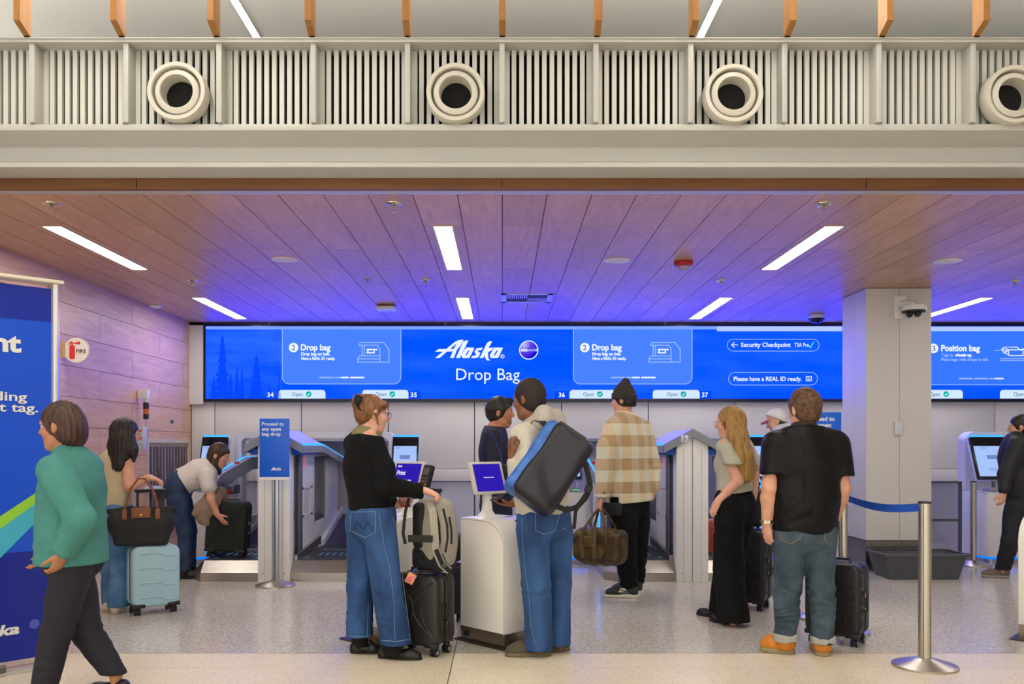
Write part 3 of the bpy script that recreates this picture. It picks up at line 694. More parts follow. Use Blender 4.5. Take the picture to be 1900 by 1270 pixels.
def terminal(x, label, screen=True, w=.31, front=9.88):
    t = thing('check_in_terminal', label, 'terminal', (x, front, 0), 0, 'screen terminals beside the belts')
    cb = MB(); cb.prism(rrect(-.235, .235, 0, .5, .09, 6, (1, 1, 0, 0)), .085, .82, 'z'); cb.build('cabinet', mat('cabinet_white', 'dcdadb', .35), t, bevel=.004)
    cb = MB(); cb.prism(rrect(-.215, .215, .02, .48, .08, 6, (1, 1, 0, 0)), 0, .085, 'z'); cb.build('toe_kick', mat('toe_steel', '9a9ba6', .3, .8), t)
    cb = MB(); cb.prism(rrect(-.22, .22, .013, .3, .08, 6, (1, 1, 0, 0)), .06, .084, 'z'); cb.build('toe_light', led_b, t)
    MB().box(-.235, .235, .02, .5, .82, .826).build('cabinet_top', mat('cabinet_top', 'c9cbd2', .25), t)
    M = Matrix.Translation((0, .22, .97)) @ Matrix.Rotation(-.38, 4, 'X')
    h = .53
    MB().box(-w/2, w/2, -.02, .03, 0, h, M=M).build('screen_body', mat('screen_black', '14141a', .2), t, bevel=.008)
    MB().box(-w/2-.012, w/2+.012, .02, .06, -.01, h+.01, M=M).build('screen_shell', mat('shell_blue', 'b9c6e8', .35), t, bevel=.008)
    MB().box(-w/2+.02, w/2-.02, -.024, -.019, .03, h-.12, M=M).build('screen', emis('terminal_screen', (.38, .55, .95), 1.), t)
    k = MB(); k.cbox((0, -.0245, .27), (.12, .001, .05), M=M); k.cbox((0, -.0245, .12), (.16, .001, .008), M=M); k.cbox((0, -.0245, .1), (.12, .001, .008), M=M); k.cbox((-.08, -.0245, .385), (.06, .001, .01), M=M)
    k.build('screen_print', emis('terminal_print', (.16, .24, .55), 1.), t)
    MB().box(-w/2+.01, w/2-.01, .0, .05, h, h+.03, M=M).build('top_light', led_m, t)
    MB().tube([(0, .27, .82), (0, .27, .99)], .02, 10).build('stand', dk_grey, t)
    MB().box(-.12, .12, .1, .3, .826, .87).build('tag_printer', mat('printer_grey', '8b8d95', .4), t, bevel=.008)
    k = MB(); k.cbox((.08, .098, .85), (.07, .004, .008)); k.build('printer_light', emis('printer_green', (.05, .9, .3), 1.2), t)
    return t
terminal(-3.42, 'check-in terminal with a black screen behind the bending woman')
terminal(-1.15, 'check-in terminal with a lit screen behind the woman in the black cardigan')
terminal(.775, 'check-in terminal half hidden behind the blue and black duffel')
terminal(3.02, 'check-in terminal with a lit screen beside the blonde woman')
tt = terminal(5.78, 'check-in terminal with a tall blue screen right of the column', w=.42)

# ---- low glass gate and post right of the column
gx0, gx1, gd = XP(1728, 9.9)-.1, XP(1788, 9.9), 9.95
t = thing('glass_gate', 'low glass gate with a metal frame between the column and a post', 'gate', ((gx0+gx1)/2, gd, 0))
fr = MB(); wv = (gx1-gx0)/2; fr.box(-wv, wv, -.015, .015, .93, .95); fr.box(wv-.03, wv, -.015, .015, .02, .95); fr.box(-wv, wv, -.015, .015, .02, .05); fr.box(-wv, wv, -.01, .01, .49, .52); fr.build('gate_frame', dk_grey, t)
MB().box(-wv, wv-.03, -.004, .004, .05, .93).build('gate_glass', mat('tinted_glass', 'b9b4c6', .05, trans=.9, alpha=.6, ior=1.1), t)

# ---- queue posts
def queue_post(x, d, label, h=1.02, cap=True, r=.031, group='queue posts', base_r=.19):
    t = thing('queue_post', label, 'stanchion', (x, d, 0), 0, group)
    MB().lathe([(base_r, 0), (base_r, .012), (base_r-.01, .018), (r+.012, .055), (r+.004, .06)], 40).build('base', mat('base_steel', 'bfb8ae', .36, 1.), t, smooth=True)
    MB().lathe([(r, .055), (r, h-.012)], 28).build('pole', steel_v, t, smooth=True)
    gv = MB()
    for a in (.9, 2.2): gv.box(-.003, .003, -r-.0012, -r+.002, .06, h-.02, M=Matrix.Rotation(a-1.57, 4, 'Z'))
    gv.build('pole_groove', dk_grey, t)
    MB().lathe([(r+.001, h-.014), (r+.001, h-.002), (r-.006, h)], 28).build('cap', mat('cap_dark', '2b201d', .4), t, smooth=True)
    return t
ps1 = P(1716, 1238, 5.31); queue_post(ps1.x, 5.31, 'brushed steel queue post on a round base at front right', 1.02, r=.037)
ps2x, ps2d = XP(1564, 6.3), 6.3
queue_post(ps2x, ps2d, 'steel queue post holding the far end of the blue belt behind the man in black', 1.02)
bl = MB(); n = 14; pts = []
for i in range(n+1):
    s = i/n; pts.append((ps2x+.02+(ps1.x-.035-ps2x-.02)*s, ps2d+(5.31-ps2d)*s, .982-.035*math.sin(math.pi*s)))
bl.ribbon(pts, .052, .003, (.4, -1, 0))
tag(bl.build('queue_belt', mat('belt_blue', '0a4fb8', .6)), 'blue retractable belt stretched between two steel queue posts', 'barrier belt')
queue_post(XP(1799, 9.9), 9.82, 'grey post at the end of the low glass gate', .96, r=.033)

# ---- instruction signs on posts
blue_sign = mat('sign_blue', '0a60dc', .4)
sign_white = mat('print_white', 'e6ebf2', .5)
def wordmark(parent, x, z, y, wid, m):
    text('Alaska', (x, y, z), wid*.34, m, parent, fit=wid, bold=.0015*wid/.05, shear=.35, ext=.0004)
def sign_post(px, d, label, lean=0.):
    x = XP(px, d); t = thing('instruction_sign', label, 'sign', (x, d, 0), 0, 'proceed signs on posts')
    MB().lathe([(.19, 0), (.19, .01), (.18, .018), (.045, .055), (.035, .06)], 40).build('base', MATS['base_steel'], t, smooth=True)
    p = MB(); p.box(-.033, .033, -.02, .02, .055, 1.06); p.build('pole', mat('pole_aluminium', 'aeb2b6', .35, .7), t, bevel=.008)
    MB().box(-.006, .006, -.022, -.019, .06, 1.04).build('pole_groove', dk_grey, t)
    MB().box(-.145, .145, -.035, -.027, 1.055, 1.625).build('sign_panel', blue_sign, t, bevel=.003)
    MB().box(-.145, .145, -.04, -.02, 1.03, 1.058).build('clamp_rail', white_plastic, t)
    for k, tx in enumerate(('Proceed to', 'any open', 'bag drop')):
        text(tx, (-.122, -.0365, 1.558-k*.049), .046, sign_white, t, fit=(.212, .185, .182)[k], bold=.0012, ext=.0004)
    wordmark(t, -.035, 1.125, -.0365, .1, sign_white)
    g = MB(); g.lathe([(.012, 0), (.012, .001)], 18, M=Matrix.Translation((.104, -.036, 1.135)) @ Matrix.Rotation(math.pi/2, 4, 'X')); g.build('globe_badge', mat('badge_purple', '4a55b5', .4), t)
    return t
sign_post(511, 8.39, 'blue proceed to any open bag drop sign at the station by the maple wall')
sign_post(1524, 6.8, 'blue proceed sign half hidden behind the man in the black polo')

# ---- totem banner at the left edge
p0, p1 = P(108, 1233, 5.37), P(-190, 1284, 4.77)
ang = math.atan2(p1.y-p0.y, p1.x-p0.x); L = math.hypot(p1.x-p0.x, p1.y-p0.y)
ctr = ((p0.x+p1.x)/2, (p0.y+p1.y)/2, 0)
t = thing('banner_totem', 'tall blue banner totem with white lettering at the left edge', 'sign', ctr, ang+math.pi)
H = 2.36
def tot(mb, n, m, **k): return mb.build(n, m, t, **k)
fr_m = mat('totem_frame', 'c9c6c2', .3, .5)
ban = mat('banner_blue', '0a4ccd', .35); ban_n = mat('banner_navy', '06259a', .35); ban_d = mat('banner_deep', '0a1f8c', .35)
tot(MB().box(-L/2+.04, L/2-.045, -.012, .012, .07, H-.03), 'banner_face', ban)
tot(MB().box(-L/2+.04, L/2-.046, -.0135, -.012, H-.235, H-.03), 'banner_top_band', ban_n)
tot(MB().box(-L/2+.04, L/2-.046, -.0135, -.012, .07, .72), 'banner_low_band', ban_d)
p = MB(); p.prism([(-L/2+.04, .72), (L/2-.33, .72), (L/2-.046, 1.0), (L/2-.046, .74), (L/2-.28, .45), (-L/2+.04, .3)][::-1], -.0145, -.0137, 'y'); 
sw = MB(); sw.add([(-L/2+.04, -.0148, .25), (L/2-.40, -.0148, .62), (L/2-.05, -.0148, .98), (L/2-.05, -.0148, 1.07), (L/2-.42, -.0148, .80), (-L/2+.04, -.0148, .60)], [(0, 1, 4, 5), (1, 2, 3, 4)]); tot(sw, 'teal_swoosh', mat('banner_teal', '3fa8c4', .4))
sw = MB(); sw.add([(-L/2+.04, -.0152, .60), (L/2-.42, -.0152, .80), (L/2-.05, -.0152, 1.07), (L/2-.05, -.0152, 1.13), (L/2-.42, -.0152, .88), (-L/2+.04, -.0152, .70)], [(0, 1, 4, 5), (1, 2, 3, 4)]); tot(sw, 'lime_swoosh', mat('banner_lime', '8cc63a', .4))
tot(MB().prism([(L/2-.045, -.05), (L/2-.02, -.055), (L/2, -.02), (L/2, .03), (L/2-.045, .05)], .02, H, 'z'), 'side_profile', fr_m, bevel=.004)
tot(MB().prism([(-L/2+.045, -.05), (-L/2+.02, -.055), (-L/2, -.02), (-L/2, .03), (-L/2+.045, .05)][::-1], .02, H, 'z'), 'side_profile', fr_m, bevel=.004)
tot(MB().box(-L/2-.01, L/2+.015, -.065, .055, H, H+.022), 'top_cap', mat('totem_cap', 'ddd5c2', .4), bevel=.006)
tot(MB().box(-L/2-.01, L/2+.015, -.075, .06, .0, .022), 'base_plate', fr_m, bevel=.005)
k = MB(); k.tube([(-L/2+.06, -.075, .045), (L/2-.32, -.075, .045)], .022, 12); tot(k, 'base_roller', mat('roller_grey', '6d6a64', .4, .6))
def right_text(body, xr, z, size, fit, bold):
    o = text(body, (0, 0, 0), size, mat('totem_print', 'dcdad4', .5), t, fit=fit, bold=bold, ext=.0006); xs_ = [v.co.x for v in o.data.vertices]
    o.location = (xr-max(xs_), -.016, z); return o
sxt = 5.25/F
def lx(px): return L/2-(108-px)*sxt*1.05
right_text('Print', lx(46), 1.36+(828-655)*sxt, .15, .36, .006); right_text('bag', lx(12), 1.36+(828-700)*sxt, .15, .29, .006)
right_text('Scan boarding', lx(55), 1.36+(828-745)*sxt, .075, .62, .0012); right_text('pass to print tag.', lx(73), 1.36+(828-765)*sxt, .075, .72, .0012)
k = MB(); stroke(k, [(lx(-30), 1.36+(828-530)*sxt), (lx(5), 1.36+(828-537)*sxt), (lx(-8), 1.36+(828-562)*sxt), (lx(-44), 1.36+(828-552)*sxt)], .012, -.0155, True); tot(k, 'tag_icon', MATS['totem_print'])
o = right_text('Alaska', lx(42), 1.36+(828-1172)*sxt, .085, .33, .003)
for v in o.data.vertices: v.co.x += .3*v.co.z
k = MB(); k.lathe([(.029, 0), (.029, .0015)], 24, M=Matrix.Translation((lx(67), -.0145, 1.36+(828-1159)*sxt)) @ Matrix.Rotation(math.pi/2, 4, 'X')); tot(k, 'globe_badge', MATS['badge_purple'])

# ---- self-service kiosks with tablets
kw = mat('kiosk_white', 'ebe8e0', .35)
def kiosk(x, d, th, label, words):
    t = thing('print_kiosk', label, 'kiosk', (x, d, 0), th, 'bag tag kiosks')
    W, Dp = .36, .445; hw, hd = W/2, Dp/2
    pf = [(hd, .1), (hd, .86), (-hd+.20, .86)]+[(-hd+.20-.17*math.sin(a)-.03*(1-math.cos(a)), .86-.15*(1-math.cos(a))) for a in (.35, .7, 1.0, 1.25)]+[(-hd, .70), (-hd, .1)]
    b = MB(); b.prism([(p[0], p[1]) for p in pf], -hw, hw, 'x'); b.build('cabinet', kw, t, bevel=.006)
    MB().box(-hw+.003, hw-.003, -hd+.003, hd-.003, .012, .1).build('toe_kick', mat('kiosk_steel', '9b9083', .3, 1.), t)
    MB().box(-hw-.03, hw+.03, -hd-.1, hd+.03, .0, .012).build('floor_plate', mat('plate_dark', '554c45', .35, .8), t)
    MB().lathe([(.022, 0), (.022, .006), (.014, .002), (.001, .002)], 18, M=Matrix.Translation((-hw, .16, .055)) @ Matrix.Rotation(-math.pi/2, 4, 'Y')).build('cable_port', black_plastic, t, smooth=True)
    # curved seam on the side
    k = MB(); k.tube([(-hw-.0005, p[0]*.985+.002, p[1]-.012) for p in pf[1:9]], .0025, 6); k.build('side_seam', mat('seam_beige', 'b3aa9c', .5), t)
    k = MB()
    for (u, v, s_) in ((0, 0, .03), (.035, .01, .025), (-.02, .02, .016)):
        k.cbox((.02+u, 0, .0+v), (s_*1.3, .0015, s_), M=Matrix.Translation((0, -hd+.055, .83)) @ Matrix.Rotation(-.75, 4, 'X'))
    k.build('sticker', mat('sticker_dark', '262848', .5), t)
    k = MB().cbox((.09, -hd+.23, .861), (.07, .02, .003)); k.build('tag_slot', dk_grey, t)
    # neck and tablet
    MB().lathe([(.075, .86), (.06, .872), (.04, .90), (.034, .96), (.034, 1.06)], 24, M=Matrix.Translation((-.0, .14, 0))).build('neck', kw, t, smooth=True)
    M = Matrix.Translation((0, .10, 1.02)) @ Matrix.Rotation(-.30, 4, 'X')
    MB().prism(rrect(-.155, .155, 0, .235, .015, 4), -.012, .012, 'y', M=M).build('tablet_case', mat('tablet_case', 'd5cfc6', .4), t, bevel=.004)
    MB().box(-.13, .13, -.0135, -.012, .018, .217, M=M).build('tablet_screen', tablet_blue, t)
    if words:
        text('Alaska', (-.112, -.0145, .19), .02, tablet_white, t, fit=.045, shear=.35, bold=.0004, ext=.0003, M=M)
        text('Print', (-.11, -.0145, .13), .05, tablet_white, t, fit=.095, shear=.2, bold=.0008, ext=.0003, M=M)
        text('bag tags', (-.11, -.0145, .072), .05, tablet_white, t, fit=.165, shear=.2, bold=.0008, ext=.0003, M=M)
    else:
        text('Checking your reservation', (-.05, -.0145, .115), .012, tablet_white, t, fit=.1, ext=.0003, M=M)
    # card reader
    s_ = 1
    R_ = Matrix.Translation((.2*s_, .10, 1.05)) @ Matrix.Rotation(-.30, 4, 'X') @ Matrix.Rotation(.05, 4, 'Y')
    cr_ = MB().prism(rrect(-.042, .042, -.01, .18, .012, 4), -.018, .018, 'y', M=R_).build('card_reader', black_plastic, t, bevel=.005)
    MB().box(-.026, .026, -.0195, -.018, .105, .155, M=R_).build('reader_screen', mat('reader_lcd', '5b5860', .3), cr_)
    for a in range(4):
        for c in range(3):
            m_ = red_p if (a == 3 and c == 2) else (mat('key_amber', 'c98a2a', .5) if (a == 2 and c == 2) else mat('key_grey', '6a6a70', .5))
            MB().cbox((-.02+c*.02, -.0195, .078-a*.022), (.013, .004, .011), M=R_).build('key', m_, cr_)
    MB().tube([(.03, .14, .98), (.14, .14, 1.0), (.2, .125, 1.05)], .012, 8).build('reader_arm', dk_grey, t)
    return t
kiosk(-.011, 6.025, math.radians(44), 'white bag tag kiosk with an indigo tablet in front of the man in the hoodie', False)
kiosk(-.775, 6.17, math.radians(-40), 'white bag tag kiosk with a print bag tags tablet behind the woman in black', True)
kiosk(3.93, 6.13, math.radians(-44), 'white bag tag kiosk cut off by the right edge', False)

# ---- grey tub beside the column
t = thing('tote_tub', 'dark grey plastic luggage tub on the floor before the column', 'tub', (XP(1700, 8.95), 8.95, 0))
tm_ = mat('tub_grey', '4a4c50', .5)
def rr3(wd, dp, z, r=.05): return [(p[0], p[1], z) for p in rrect(-wd, wd, -dp, dp, r, 4)]
b = MB(); b.loft([rr3(.36, .19, 0), rr3(.425, .235, .25)], cap=False); b.add(rr3(.36, .19, .002), [tuple(range(20))]); b.loft([rr3(.35, .18, .01), rr3(.415, .225, .25)], cap=False)
b.build('tub_body', tm_, t, smooth=True)
b = MB(); b.loft([rr3(.425, .235, .235), rr3(.445, .255, .24), rr3(.445, .255, .265), rr3(.41, .22, .265), rr3(.415, .225, .24)], cap=False); b.build('tub_rim', tm_, t, smooth=True)
# ================================================================ CEILING FIXTURES
chrome = mat('chrome', 'd8d4c8', .15, 1.)
def sprinkler(px, py, label, k=1.):
    D = 1.72*F/(CY-py); t = thing('sprinkler', label, 'sprinkler', (XP(px, D), D, CEIL), 0, 'ceiling sprinklers')
    MB().lathe([(.062, 0), (.06, -.006), (.035, -.012), (.03, -.006)], 28).build('escutcheon', chrome, t, smooth=True)
    MB().lathe([(.012, -.004), (.012, -.03), (.006, -.034)], 12).build('body', chrome, t, smooth=True)
    f = MB(); f.tube([(-.014, 0, -.03), (-.016, 0, -.045), (0, 0, -.06)], .003, 6); f.tube([(.014, 0, -.03), (.016, 0, -.045), (0, 0, -.06)], .003, 6); f.build('frame_arm', chrome, t)
    MB().lathe([(.016, -.061), (.016, -.063)], 12).build('deflector', chrome, t)
for a in ((95, 378, 'chrome ceiling sprinkler nearest the front left corner of the wood ceiling'), (731, 378, 'chrome ceiling sprinkler in the front row left of the middle lamp'), (1528, 379, 'chrome ceiling sprinkler above the front right lamp'),
          (357, 520, 'small ceiling sprinkler above the back left lamp'), (790, 520, 'small ceiling sprinkler between the two middle lamps'), (1338, 521, 'small ceiling sprinkler above the back right lamp'), (1883, 523, 'small ceiling sprinkler beyond the column'),
          (500, 598.6, 'tiny ceiling sprinkler close to the video wall over the first instruction card'), (826, 598.6, 'tiny ceiling sprinkler close to the video wall over the airline wordmark'), (1234, 598.6, 'tiny ceiling sprinkler close to the video wall over the second instruction card')): sprinkler(*a)
for px, py, lab in ((528.5, 482, 'round white ceiling speaker left of the middle lamp'), (1145, 484, 'round white ceiling speaker right of the middle lamp'), (1759, 485, 'round white ceiling speaker beyond the column')):
    D = 1.72*F/(CY-py); t = thing('ceiling_speaker', lab, 'speaker', (XP(px, D), D, CEIL), 0, 'round ceiling speakers')
    MB().lathe([(.125, 0), (.122, -.006), (.11, -.008)], 36, cap=False).build('rim', mat('speaker_rim', 'e6e2e6', .4), t, smooth=True)
    MB().lathe([(.11, -.007), (.001, -.009)], 36, cap=False).build('grille', mat('speaker_grille', 'e4e0e6', .6), t, smooth=True)
D = 8.05; t = thing('fire_strobe', 'red fire alarm strobe on the wood ceiling', 'alarm', (XP(1268, D), D, CEIL))
MB().lathe([(.085, 0), (.09, -.012), (.085, -.035), (.06, -.045)], 28).build('base', mat('strobe_red', 'b01c22', .4), t, smooth=True)
MB().lathe([(.055, -.04), (.05, -.07), (.02, -.085), (.001, -.087)], 20).build('lens', mat('strobe_lens', 'd8d8dc', .1, trans=.6), t, smooth=True)
D = 10.55; t = thing('access_point', 'white box shaped access point on a red back plate on the ceiling', 'access point', (XP(717, D), D, CEIL))
MB().box(-.1, .1, -.1, .1, -.02, 0).build('back_plate', mat('plate_brown', '6b3f33', .5), t); MB().box(-.115, .115, -.11, .11, -.06, -.02).build('cover', white_plastic, t, bevel=.012)
t = thing('air_vent', 'square metal air vent with slats in the ceiling', 'vent', (XP(977, 10.05), 10.03, CEIL))
W, Lh = .295, .30
fr = MB(); fr.box(-W, W, -Lh, -Lh+.06, -.006, .004); fr.box(-W, W, Lh-.06, Lh, -.006, .004); fr.box(-W, -W+.06, -Lh, Lh, -.006, .004); fr.box(W-.06, W, -Lh, Lh, -.006, .004); fr.build('vent_frame', mat('vent_white', 'c7cbd6', .4), t)
MB().box(-W+.06, W-.06, -Lh+.06, Lh-.06, -.001, .003).build('vent_back', mat('vent_dark', '3b3430', .7), t)
for k in range(20):
    x = -W+.075+k*.0235; y0, y1 = ((-.22, .0) if k < 10 else (.0, .22)); MB().box(x, x+.012, y0, y1, -.005, -.001).build('vent_slat', MATS['vent_white'], t)
def dome(t, z, y=0, s=1.):
    MB().lathe([(.085*s, z), (.088*s, z-.03*s), (.085*s, z-.04*s)], 28, M=Matrix.Translation((0, y, 0))).build('housing', white_plastic, t, smooth=True)
    MB().lathe([(.089*s, z-.04*s), (.089*s, z-.052*s), (.08*s, z-.056*s)], 28, M=Matrix.Translation((0, y, 0))).build('black_ring', black_plastic, t, smooth=True)
    MB().lathe([(.078*s, z-.054*s), (.06*s, z-.085*s), (.001, z-.095*s)], 24, M=Matrix.Translation((0, y, 0))).build('dome_window', mat('dome_dark', '16181c', .1), t, smooth=True)
    for a in range(3): MB().sphere((.035*s*math.cos(a*2.1-1.5), y+.035*s*math.sin(a*2.1-1.5), z-.075*s), .022*s, 10, 8).build('lens', black_plastic, t, smooth=True)
D = 11.3; t = thing('dome_camera', 'dome camera on the ceiling left of the column', 'camera', (XP(1515, D), D, CEIL)); dome(t, -.005, 0, 1.15)
D = 9.38; t = thing('wall_camera', 'white bracket mounted dome camera on the column face', 'camera', (XP(1672, D), D, ZP(580, D)))
MB().box(-.085, .045, -.03, -.0, -.07, .17).build('wall_plate', white_plastic, t, bevel=.005)
MB().tube([(-.02, -.03, .08), (.02, -.1, .085), (.06, -.15, .06), (.065, -.15, .03)], .035, 12).build('arm', white_plastic, t, smooth=True)
g = bpy.data.objects.new('camera_head', None)
h = MB(); h.lathe([(.12, .045), (.125, .0), (.12, -.006)], 30, M=Matrix.Translation((.065, -.15, 0))); h.build('housing', white_plastic, t, smooth=True)
MB().lathe([(.118, -.006), (.118, -.022), (.105, -.026)], 30, M=Matrix.Translation((.065, -.15, 0))).build('black_ring', black_plastic, t, smooth=True)
for a in range(4): MB().sphere((.065+.055*math.cos(a*1.57+.4), -.15+.055*math.sin(a*1.57+.4), -.04), .034, 12, 8).build('lens', MATS['dome_dark'], t, smooth=True)
t = thing('switch_plate', 'small white blank box on the column face', 'switch box', (XP(1666, 9.38), 9.38, ZP(796, 9.38)))
MB().box(-.045, .045, -.022, -.0, -.072, .072).build('cover', mat('box_grey', 'c6c8cc', .45), t, bevel=.004); MB().box(-.04, .04, -.0225, -.022, -.066, -.0645).build('cover_seam', dk_grey, t)
D = 10.5; t = thing('smoke_detector', 'small white detector where the ceiling meets the maple wall', 'detector', (XP(289, D), D, CEIL))
MB().lathe([(.07, 0), (.07, -.02), (.055, -.035), (.03, -.045)], 24).build('body', white_plastic, t, smooth=True); MB().lathe([(.071, -.006), (.071, -.01)], 24, cap=False).build('slot_ring', mat('slot_grey', '8a8583', .6), t)
# fire extinguisher sign projecting from the maple wall
D = 8.53; cxs, czs = XP(142, D), ZP(650, D); r = .127
t = thing('fire_sign', 'round white fire extinguisher sign projecting from the maple wall', 'sign', (cxs, D, czs))
R90 = Matrix.Rotation(math.pi/2, 4, 'X')
MB().lathe([(r, -.006), (r, .006)], 40, M=R90).build('sign_disc', mat('sign_disc', 'ece5dc', .4), t)
MB().lathe([(r, .006), (r, .0085), (r-.005, .0085), (r-.005, .006)], 40, M=R90, cap=False).build('disc_edge', mat('disc_edge', 'b9b2aa', .5), t)
MB().box(XL-cxs+.001, -r+.02, -.008, .008, -.075, .075).build('wall_bracket', mat('bracket_beige', 'c9a679', .5), t)
k = MB(); k.prism(rrect(-.067, -.012, -.09, .045, .014, 4), -.0085, -.006, 'y'); k.cbox((-.04, -.0075, .06), (.016, .003, .03)); stroke(k, [(-.07, .05), (-.06, .075), (-.035, .08)], .012, -.0085); k.prism([(-.03, .07), (.04, .085), (.04, .055), (-.03, .062)], -.0085, -.006, 'y'); k.build('extinguisher_symbol', mat('sign_red', 'dc3a2c', .5), t)
text('FIRE', (.0, -.0068, -.028), .05, mat('ink', '2a2c33', .6), t, fit=.098, bold=.0012, ext=.0006); MB().box(.002, .097, -.007, -.006, -.042, -.037).build('small_print', mat('sign_small', 'b9a9a2', .5), t)
# signal beacon with control box on the maple wall
D = 10.3; x = XL+.001; t = thing('signal_beacon', 'black and orange signal beacon on a pole against the maple wall', 'beacon', (XL+.10, D, ZP(786, D)))
MB().tube([(0, 0, -.3), (0, 0, .06)], .012, 10).build('pole', steel_v, t)
MB().lathe([(.032, .05), (.032, .11)], 18).build('black_segment', black_plastic, t, smooth=True); MB().lathe([(.032, .11), (.032, .17)], 18).build('orange_segment', mat('beacon_orange', 'c8641e', .35), t, smooth=True); MB().lathe([(.033, .17), (.033, .245), (.028, .25)], 18).build('black_cap', black_plastic, t, smooth=True)
MB().box(-.098, .03, -.03, .03, .29, .40).build('horn_box', white_plastic, t, bevel=.01); MB().lathe([(.02, .25), (.02, .3)], 12).build('horn_stem', white_plastic, t)
t = thing('control_box', 'grey control box with coloured buttons below the beacon', 'control box', (XL+.001, 10.25, ZP(814, 10.25)))
MB().box(0, .11, -.06, .06, -.14, .14).build('box', mat('control_grey', 'b9bac0', .4), t, bevel=.006)
for k, (c, z) in enumerate((('d83a3a', .09), ('e0c23a', .055), ('d8652a', .0), ('c9ccd2', -.05), ('c9ccd2', -.09))):
    for sx in ((.03, .08) if k in (0, 2, 3) else (.055,)):
        MB().lathe([(.014, 0), (.014, .012), (.01, .016)], 12, M=Matrix.Translation((sx, -.06, z)) @ R90).build('button', mat('button_'+c, c, .4), t, smooth=True)
t = thing('wall_socket', 'tiny dark socket plate on the maple wall', 'socket', (XL+.001, 11.35, ZP(783, 11.35)))
MB().box(0, .008, -.05, .05, -.03, .03).build('plate', mat('socket_grey', 'a9a29e', .5), t); MB().box(.008, .012, -.035, .035, -.018, .018).build('outlet', black_plastic, t)
t = thing('handrail', 'short grey handrail below the baggage opening', 'rail', (XL+.05, 10.9, .82))
MB().tube([(-.04, -.35, 0), (.12, -.35, 0), (.12, .5, 0), (-.04, .5, 0)], .022, 10).build('bar', mat('rail_grey', 'c2c2c6', .3, .6), t, smooth=True); MB().box(-.05, -.04, -.4, .55, -.04, .04).build('mount_plate', white_plastic, t)

D = 1.72*F/(CY-519); t = thing('ceiling_hook', 'tiny brass cross shaped hook on the ceiling', 'hook', (XP(681, D), D, CEIL))
MB().box(-.03, .03, -.004, .004, -.006, 0).build('cross_bar', mat('brass_hook', 'b9864a', .4, .6), t); MB().box(-.004, .004, -.03, .03, -.006, 0).build('cross_bar', MATS['brass_hook'], t); MB().tube([(0, 0, 0), (0, 0, -.03)], .004, 6).build('stem', MATS['brass_hook'], t)
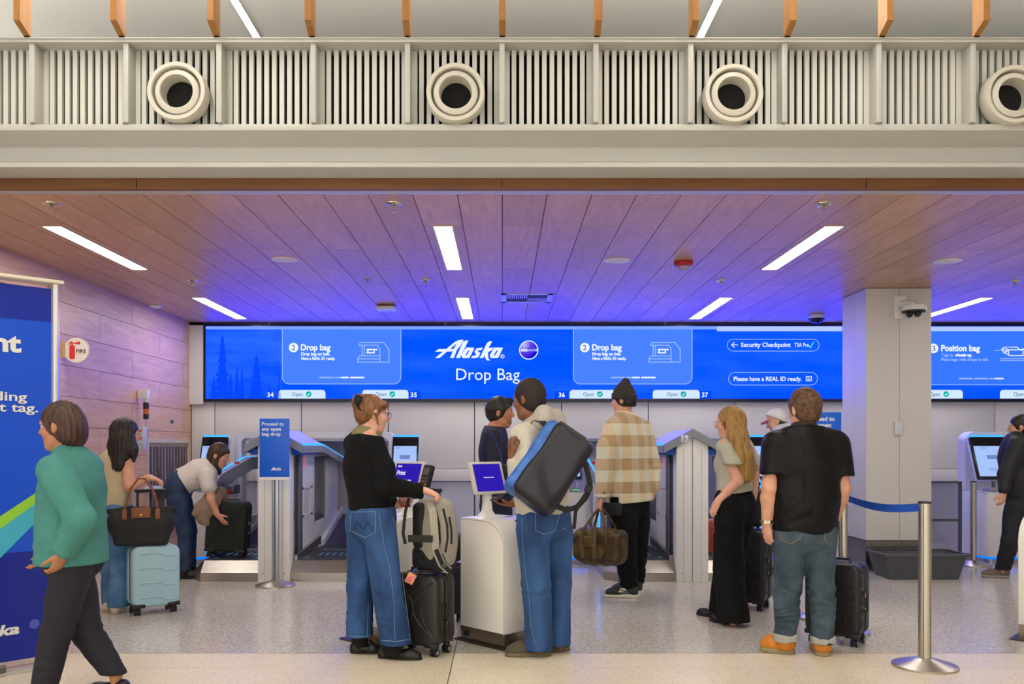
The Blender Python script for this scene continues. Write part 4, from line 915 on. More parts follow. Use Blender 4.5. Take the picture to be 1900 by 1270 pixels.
# ================================================================ SOFT SHAPES (signed distance -> one smooth mesh)
def V3(*a): return Vector(a if len(a) > 1 else a[0])
class SDF:
    def __init__(s): s.ops = []
    def rc(s, a, b, ra, rb, k=.03, n=None, flat=1., op='u'):       # tapered capsule, squashed along n
        a = np.array(a, float); b = np.array(b, float); R = max(ra, rb)
        lo = np.minimum(a, b)-R; hi = np.maximum(a, b)+R
        s.ops.append((op, k, lo, hi, ('rc', a, b, ra, rb, None if n is None else np.array(Vector(n).normalized()), flat))); return s
    def el(s, c, r, ax=None, k=.03, op='u'):                        # ellipsoid, axes given as three vectors
        c = np.array(c, float); r = np.array(r, float); A = np.eye(3) if ax is None else np.array([list(Vector(v).normalized()) for v in ax])
        R = r.max(); s.ops.append((op, k, c-R, c+R, ('el', c, r, A))); return s
    def bx(s, c, r, ax=None, rd=.02, k=.02, op='u'):                # rounded box
        c = np.array(c, float); r = np.array(r, float); A = np.eye(3) if ax is None else np.array([list(Vector(v).normalized()) for v in ax])
        R = np.linalg.norm(r); s.ops.append((op, k, c-R, c+R, ('bx', c, r, A, rd))); return s
    def pl(s, p, n, k=.0):                                          # keep the side the normal points away from
        s.ops.append(('p', k, None, None, ('pl', np.array(p, float), np.array(Vector(n).normalized())))); return s
    def fn(s, f): s.ops.append(('f', 0, None, None, f)); return s
    def chain(s, pts, rs, **kw):
        for i in range(len(pts)-1): s.rc(pts[i], pts[i+1], rs[i], rs[i+1], **kw)
        return s
    def mesh(s, h):
        bs = [o for o in s.ops if o[0] in 'u']
        lo = np.min([o[2] for o in bs], 0)-3*h-.015; hi = np.max([o[3] for o in bs], 0)+3*h+.015
        nx, ny, nz = [int(math.ceil((hi[i]-lo[i])/h))+1 for i in range(3)]
        ax = [lo[i]+h*np.arange(n) for i, n in enumerate((nx, ny, nz))]
        V = np.full((nx, ny, nz), .5, np.float32)
        for op, k, l, u, q in s.ops:
            if op in 'uds':
                m = k+2*h+.01
                sl = tuple(slice(max(0, int((l[i]-m-lo[i])/h)), min((nx, ny, nz)[i], int((u[i]+m-lo[i])/h)+2)) for i in range(3))
            else: sl = (slice(0, nx), slice(0, ny), slice(0, nz))
            X = ax[0][sl[0]][:, None, None]; Y = ax[1][sl[1]][None, :, None]; Z = ax[2][sl[2]][None, None, :]
            if op == 'f': V[sl] += q(X, Y, Z).astype(np.float32); continue
            if q[0] == 'rc':
                _, a, b, ra, rb, n, fl = q
                d = b-a; px, py, pz = X-a[0], Y-a[1], Z-a[2]
                if n is not None and fl != 1.:
                    g = 1./fl-1.; pn = (px*n[0]+py*n[1]+pz*n[2])*g; px = px+pn*n[0]; py = py+pn*n[1]; pz = pz+pn*n[2]; d = d+d.dot(n)*g*n
                t = np.clip((px*d[0]+py*d[1]+pz*d[2])/max(d.dot(d), 1e-9), 0, 1)
                D = np.sqrt((px-t*d[0])**2+(py-t*d[1])**2+(pz-t*d[2])**2)-(ra+(rb-ra)*t)
            elif q[0] == 'el':
                _, c, r, A = q; px, py, pz = X-c[0], Y-c[1], Z-c[2]; k0 = 0; k1 = 0
                for i in range(3):
                    e = (px*A[i, 0]+py*A[i, 1]+pz*A[i, 2]); k0 = k0+(e/r[i])**2; k1 = k1+(e/r[i]**2)**2
                k0 = np.sqrt(k0); D = k0*(k0-1)/np.maximum(np.sqrt(k1), 1e-6)
            elif q[0] == 'bx':
                _, c, r, A, rd = q; px, py, pz = X-c[0], Y-c[1], Z-c[2]; o2 = 0; mx = None
                for i in range(3):
                    e = np.abs(px*A[i, 0]+py*A[i, 1]+pz*A[i, 2])-(r[i]-rd); o2 = o2+np.maximum(e, 0)**2; mx = e if mx is None else np.maximum(mx, e)
                D = np.sqrt(o2)+np.minimum(mx, 0)-rd
            else:
                _, p, n = q; D = (X-p[0])*n[0]+(Y-p[1])*n[1]+(Z-p[2])*n[2]
            A0 = V[sl]
            if op == 'u':
                if k > 0: hh = np.maximum(k-np.abs(A0-D), 0)/k; V[sl] = np.minimum(A0, D)-hh*hh*k*.25
                else: V[sl] = np.minimum(A0, D)
            elif op == 'd':
                D = -D; hh = np.maximum(k-np.abs(A0-D), 0)/max(k, 1e-6); V[sl] = np.maximum(A0, D)+hh*hh*k*.25
            else:
                V[sl] = np.maximum(A0, D)
        I = V < 0
        cnt = np.zeros((nx-1, ny-1, nz-1), np.int8); cs = [(i, j, k) for i in (0, 1) for j in (0, 1) for k in (0, 1)]
        for i, j, k in cs: cnt += I[i:nx-1+i, j:ny-1+j, k:nz-1+k]
        act = np.argwhere((cnt > 0) & (cnt < 8))
        vals = np.stack([V[act[:, 0]+i, act[:, 1]+j, act[:, 2]+k] for i, j, k in cs], 1)
        sm = np.zeros((len(act), 3)); nn = np.zeros(len(act))
        for a in range(8):
            for b in range(a+1, 8):
                ca, cb = np.array(cs[a]), np.array(cs[b])
                if np.abs(ca-cb).sum() != 1: continue
                va, vb = vals[:, a], vals[:, b]; m = (va < 0) != (vb < 0)
                t = np.where(m, va/np.where(m, va-vb, 1), 0)
                sm += np.where(m[:, None], ca+(cb-ca)*t[:, None], 0); nn += m
        P3 = (act+sm/nn[:, None])*h+lo
        idx = -np.ones((nx-1, ny-1, nz-1), np.int64); idx[act[:, 0], act[:, 1], act[:, 2]] = np.arange(len(act))
        F4 = []
        for axi in range(3):
            sa = [slice(None)]*3; sb = [slice(None)]*3; sa[axi] = slice(0, -1); sb[axi] = slice(1, None)
            A1, B1 = I[tuple(sa)], I[tuple(sb)]; e = np.argwhere(A1 != B1)
            o1, o2 = [(1, 2), (2, 0), (0, 1)][axi]
            e = e[(e[:, o1] > 0) & (e[:, o2] > 0) & (e[:, o1] < (nx, ny, nz)[o1]-1) & (e[:, o2] < (nx, ny, nz)[o2]-1)]
            fl = A1[e[:, 0], e[:, 1], e[:, 2]]
            def g(d1, d2):
                c = e.copy(); c[:, o1] -= d1; c[:, o2] -= d2; return idx[c[:, 0], c[:, 1], c[:, 2]]
            qd = np.stack([g(1, 1), g(0, 1), g(0, 0), g(1, 0)], 1); qd[~fl] = qd[~fl][:, ::-1]; F4.append(qd)
        F4 = np.concatenate(F4); F4 = F4[(F4 >= 0).all(1)]
        return P3, F4
    def build(s, name, m, parent=None, h=.008, smooth_it=1, matfn=None):
        v, f = s.mesh(h)
        for _ in range(smooth_it):                                  # light Laplacian pass takes the grid look off
            ac = np.zeros_like(v); c = np.zeros(len(v))
            for i in range(4):
                a, b = f[:, i], f[:, (i+1) % 4]
                for d in range(3): ac[:, d] += np.bincount(a, v[b, d], len(v))
                c += np.bincount(a, minlength=len(v))
            v = v*.5+ac/np.maximum(c, 1)[:, None]*.5
        o = np_mesh(name, v, f, m, parent)
        if matfn is not None: 
            ctr = v[f].mean(1); o.data.polygons.foreach_set('material_index', matfn(ctr).astype(np.int32))
        return o
def np_mesh(name, v, f, m, parent=None):
    me = bpy.data.meshes.new(name)
    off = np.array(parent.matrix_world.translation if parent is None else root_loc(parent)) if parent is not None else np.zeros(3)
    v = np.asarray(v)-off
    me.vertices.add(len(v)); me.vertices.foreach_set('co', v.astype(np.float32).ravel())
    me.loops.add(f.size); me.loops.foreach_set('vertex_index', f.astype(np.int32).ravel())
    me.polygons.add(len(f)); me.polygons.foreach_set('loop_start', np.arange(0, f.size, 4, dtype=np.int32)); me.polygons.foreach_set('loop_total', np.full(len(f), 4, np.int32))
    for q in (m if isinstance(m, (list, tuple)) else [m]): me.materials.append(q)
    me.update(calc_edges=True); me.polygons.foreach_set('use_smooth', np.ones(len(f), bool))
    o = bpy.data.objects.new(name, me); link(o, parent); return o
def root_loc(o):
    p = Vector((0, 0, 0))
    while o is not None: p = p+o.location; o = o.parent
    return p
def rel(parent, mb):                                               # world-space MB parts under an unrotated thing
    q = root_loc(parent); mb.v = [(a[0]-q.x, a[1]-q.y, a[2]-q.z) for a in mb.v]; return mb
def folds(amp, fr, seed=0, zs=.5):
    rr = np.random.RandomState(seed); K = rr.normal(size=(5, 3)); K /= np.linalg.norm(K, axis=1)[:, None]; K[:, 2] *= zs; ph = rr.uniform(0, 6.28, 5)
    def f(X, Y, Z):
        s = 0
        for i in range(5):
            w = fr*(.6+.35*i); s = s+np.sin(w*(K[i, 0]*X+K[i, 1]*Y+K[i, 2]*Z)+ph[i]+1.3*np.sin(.5*w*(K[(i+1) % 5, 0]*X+K[(i+1) % 5, 1]*Y+K[(i+1) % 5, 2]*Z)))/(1+.5*i)
        return amp*s
    return f
def creases(amp, wl, axis_pt, z0, z1, seed=0):                     # near-horizontal fabric creases around a bend, fading out
    def f(X, Y, Z):
        w = np.clip(1-np.abs((Z-(z0+z1)/2)/((z1-z0)/2)), 0, 1)
        an = np.arctan2(Y-axis_pt[1], X-axis_pt[0]); return amp*w*(.35+.65*np.sin(1.5*an+seed+Z*9))*np.sin(2*math.pi*(Z+.35*(X-axis_pt[0])*np.sin(Z*23+seed)+.3*(Y-axis_pt[1])+.018*np.sin(31*X+seed)+.018*np.sin(2*an+seed))/wl+seed)
    return f
def streaks(c, n, amp, wob=6):                                     # hair locks running down from a crown
    def f(X, Y, Z):
        a = np.arctan2(Y-c[1], X-c[0]); return amp*(np.sin(n*a+wob*Z*3)+.6*np.sin(n*2.3*a-wob*Z*5+1)+.4*np.sin(n*4.1*a+2))
    return f
from mathutils.bvhtree import BVHTree
def bvh_of(o):
    q = root_loc(o.parent) if o.parent else Vector((0, 0, 0)); me = o.data; co = np.empty(len(me.vertices)*3, np.float32); me.vertices.foreach_get('co', co)
    co = co.reshape(-1, 3)+np.array(q); ix = np.empty(len(me.polygons)*4, np.int32); me.loops.foreach_get('vertex_index', ix)
    return BVHTree.FromPolygons([tuple(c) for c in co], [tuple(i) for i in ix.reshape(-1, 4)])
def cast_path(bv, pxs, d0=2.0, lift=.002):
    """follow a surface along points seen in the photo: rays from the lens onto that real surface"""
    out = []; nrm = []
    for px, py in pxs:
        d = (P(px, py, 5)-Vector((0, 0, EYE))).normalized(); hit = bv.ray_cast(Vector((0, 0, EYE))+d*d0, d)
        if hit[0] is not None: out.append(hit[0]+hit[1]*lift); nrm.append(hit[1])
    return out, nrm
def densify(p, n=4):
    o = []
    for a, b in zip(p[:-1], p[1:]):
        for i in range(n): o.append((a[0]+(b[0]-a[0])*i/n, a[1]+(b[1]-a[1])*i/n))
    return o+[p[-1]]

# ---------------------------------------------------------------- people
def FP(px, py): return P(px, py, F*EYE/(py-CY))                     # a point on the floor
UP = Vector((0, 0, 1))
def head_sdf(b, c, f, u, q=1., fem=False):
    f = Vector(f).normalized(); u = Vector(u); u = (u-f*u.dot(f)).normalized(); s = f.cross(u)
    def p(a, b_, c_): return c+f*a*q+u*b_*q+s*c_*q
    A = (s, f, u)
    b.el(p(-.014, .022, 0), (.076*q, .097*q, .098*q), A, .02); b.el(p(.03, -.045, 0), (.057*q, .062*q, .077*q), A, .03)
    b.rc(p(.058, -.098, .012), p(.058, -.098, -.012), .02*q, .02*q, .03)
    b.rc(p(.02, -.085, .045), p(.055, -.1, .012), .016*q, .016*q, .03); b.rc(p(.02, -.085, -.045), p(.055, -.1, -.012), .016*q, .016*q, .03)
    b.rc(p(.083, .028, .03), p(.083, .028, -.03), .012*q, .012*q, .02)
    b.rc(p(.088, .016, 0), p(.11, -.022, 0), .008*q, .0125*q, .012); b.rc(p(.094, -.028, .011), p(.094, -.028, -.011), .008*q, .008*q, .008)
    b.el(p(.083, -.058, 0), (.024*q, .013*q, .0085*q), A, .008); b.el(p(.083, -.070, 0), (.021*q, .012*q, .008*q), A, .006)
    for t in (-1, 1):
        b.el(p(.057, -.025, .036*t), (.026*q, .028*q, .028*q), A, .02)
        b.el(p(.098, .006, .031*t), (.015*q, .013*q, .010*q), A, .008, op='d')
        b.el(p(-.012, -.008, .079*t), (.010*q, .019*q, .033*q), A, .008); b.el(p(-.006, -.006, .09*t), (.006*q, .009*q, .018*q), A, .006, op='d')
    return p
def hand_sdf(b, w, d, n, th, curl=.5, q=1., spread=.0, k=.008, thumb_in=.3):
    """w wrist, d pointing direction, n palm normal (curl direction), th +1/-1 thumb side"""
    d = Vector(d).normalized(); n = Vector(n); n = (n-d*n.dot(d)).normalized(); s = d.cross(n)*th
    b.rc(w-d*.02*q, w+d*.03*q, .024*q, .03*q, .02, n, .72)
    b.el(w+d*.055*q, (.041*q, .05*q, .018*q), (s, d, n), .015)
    Ls = (.074, .083, .077, .06)
    for i in range(4):
        o = (.031-.0205*i); base = w+d*(.09-.004*abs(i-1))*q+s*o*q; dr = (d+s*(o*spread*12)).normalized(); a = .25*curl; pt = base-dr*.012*q; L = Ls[i]*q
        for j, (fr, r0, r1) in enumerate(((.45, .0095, .0088), (.31, .0088, .008), (.24, .008, .0068))):
            v = (dr*math.cos(a)+n*math.sin(a)); nx = pt+v*L*fr; b.rc(pt, nx, r0*q, r1*q, k if j == 0 else .004); pt = nx; a += .95*curl
    t0 = w+d*.025*q+s*.026*q; v1 = (d*.62+s*.62+n*thumb_in).normalized(); t1 = t0+v1*.038*q; v2 = (d*.85+s*.25+n*(thumb_in+.2)).normalized(); t2 = t1+v2*.03*q; t3 = t2+(d*.9+n*(thumb_in+.3)).normalized()*.024*q
    b.rc(t0, t1, .015*q, .0115*q, .015); b.rc(t1, t2, .0108*q, .0098*q, .005); b.rc(t2, t3, .0098*q, .0078*q, .005)
def hair_cap(u, c, f, up, q=1., th=.009, nape=True, ears=True, k=.02, face=1.0):
    f = Vector(f).normalized(); up = Vector(up); up = (up-f*up.dot(f)).normalized(); s = f.cross(up); A = (s, f, up)
    def p(a, b_, c_): return c+f*a*q+up*b_*q+s*c_*q
    u.el(p(-.016, .026, 0), ((.078+th)*q, (.098+th)*q, (.098+th)*q), A, k)
    if nape: u.el(p(-.05, -.035, 0), (.07*q, .052*q, .065*q), A, .03)
    return p, A, q, face, ears
def hair_cut(u, H):
    p, A, q, face, ears = H
    u.el(p(.092, -.036, 0), (.088*q*face, .077*q, .092*q), A, .012, 'd')
    if ears:
        for t in (-1, 1): u.el(p(-.006, -.016, .092*t), (.026*q, .024*q, .036*q), A, .008, 'd')
SKIN = {}
def skin(name, col, col2): return mat('skin_'+name, col, .48, var=0, vscale=14, col2=col2, bump=.02, bscale=120, spec=.35)
def eyes(parent, p, white='cfc5bd', iris='3a2618'):
    for t in (-1, 1):
        e = rel(parent, MB().sphere(tuple(p(.0765, .006, .031*t)), .0108, 14, 10)).build('eye', mat('eye_white', white, .2), parent, smooth=True)
        rel(parent, MB().sphere(tuple(p(.0825, .006, .0312*t)), .006, 12, 8)).build('iris', mat('iris', iris, .1), e, smooth=True).location = (0, 0, 0)
def shoe(parent, heel, toe, m_up, m_sole, wd=.042, ht=.07, sole=.025, style='shoe', name='shoe', h=.006, shaft=None, ank=None):
    """one shoe: an upper on a sole, standing on the floor between heel and toe points"""
    heel = Vector((heel[0], heel[1], 0)); toe = Vector((toe[0], toe[1], 0)); d = (toe-heel).normalized(); L = (toe-heel).length; sd = Vector((-d.y, d.x, 0))
    hp, bp, tp = heel+d*wd*.8, heel+d*L*.68, toe-d*wd*.75
    u = SDF(); zb = sole
    u.rc(hp+UP*(zb+ht*.45), hp+UP*(zb+.01), wd*.82, wd*.88, .02); u.rc(hp+UP*(zb+ht*.4), bp+UP*(zb+.015), wd*.8, wd*1.0, .03); u.rc(bp+UP*(zb+.012), tp+UP*(zb+.006), wd*1.0, wd*.78, .03)
    if shaft:
        ak = Vector((ank[0], ank[1], 0)) if ank is not None else hp+d*.018
        u.rc(ak+UP*(zb+ht*.3), ak+UP*(zb+shaft), wd*.95, wd*.98, .03); u.rc(ak+UP*(zb+.03), hp+UP*(zb+.03), wd*.9, wd*.85, .02)
    if style == 'flat': u.el(heel+d*L*.42+UP*(zb+ht*.98), (L*.33, wd*.72, ht*.6), (d, sd, UP), .01, op='d')
    u.pl((0, 0, sole*.6), (0, 0, -1)); 
    u.pl((0, 0, zb+max(ht, shaft or 0)), (0, 0, 1))
    o = u.build(name, m_up, parent, h)
    s = SDF(); k = 1.06
    s.rc(hp, bp, wd*.9*k, wd*1.04*k, .02); s.rc(bp, tp, wd*1.04*k, wd*.85*k, .02); s.pl((0, 0, sole), (0, 0, 1)); s.pl((0, 0, .001), (0, 0, -1))
    so = s.build('sole', m_sole, o, h); so.location = (0, 0, 0); 
    # sole mesh was made relative to the whole chain of parents; nothing else to shift
    return o
class Person:
    def __init__(s, label, D, f, base, skin_m, h=.0075, name='person', group=None):
        s.D = D; s.f = Vector((f[0], f[1], 0)).normalized(); s.s = Vector((s.f.y, -s.f.x, 0)); s.h = h
        s.root = thing(name, label, 'person', (base[0], base[1], 0), 0, group); s.skin = skin_m; s.b = SDF()
    def J(s, px, py, dd=0.): return P(px, py, s.D+dd)
    def torso(s, b, top, chest, waist, hip, w, off=0., flat=.64, k=.06, belly=0.):
        """w = half widths at shoulder, chest, waist, hip"""
        n = s.f
        b.rc(top-s.s*(w[0]-.05), top+s.s*(w[0]-.05), .055+off, .055+off, k)
        b.rc(top-UP*.03, chest, w[1]*.86+off, w[1]+off, k, n, flat); b.rc(chest, waist, w[1]+off, w[2]+off, k, n, flat+.02); b.rc(waist, hip, w[2]+off, w[3]+off, k, n, flat+.06)
        if belly: b.el(waist+n*.04, (w[2]*.8, .1, .15), (s.s, n, UP), .06)
    def limb(s, b, pts, rs, k=.02, **kw): b.chain(pts, rs, k=k, **kw)
    def body(s, name='body', h=None): s.bo = s.b.build(name, s.skin, s.root, h or s.h); return s.bo
# ================================================================ PEOPLE
light_skin = skin('light', 'd8a58a', 'c98f74'); fair_skin = skin('fair', 'e2b09a', 'd39a84'); tan_skin = skin('tan', 'b98264', 'a87052'); brown_skin = skin('brown', '8a5c42', '784c35')
denim = mat('denim_mid', '335a90', .8, col2='1c3a68', vscale=6, bump=.12, bscale=220, stretch=(1, 1, .4), wrk=.3, wsc=9.)
denim_d = mat('denim_dark', '2a4163', .8, col2='1a2c4a', vscale=8, bump=.12, bscale=220, wrk=.3)
denim_l = mat('denim_light', '5a83ab', .8, col2='3a648f', vscale=7, bump=.12, bscale=220, wrk=.3)
denim_g = mat('denim_grey', '475866', .8, col2='2c3b48', vscale=6, bump=.12, bscale=220, wrk=.4, wsc=10.)
black_cloth = mat('black_cloth', '0e0e10', .9, bump=.08, bscale=160, spec=.25, wrk=.5)
black_shirt = mat('black_polo', '0a0a0c', .5, bump=.05, bscale=160, spec=.25, wrk=.55, wsc=5.)
stitch = mat('denim_stitch', '7792b0', .9); stitch_t = mat('tan_stitch', '9a7a52', .9)
blk_shoe = mat('black_leather', '16140f', .4, bump=.05, bscale=80)
def pants(pr, name, m, hip, hr, legs, h=None, fold=.003, seed=1, flat=.85, cut=None, crease=1.0):
    """legs: list of ([points], [radii], hem_z)"""
    objs = SDF(); n = pr.f
    objs.rc(hip+UP*.06-pr.s*.04, hip+UP*.06+pr.s*.04, hr*.82, hr*.82, .05, n, flat)
    objs.rc(hip-pr.s*.06, hip+pr.s*.06, hr*.78, hr*.78, .06, n, flat+.05)
    objs.el(hip-n*.05-UP*.03-pr.s*.06, (.09, .09, .1), None, .05); objs.el(hip-n*.05-UP*.03+pr.s*.06, (.09, .09, .1), None, .05)
    for pts, rs in legs: objs.chain(pts, rs, k=.02)
    objs.fn(folds(fold, 26, seed, .7))
    for pts, rs in legs: objs.fn(creases(fold*crease, .075, pts[-1], pts[-1].z, pts[-1].z+.3, seed)); objs.fn(creases(fold*crease, .09, pts[1], pts[1].z-.14, pts[1].z+.12, seed+2))
    if cut: objs.pl(*cut)
    for pts, rs in legs:                                            # clean hem
        objs.bx(pts[-1]-UP*.2, (.14, .14, .2), None, .002, 0, 'd')
    return objs.build(name, m, pr.root, h or pr.h)
def px_tube(pr, bv, pxs, r, m, name, parent=None, lift=.0015, n=5):
    pts, _ = cast_path(bv, densify(pxs, n), lift=lift)
    if len(pts) > 2: return rel(pr.root if parent is None else parent, MB().tube(pts, r, 6)).build(name, m, parent or pr.root, smooth=True)

# ---------------- A: woman in the black cardigan
a = Person('woman in black cardigan and wide blue jeans, hair in a claw clip', 5.55, (.82, .57), (XP(690, 5.55), 5.55), fair_skin)
J = a.J
top, chest, waist, hip = J(674, 822), J(674, 862), J(685, 918), J(689, 965)
hc = J(692, 768); hp = head_sdf(a.b, hc, (.86, .48, -.16), (0, 0, 1), 1.0)
a.b.rc(J(685, 786), J(679, 812), .05, .058, .03)
a.torso(a.b, top, chest, waist, hip, (.15, .13, .12, .14))
shR, shL = top+a.s*.15, top-a.s*.15
elR, wrR = J(716, 903, -.17), J(786, 911, -.10); elL, wrL = J(715, 905, .17), J(733, 936, .02)
for sh, el_, wr in ((shR, elR, wrR), (shL, elL, wrL)): a.b.chain([sh, el_, wr], [.04, .035, .025], k=.02)
hand_sdf(a.b, wrR+Vector((.012, 0, 0)), (.95, 0, -.35), (-.3, 0, -1), 1, 1.35, .92)
hand_sdf(a.b, wrL, (.9, -.15, .05), (-.1, -.5, .8), 1, .7, .9)
legR = [J(704, 985, -.09), J(716, 1090, -.10), FP(735, 1224)+UP*.10]; legL = [J(673, 985, .06), J(668, 1090, .05), FP(666, 1212)+UP*.11]
for l in (legR, legL): a.b.chain([l[0], l[1], l[2], Vector((l[2].x, l[2].y, .05))], [.07, .05, .032, .03], k=.02)
body = a.body(); eyes(a.root, hp)
jn = pants(a, 'jeans', denim, hip-UP*.01, .175, [(legR, [.108, .094, .1]), (legL, [.105, .088, .09])], seed=3, cut=(J(690, 940), (0, 0, 1)))
bv = bvh_of(jn)
for ln in ([(728, 960), (740, 1000), (752, 1060), (757, 1120), (760, 1184)], [(703, 952), (712, 1010), (724, 1060), (731, 1120), (733, 1186)], [(683, 1120), (681, 1180)]): px_tube(a, bv, ln, .0014, stitch, 'leg_seam', jn)
px_tube(a, bv, [(651, 955), (650, 985), (677, 998), (697, 989), (697, 950), (651, 951)], .002, stitch, 'pocket_seam', jn)
px_tube(a, bv, [(657, 985), (663, 968), (674, 984), (683, 968), (690, 986)], .003, mat('denim_ink', '1d3553', .9), 'pocket_stitching', jn)
px_tube(a, bv, [(645, 1181), (665, 1182), (687, 1180)], .0025, stitch, 'hem_seam', jn); px_tube(a, bv, [(709, 1189), (735, 1191), (760, 1187)], .0025, stitch, 'hem_seam', jn)
t = SDF(); a.torso(t, top-UP*.012, chest, J(684, 915), J(687, 950), (.165, .155, .152, .172), .012, .66)
t.chain([shR-UP*.01, J(714, 868, -.16), elR, wrR-Vector((.006, 0, 0))], [.072, .062, .062, .047], k=.03); t.chain([shL-UP*.01, elL, wrL-Vector((.02, 0, 0))], [.07, .055, .043], k=.03)
t.fn(folds(.0028, 34, 5, .6)); t.fn(creases(.004, .05, elR, elR.z-.05, elR.z+.12, 1)); t.pl(J(688, 946), (0, 0, -1)); t.pl(J(680, 806), (.15, 0, 1))
t.bx(wrR+Vector((.1, 0, 0)), (.1, .1, .1), None, .002, 0, 'd')
t.build('cardigan', black_cloth, a.root, .008)
t = SDF(); t.rc(J(680, 806), J(683, 794), .092, .066, .02); t.rc(J(668, 808), J(697, 808), .05, .045, .02); t.el(J(684, 790), (.058, .058, .03), None, .01, 'd'); t.pl(J(681, 812), (0, 0, -1)); t.fn(folds(.002, 50, 8))
t.build('shirt_collar', mat('olive_cotton', '7d7650', .85, bump=.05, bscale=200), a.root, .006)
hr_brown = mat('hair_copper', '8a5a34', .45, col2='5e3a20', vscale=16, stretch=(3, 3, .6), bump=.3, bscale=60)
u = SDF(); cr = J(685, 757)
u.el(hc+Vector((-.018, .0, .032)), (.094, .092, .094), None, .03); u.el(J(674, 772, -.02), (.052, .06, .06), None, .04); u.el(J(668, 748, -.02), (.05, .05, .055), None, .03); u.el(J(664, 741, -.03), (.035, .035, .03), None, .02)
u.rc(J(698, 770, -.08), J(703, 792, -.08), .012, .006, .02); u.el(J(712, 752, -.02), (.03, .05, .025), None, .02)
u.fn(streaks(J(660, 745), 26, .0022, 3)); 
u.el(J(719, 785, .0), (.062, .085, .062), None, .02, 'd'); u.el(J(694, 800, -.03), (.03, .06, .035), None, .02, 'd')
u.build('hair', hr_brown, a.root, .0055)
k = MB()
for i in range(6): k.tube([J(660+i*2.5, 732+i*1.0, -.07), J(656+i*1.5, 745+i*2, -.11), J(664+i*1.2, 757+i*1, -.09)], .005, 6)
k.tube([J(657, 740, -.09), J(672, 744, -.09)], .008, 8); rel(a.root, k).build('claw_clip', mat('clip_black', '15181d', .2), a.root, smooth=True)
k = MB(); lens = J(716, 775, -.02)
k.tube([hp(.1, .006, .032)+Vector((0, 0, 0))+a.f*.004+Vector((0, 0, .02*math.sin(x)))+Vector((.57, -.82, 0))*.02*math.cos(x) for x in np.linspace(0, 6.28, 18)], .0018, 6)
k.tube([hp(.1, .006, -.032)+a.f*.004+Vector((0, 0, .02*math.sin(x)))+Vector((.57, -.82, 0))*.02*math.cos(x) for x in np.linspace(0, 6.28, 18)], .0018, 6)
k.tube([hp(.1, .012, .052), hp(.0, .016, .083), hp(-.012, .006, .088)], .002, 6); k.tube([hp(.105, .01, .012), hp(.105, .01, -.012)], .0018, 6)
rel(a.root, k).build('glasses', mat('frame_violet', '5d5a8c', .25), a.root, smooth=True)
for l, hx in ((legR, FP(722, 1222)), (legL, FP(668, 1211))):
  sk = SDF(); sk.rc(Vector((l[2].x, l[2].y, .16)), Vector((hx.x, hx.y, .06)), .05, .053, .02); sk.rc(Vector((l[2].x, l[2].y, .14)), Vector((l[2].x, l[2].y, .045)), .044, .04, .02)
  sk.build('sock', mat('black_sock', '0f0f11', .9), a.root, .007)
for hl, tl in ((FP(703, 1221), FP(782, 1225)), (FP(651, 1212), FP(712, 1212))):
    so = shoe(a.root, hl, tl, blk_shoe, mat('black_sole', '1b1713', .6), .042, .055, .012, 'flat', 'ballet_flat')
    d_ = (tl-hl).normalized(); mid = hl+d_*.13; sd = Vector((-d_.y, d_.x, 0)); rel(so, MB().ribbon([mid+sd*.045+UP*.03, mid+sd*.03+UP*.075, mid+UP*.085, mid-sd*.03+UP*.075, mid-sd*.046+UP*.03], .012, .003, (d_.x*.2, d_.y*.2, 1))).build('strap', blk_shoe, so)
kp = wrL+Vector((.06, -.02, .03)); tag(MB().box(-.035, .035, -.006, .006, -.075, .075, M=TR(kp, .5, -1.0, .2)).build('phone', mat('phone_case', '8a2f2a', .4), None, bevel=.005), 'small red phone in the hand of the woman in black', 'phone')
def legskin(b, legs, r=(.07, .05, .03, .027)):
    for l in legs: b.chain([l[0], l[1], l[2], Vector((l[2].x, l[2].y, .05))], list(r), k=.02)
hair_black = mat('hair_black', '14110f', .4, col2='221b17', vscale=18, stretch=(3, 3, .5), bump=.3, bscale=70)
# ---------------- B: man in the grey hoodie
b_ = Person('man in pale grey hoodie and blue jeans carrying a duffel on his back', 5.62, (-.72, .69), (XP(1010, 5.62), 5.62), brown_skin)
J = b_.J
top, chest, waist, hip = J(1003, 806), J(1003, 850), J(1005, 915), J(1008, 965)
hc = J(981, 741); hp = head_sdf(b_.b, hc, (-.8, .6, -.12), (0, 0, 1), 1.04)
b_.b.rc(J(987, 764), J(998, 795), .058, .065, .03); b_.torso(b_.b, top, chest, waist, hip, (.17, .15, .14, .15))
shL, shR = top-b_.s*.175, top+b_.s*.175
elL, wrL = J(963, 886, -.22), J(951, 846, -.2); elR, wrR = J(980, 900, .2), J(956, 934, .0)
for sh, e, w_ in ((shL, elL, wrL), (shR, elR, wrR)): b_.b.chain([sh, e, w_], [.045, .04, .03], k=.02)
hand_sdf(b_.b, wrL, (-.15, -.1, 1), (1, .35, .2), -1, 1.3, 1.0)
hand_sdf(b_.b, wrR, (-.95, -.1, .0), (.0, -.2, 1), -1, .55, 1.0)
legL = [J(990, 985, -.08), J(995, 1085, -.09), FP(1000, 1219)+UP*.045]; legR = [J(1032, 985, .08), J(1036, 1085, .1), FP(1038, 1210)+UP*.045]
legskin(b_.b, (legL, legR)); b_.body(); eyes(b_.root, hp)
jn = pants(b_, 'jeans', denim, hip, .172, [(legL, [.112, .092, .088]), (legR, [.108, .086, .075])], seed=11)
bv = bvh_of(jn)
for ln in ([(968, 962), (970, 1010), (975, 1060), (982, 1110), (985, 1160), (992, 1195)],): px_tube(b_, bv, ln, .0014, stitch, 'leg_seam', jn)
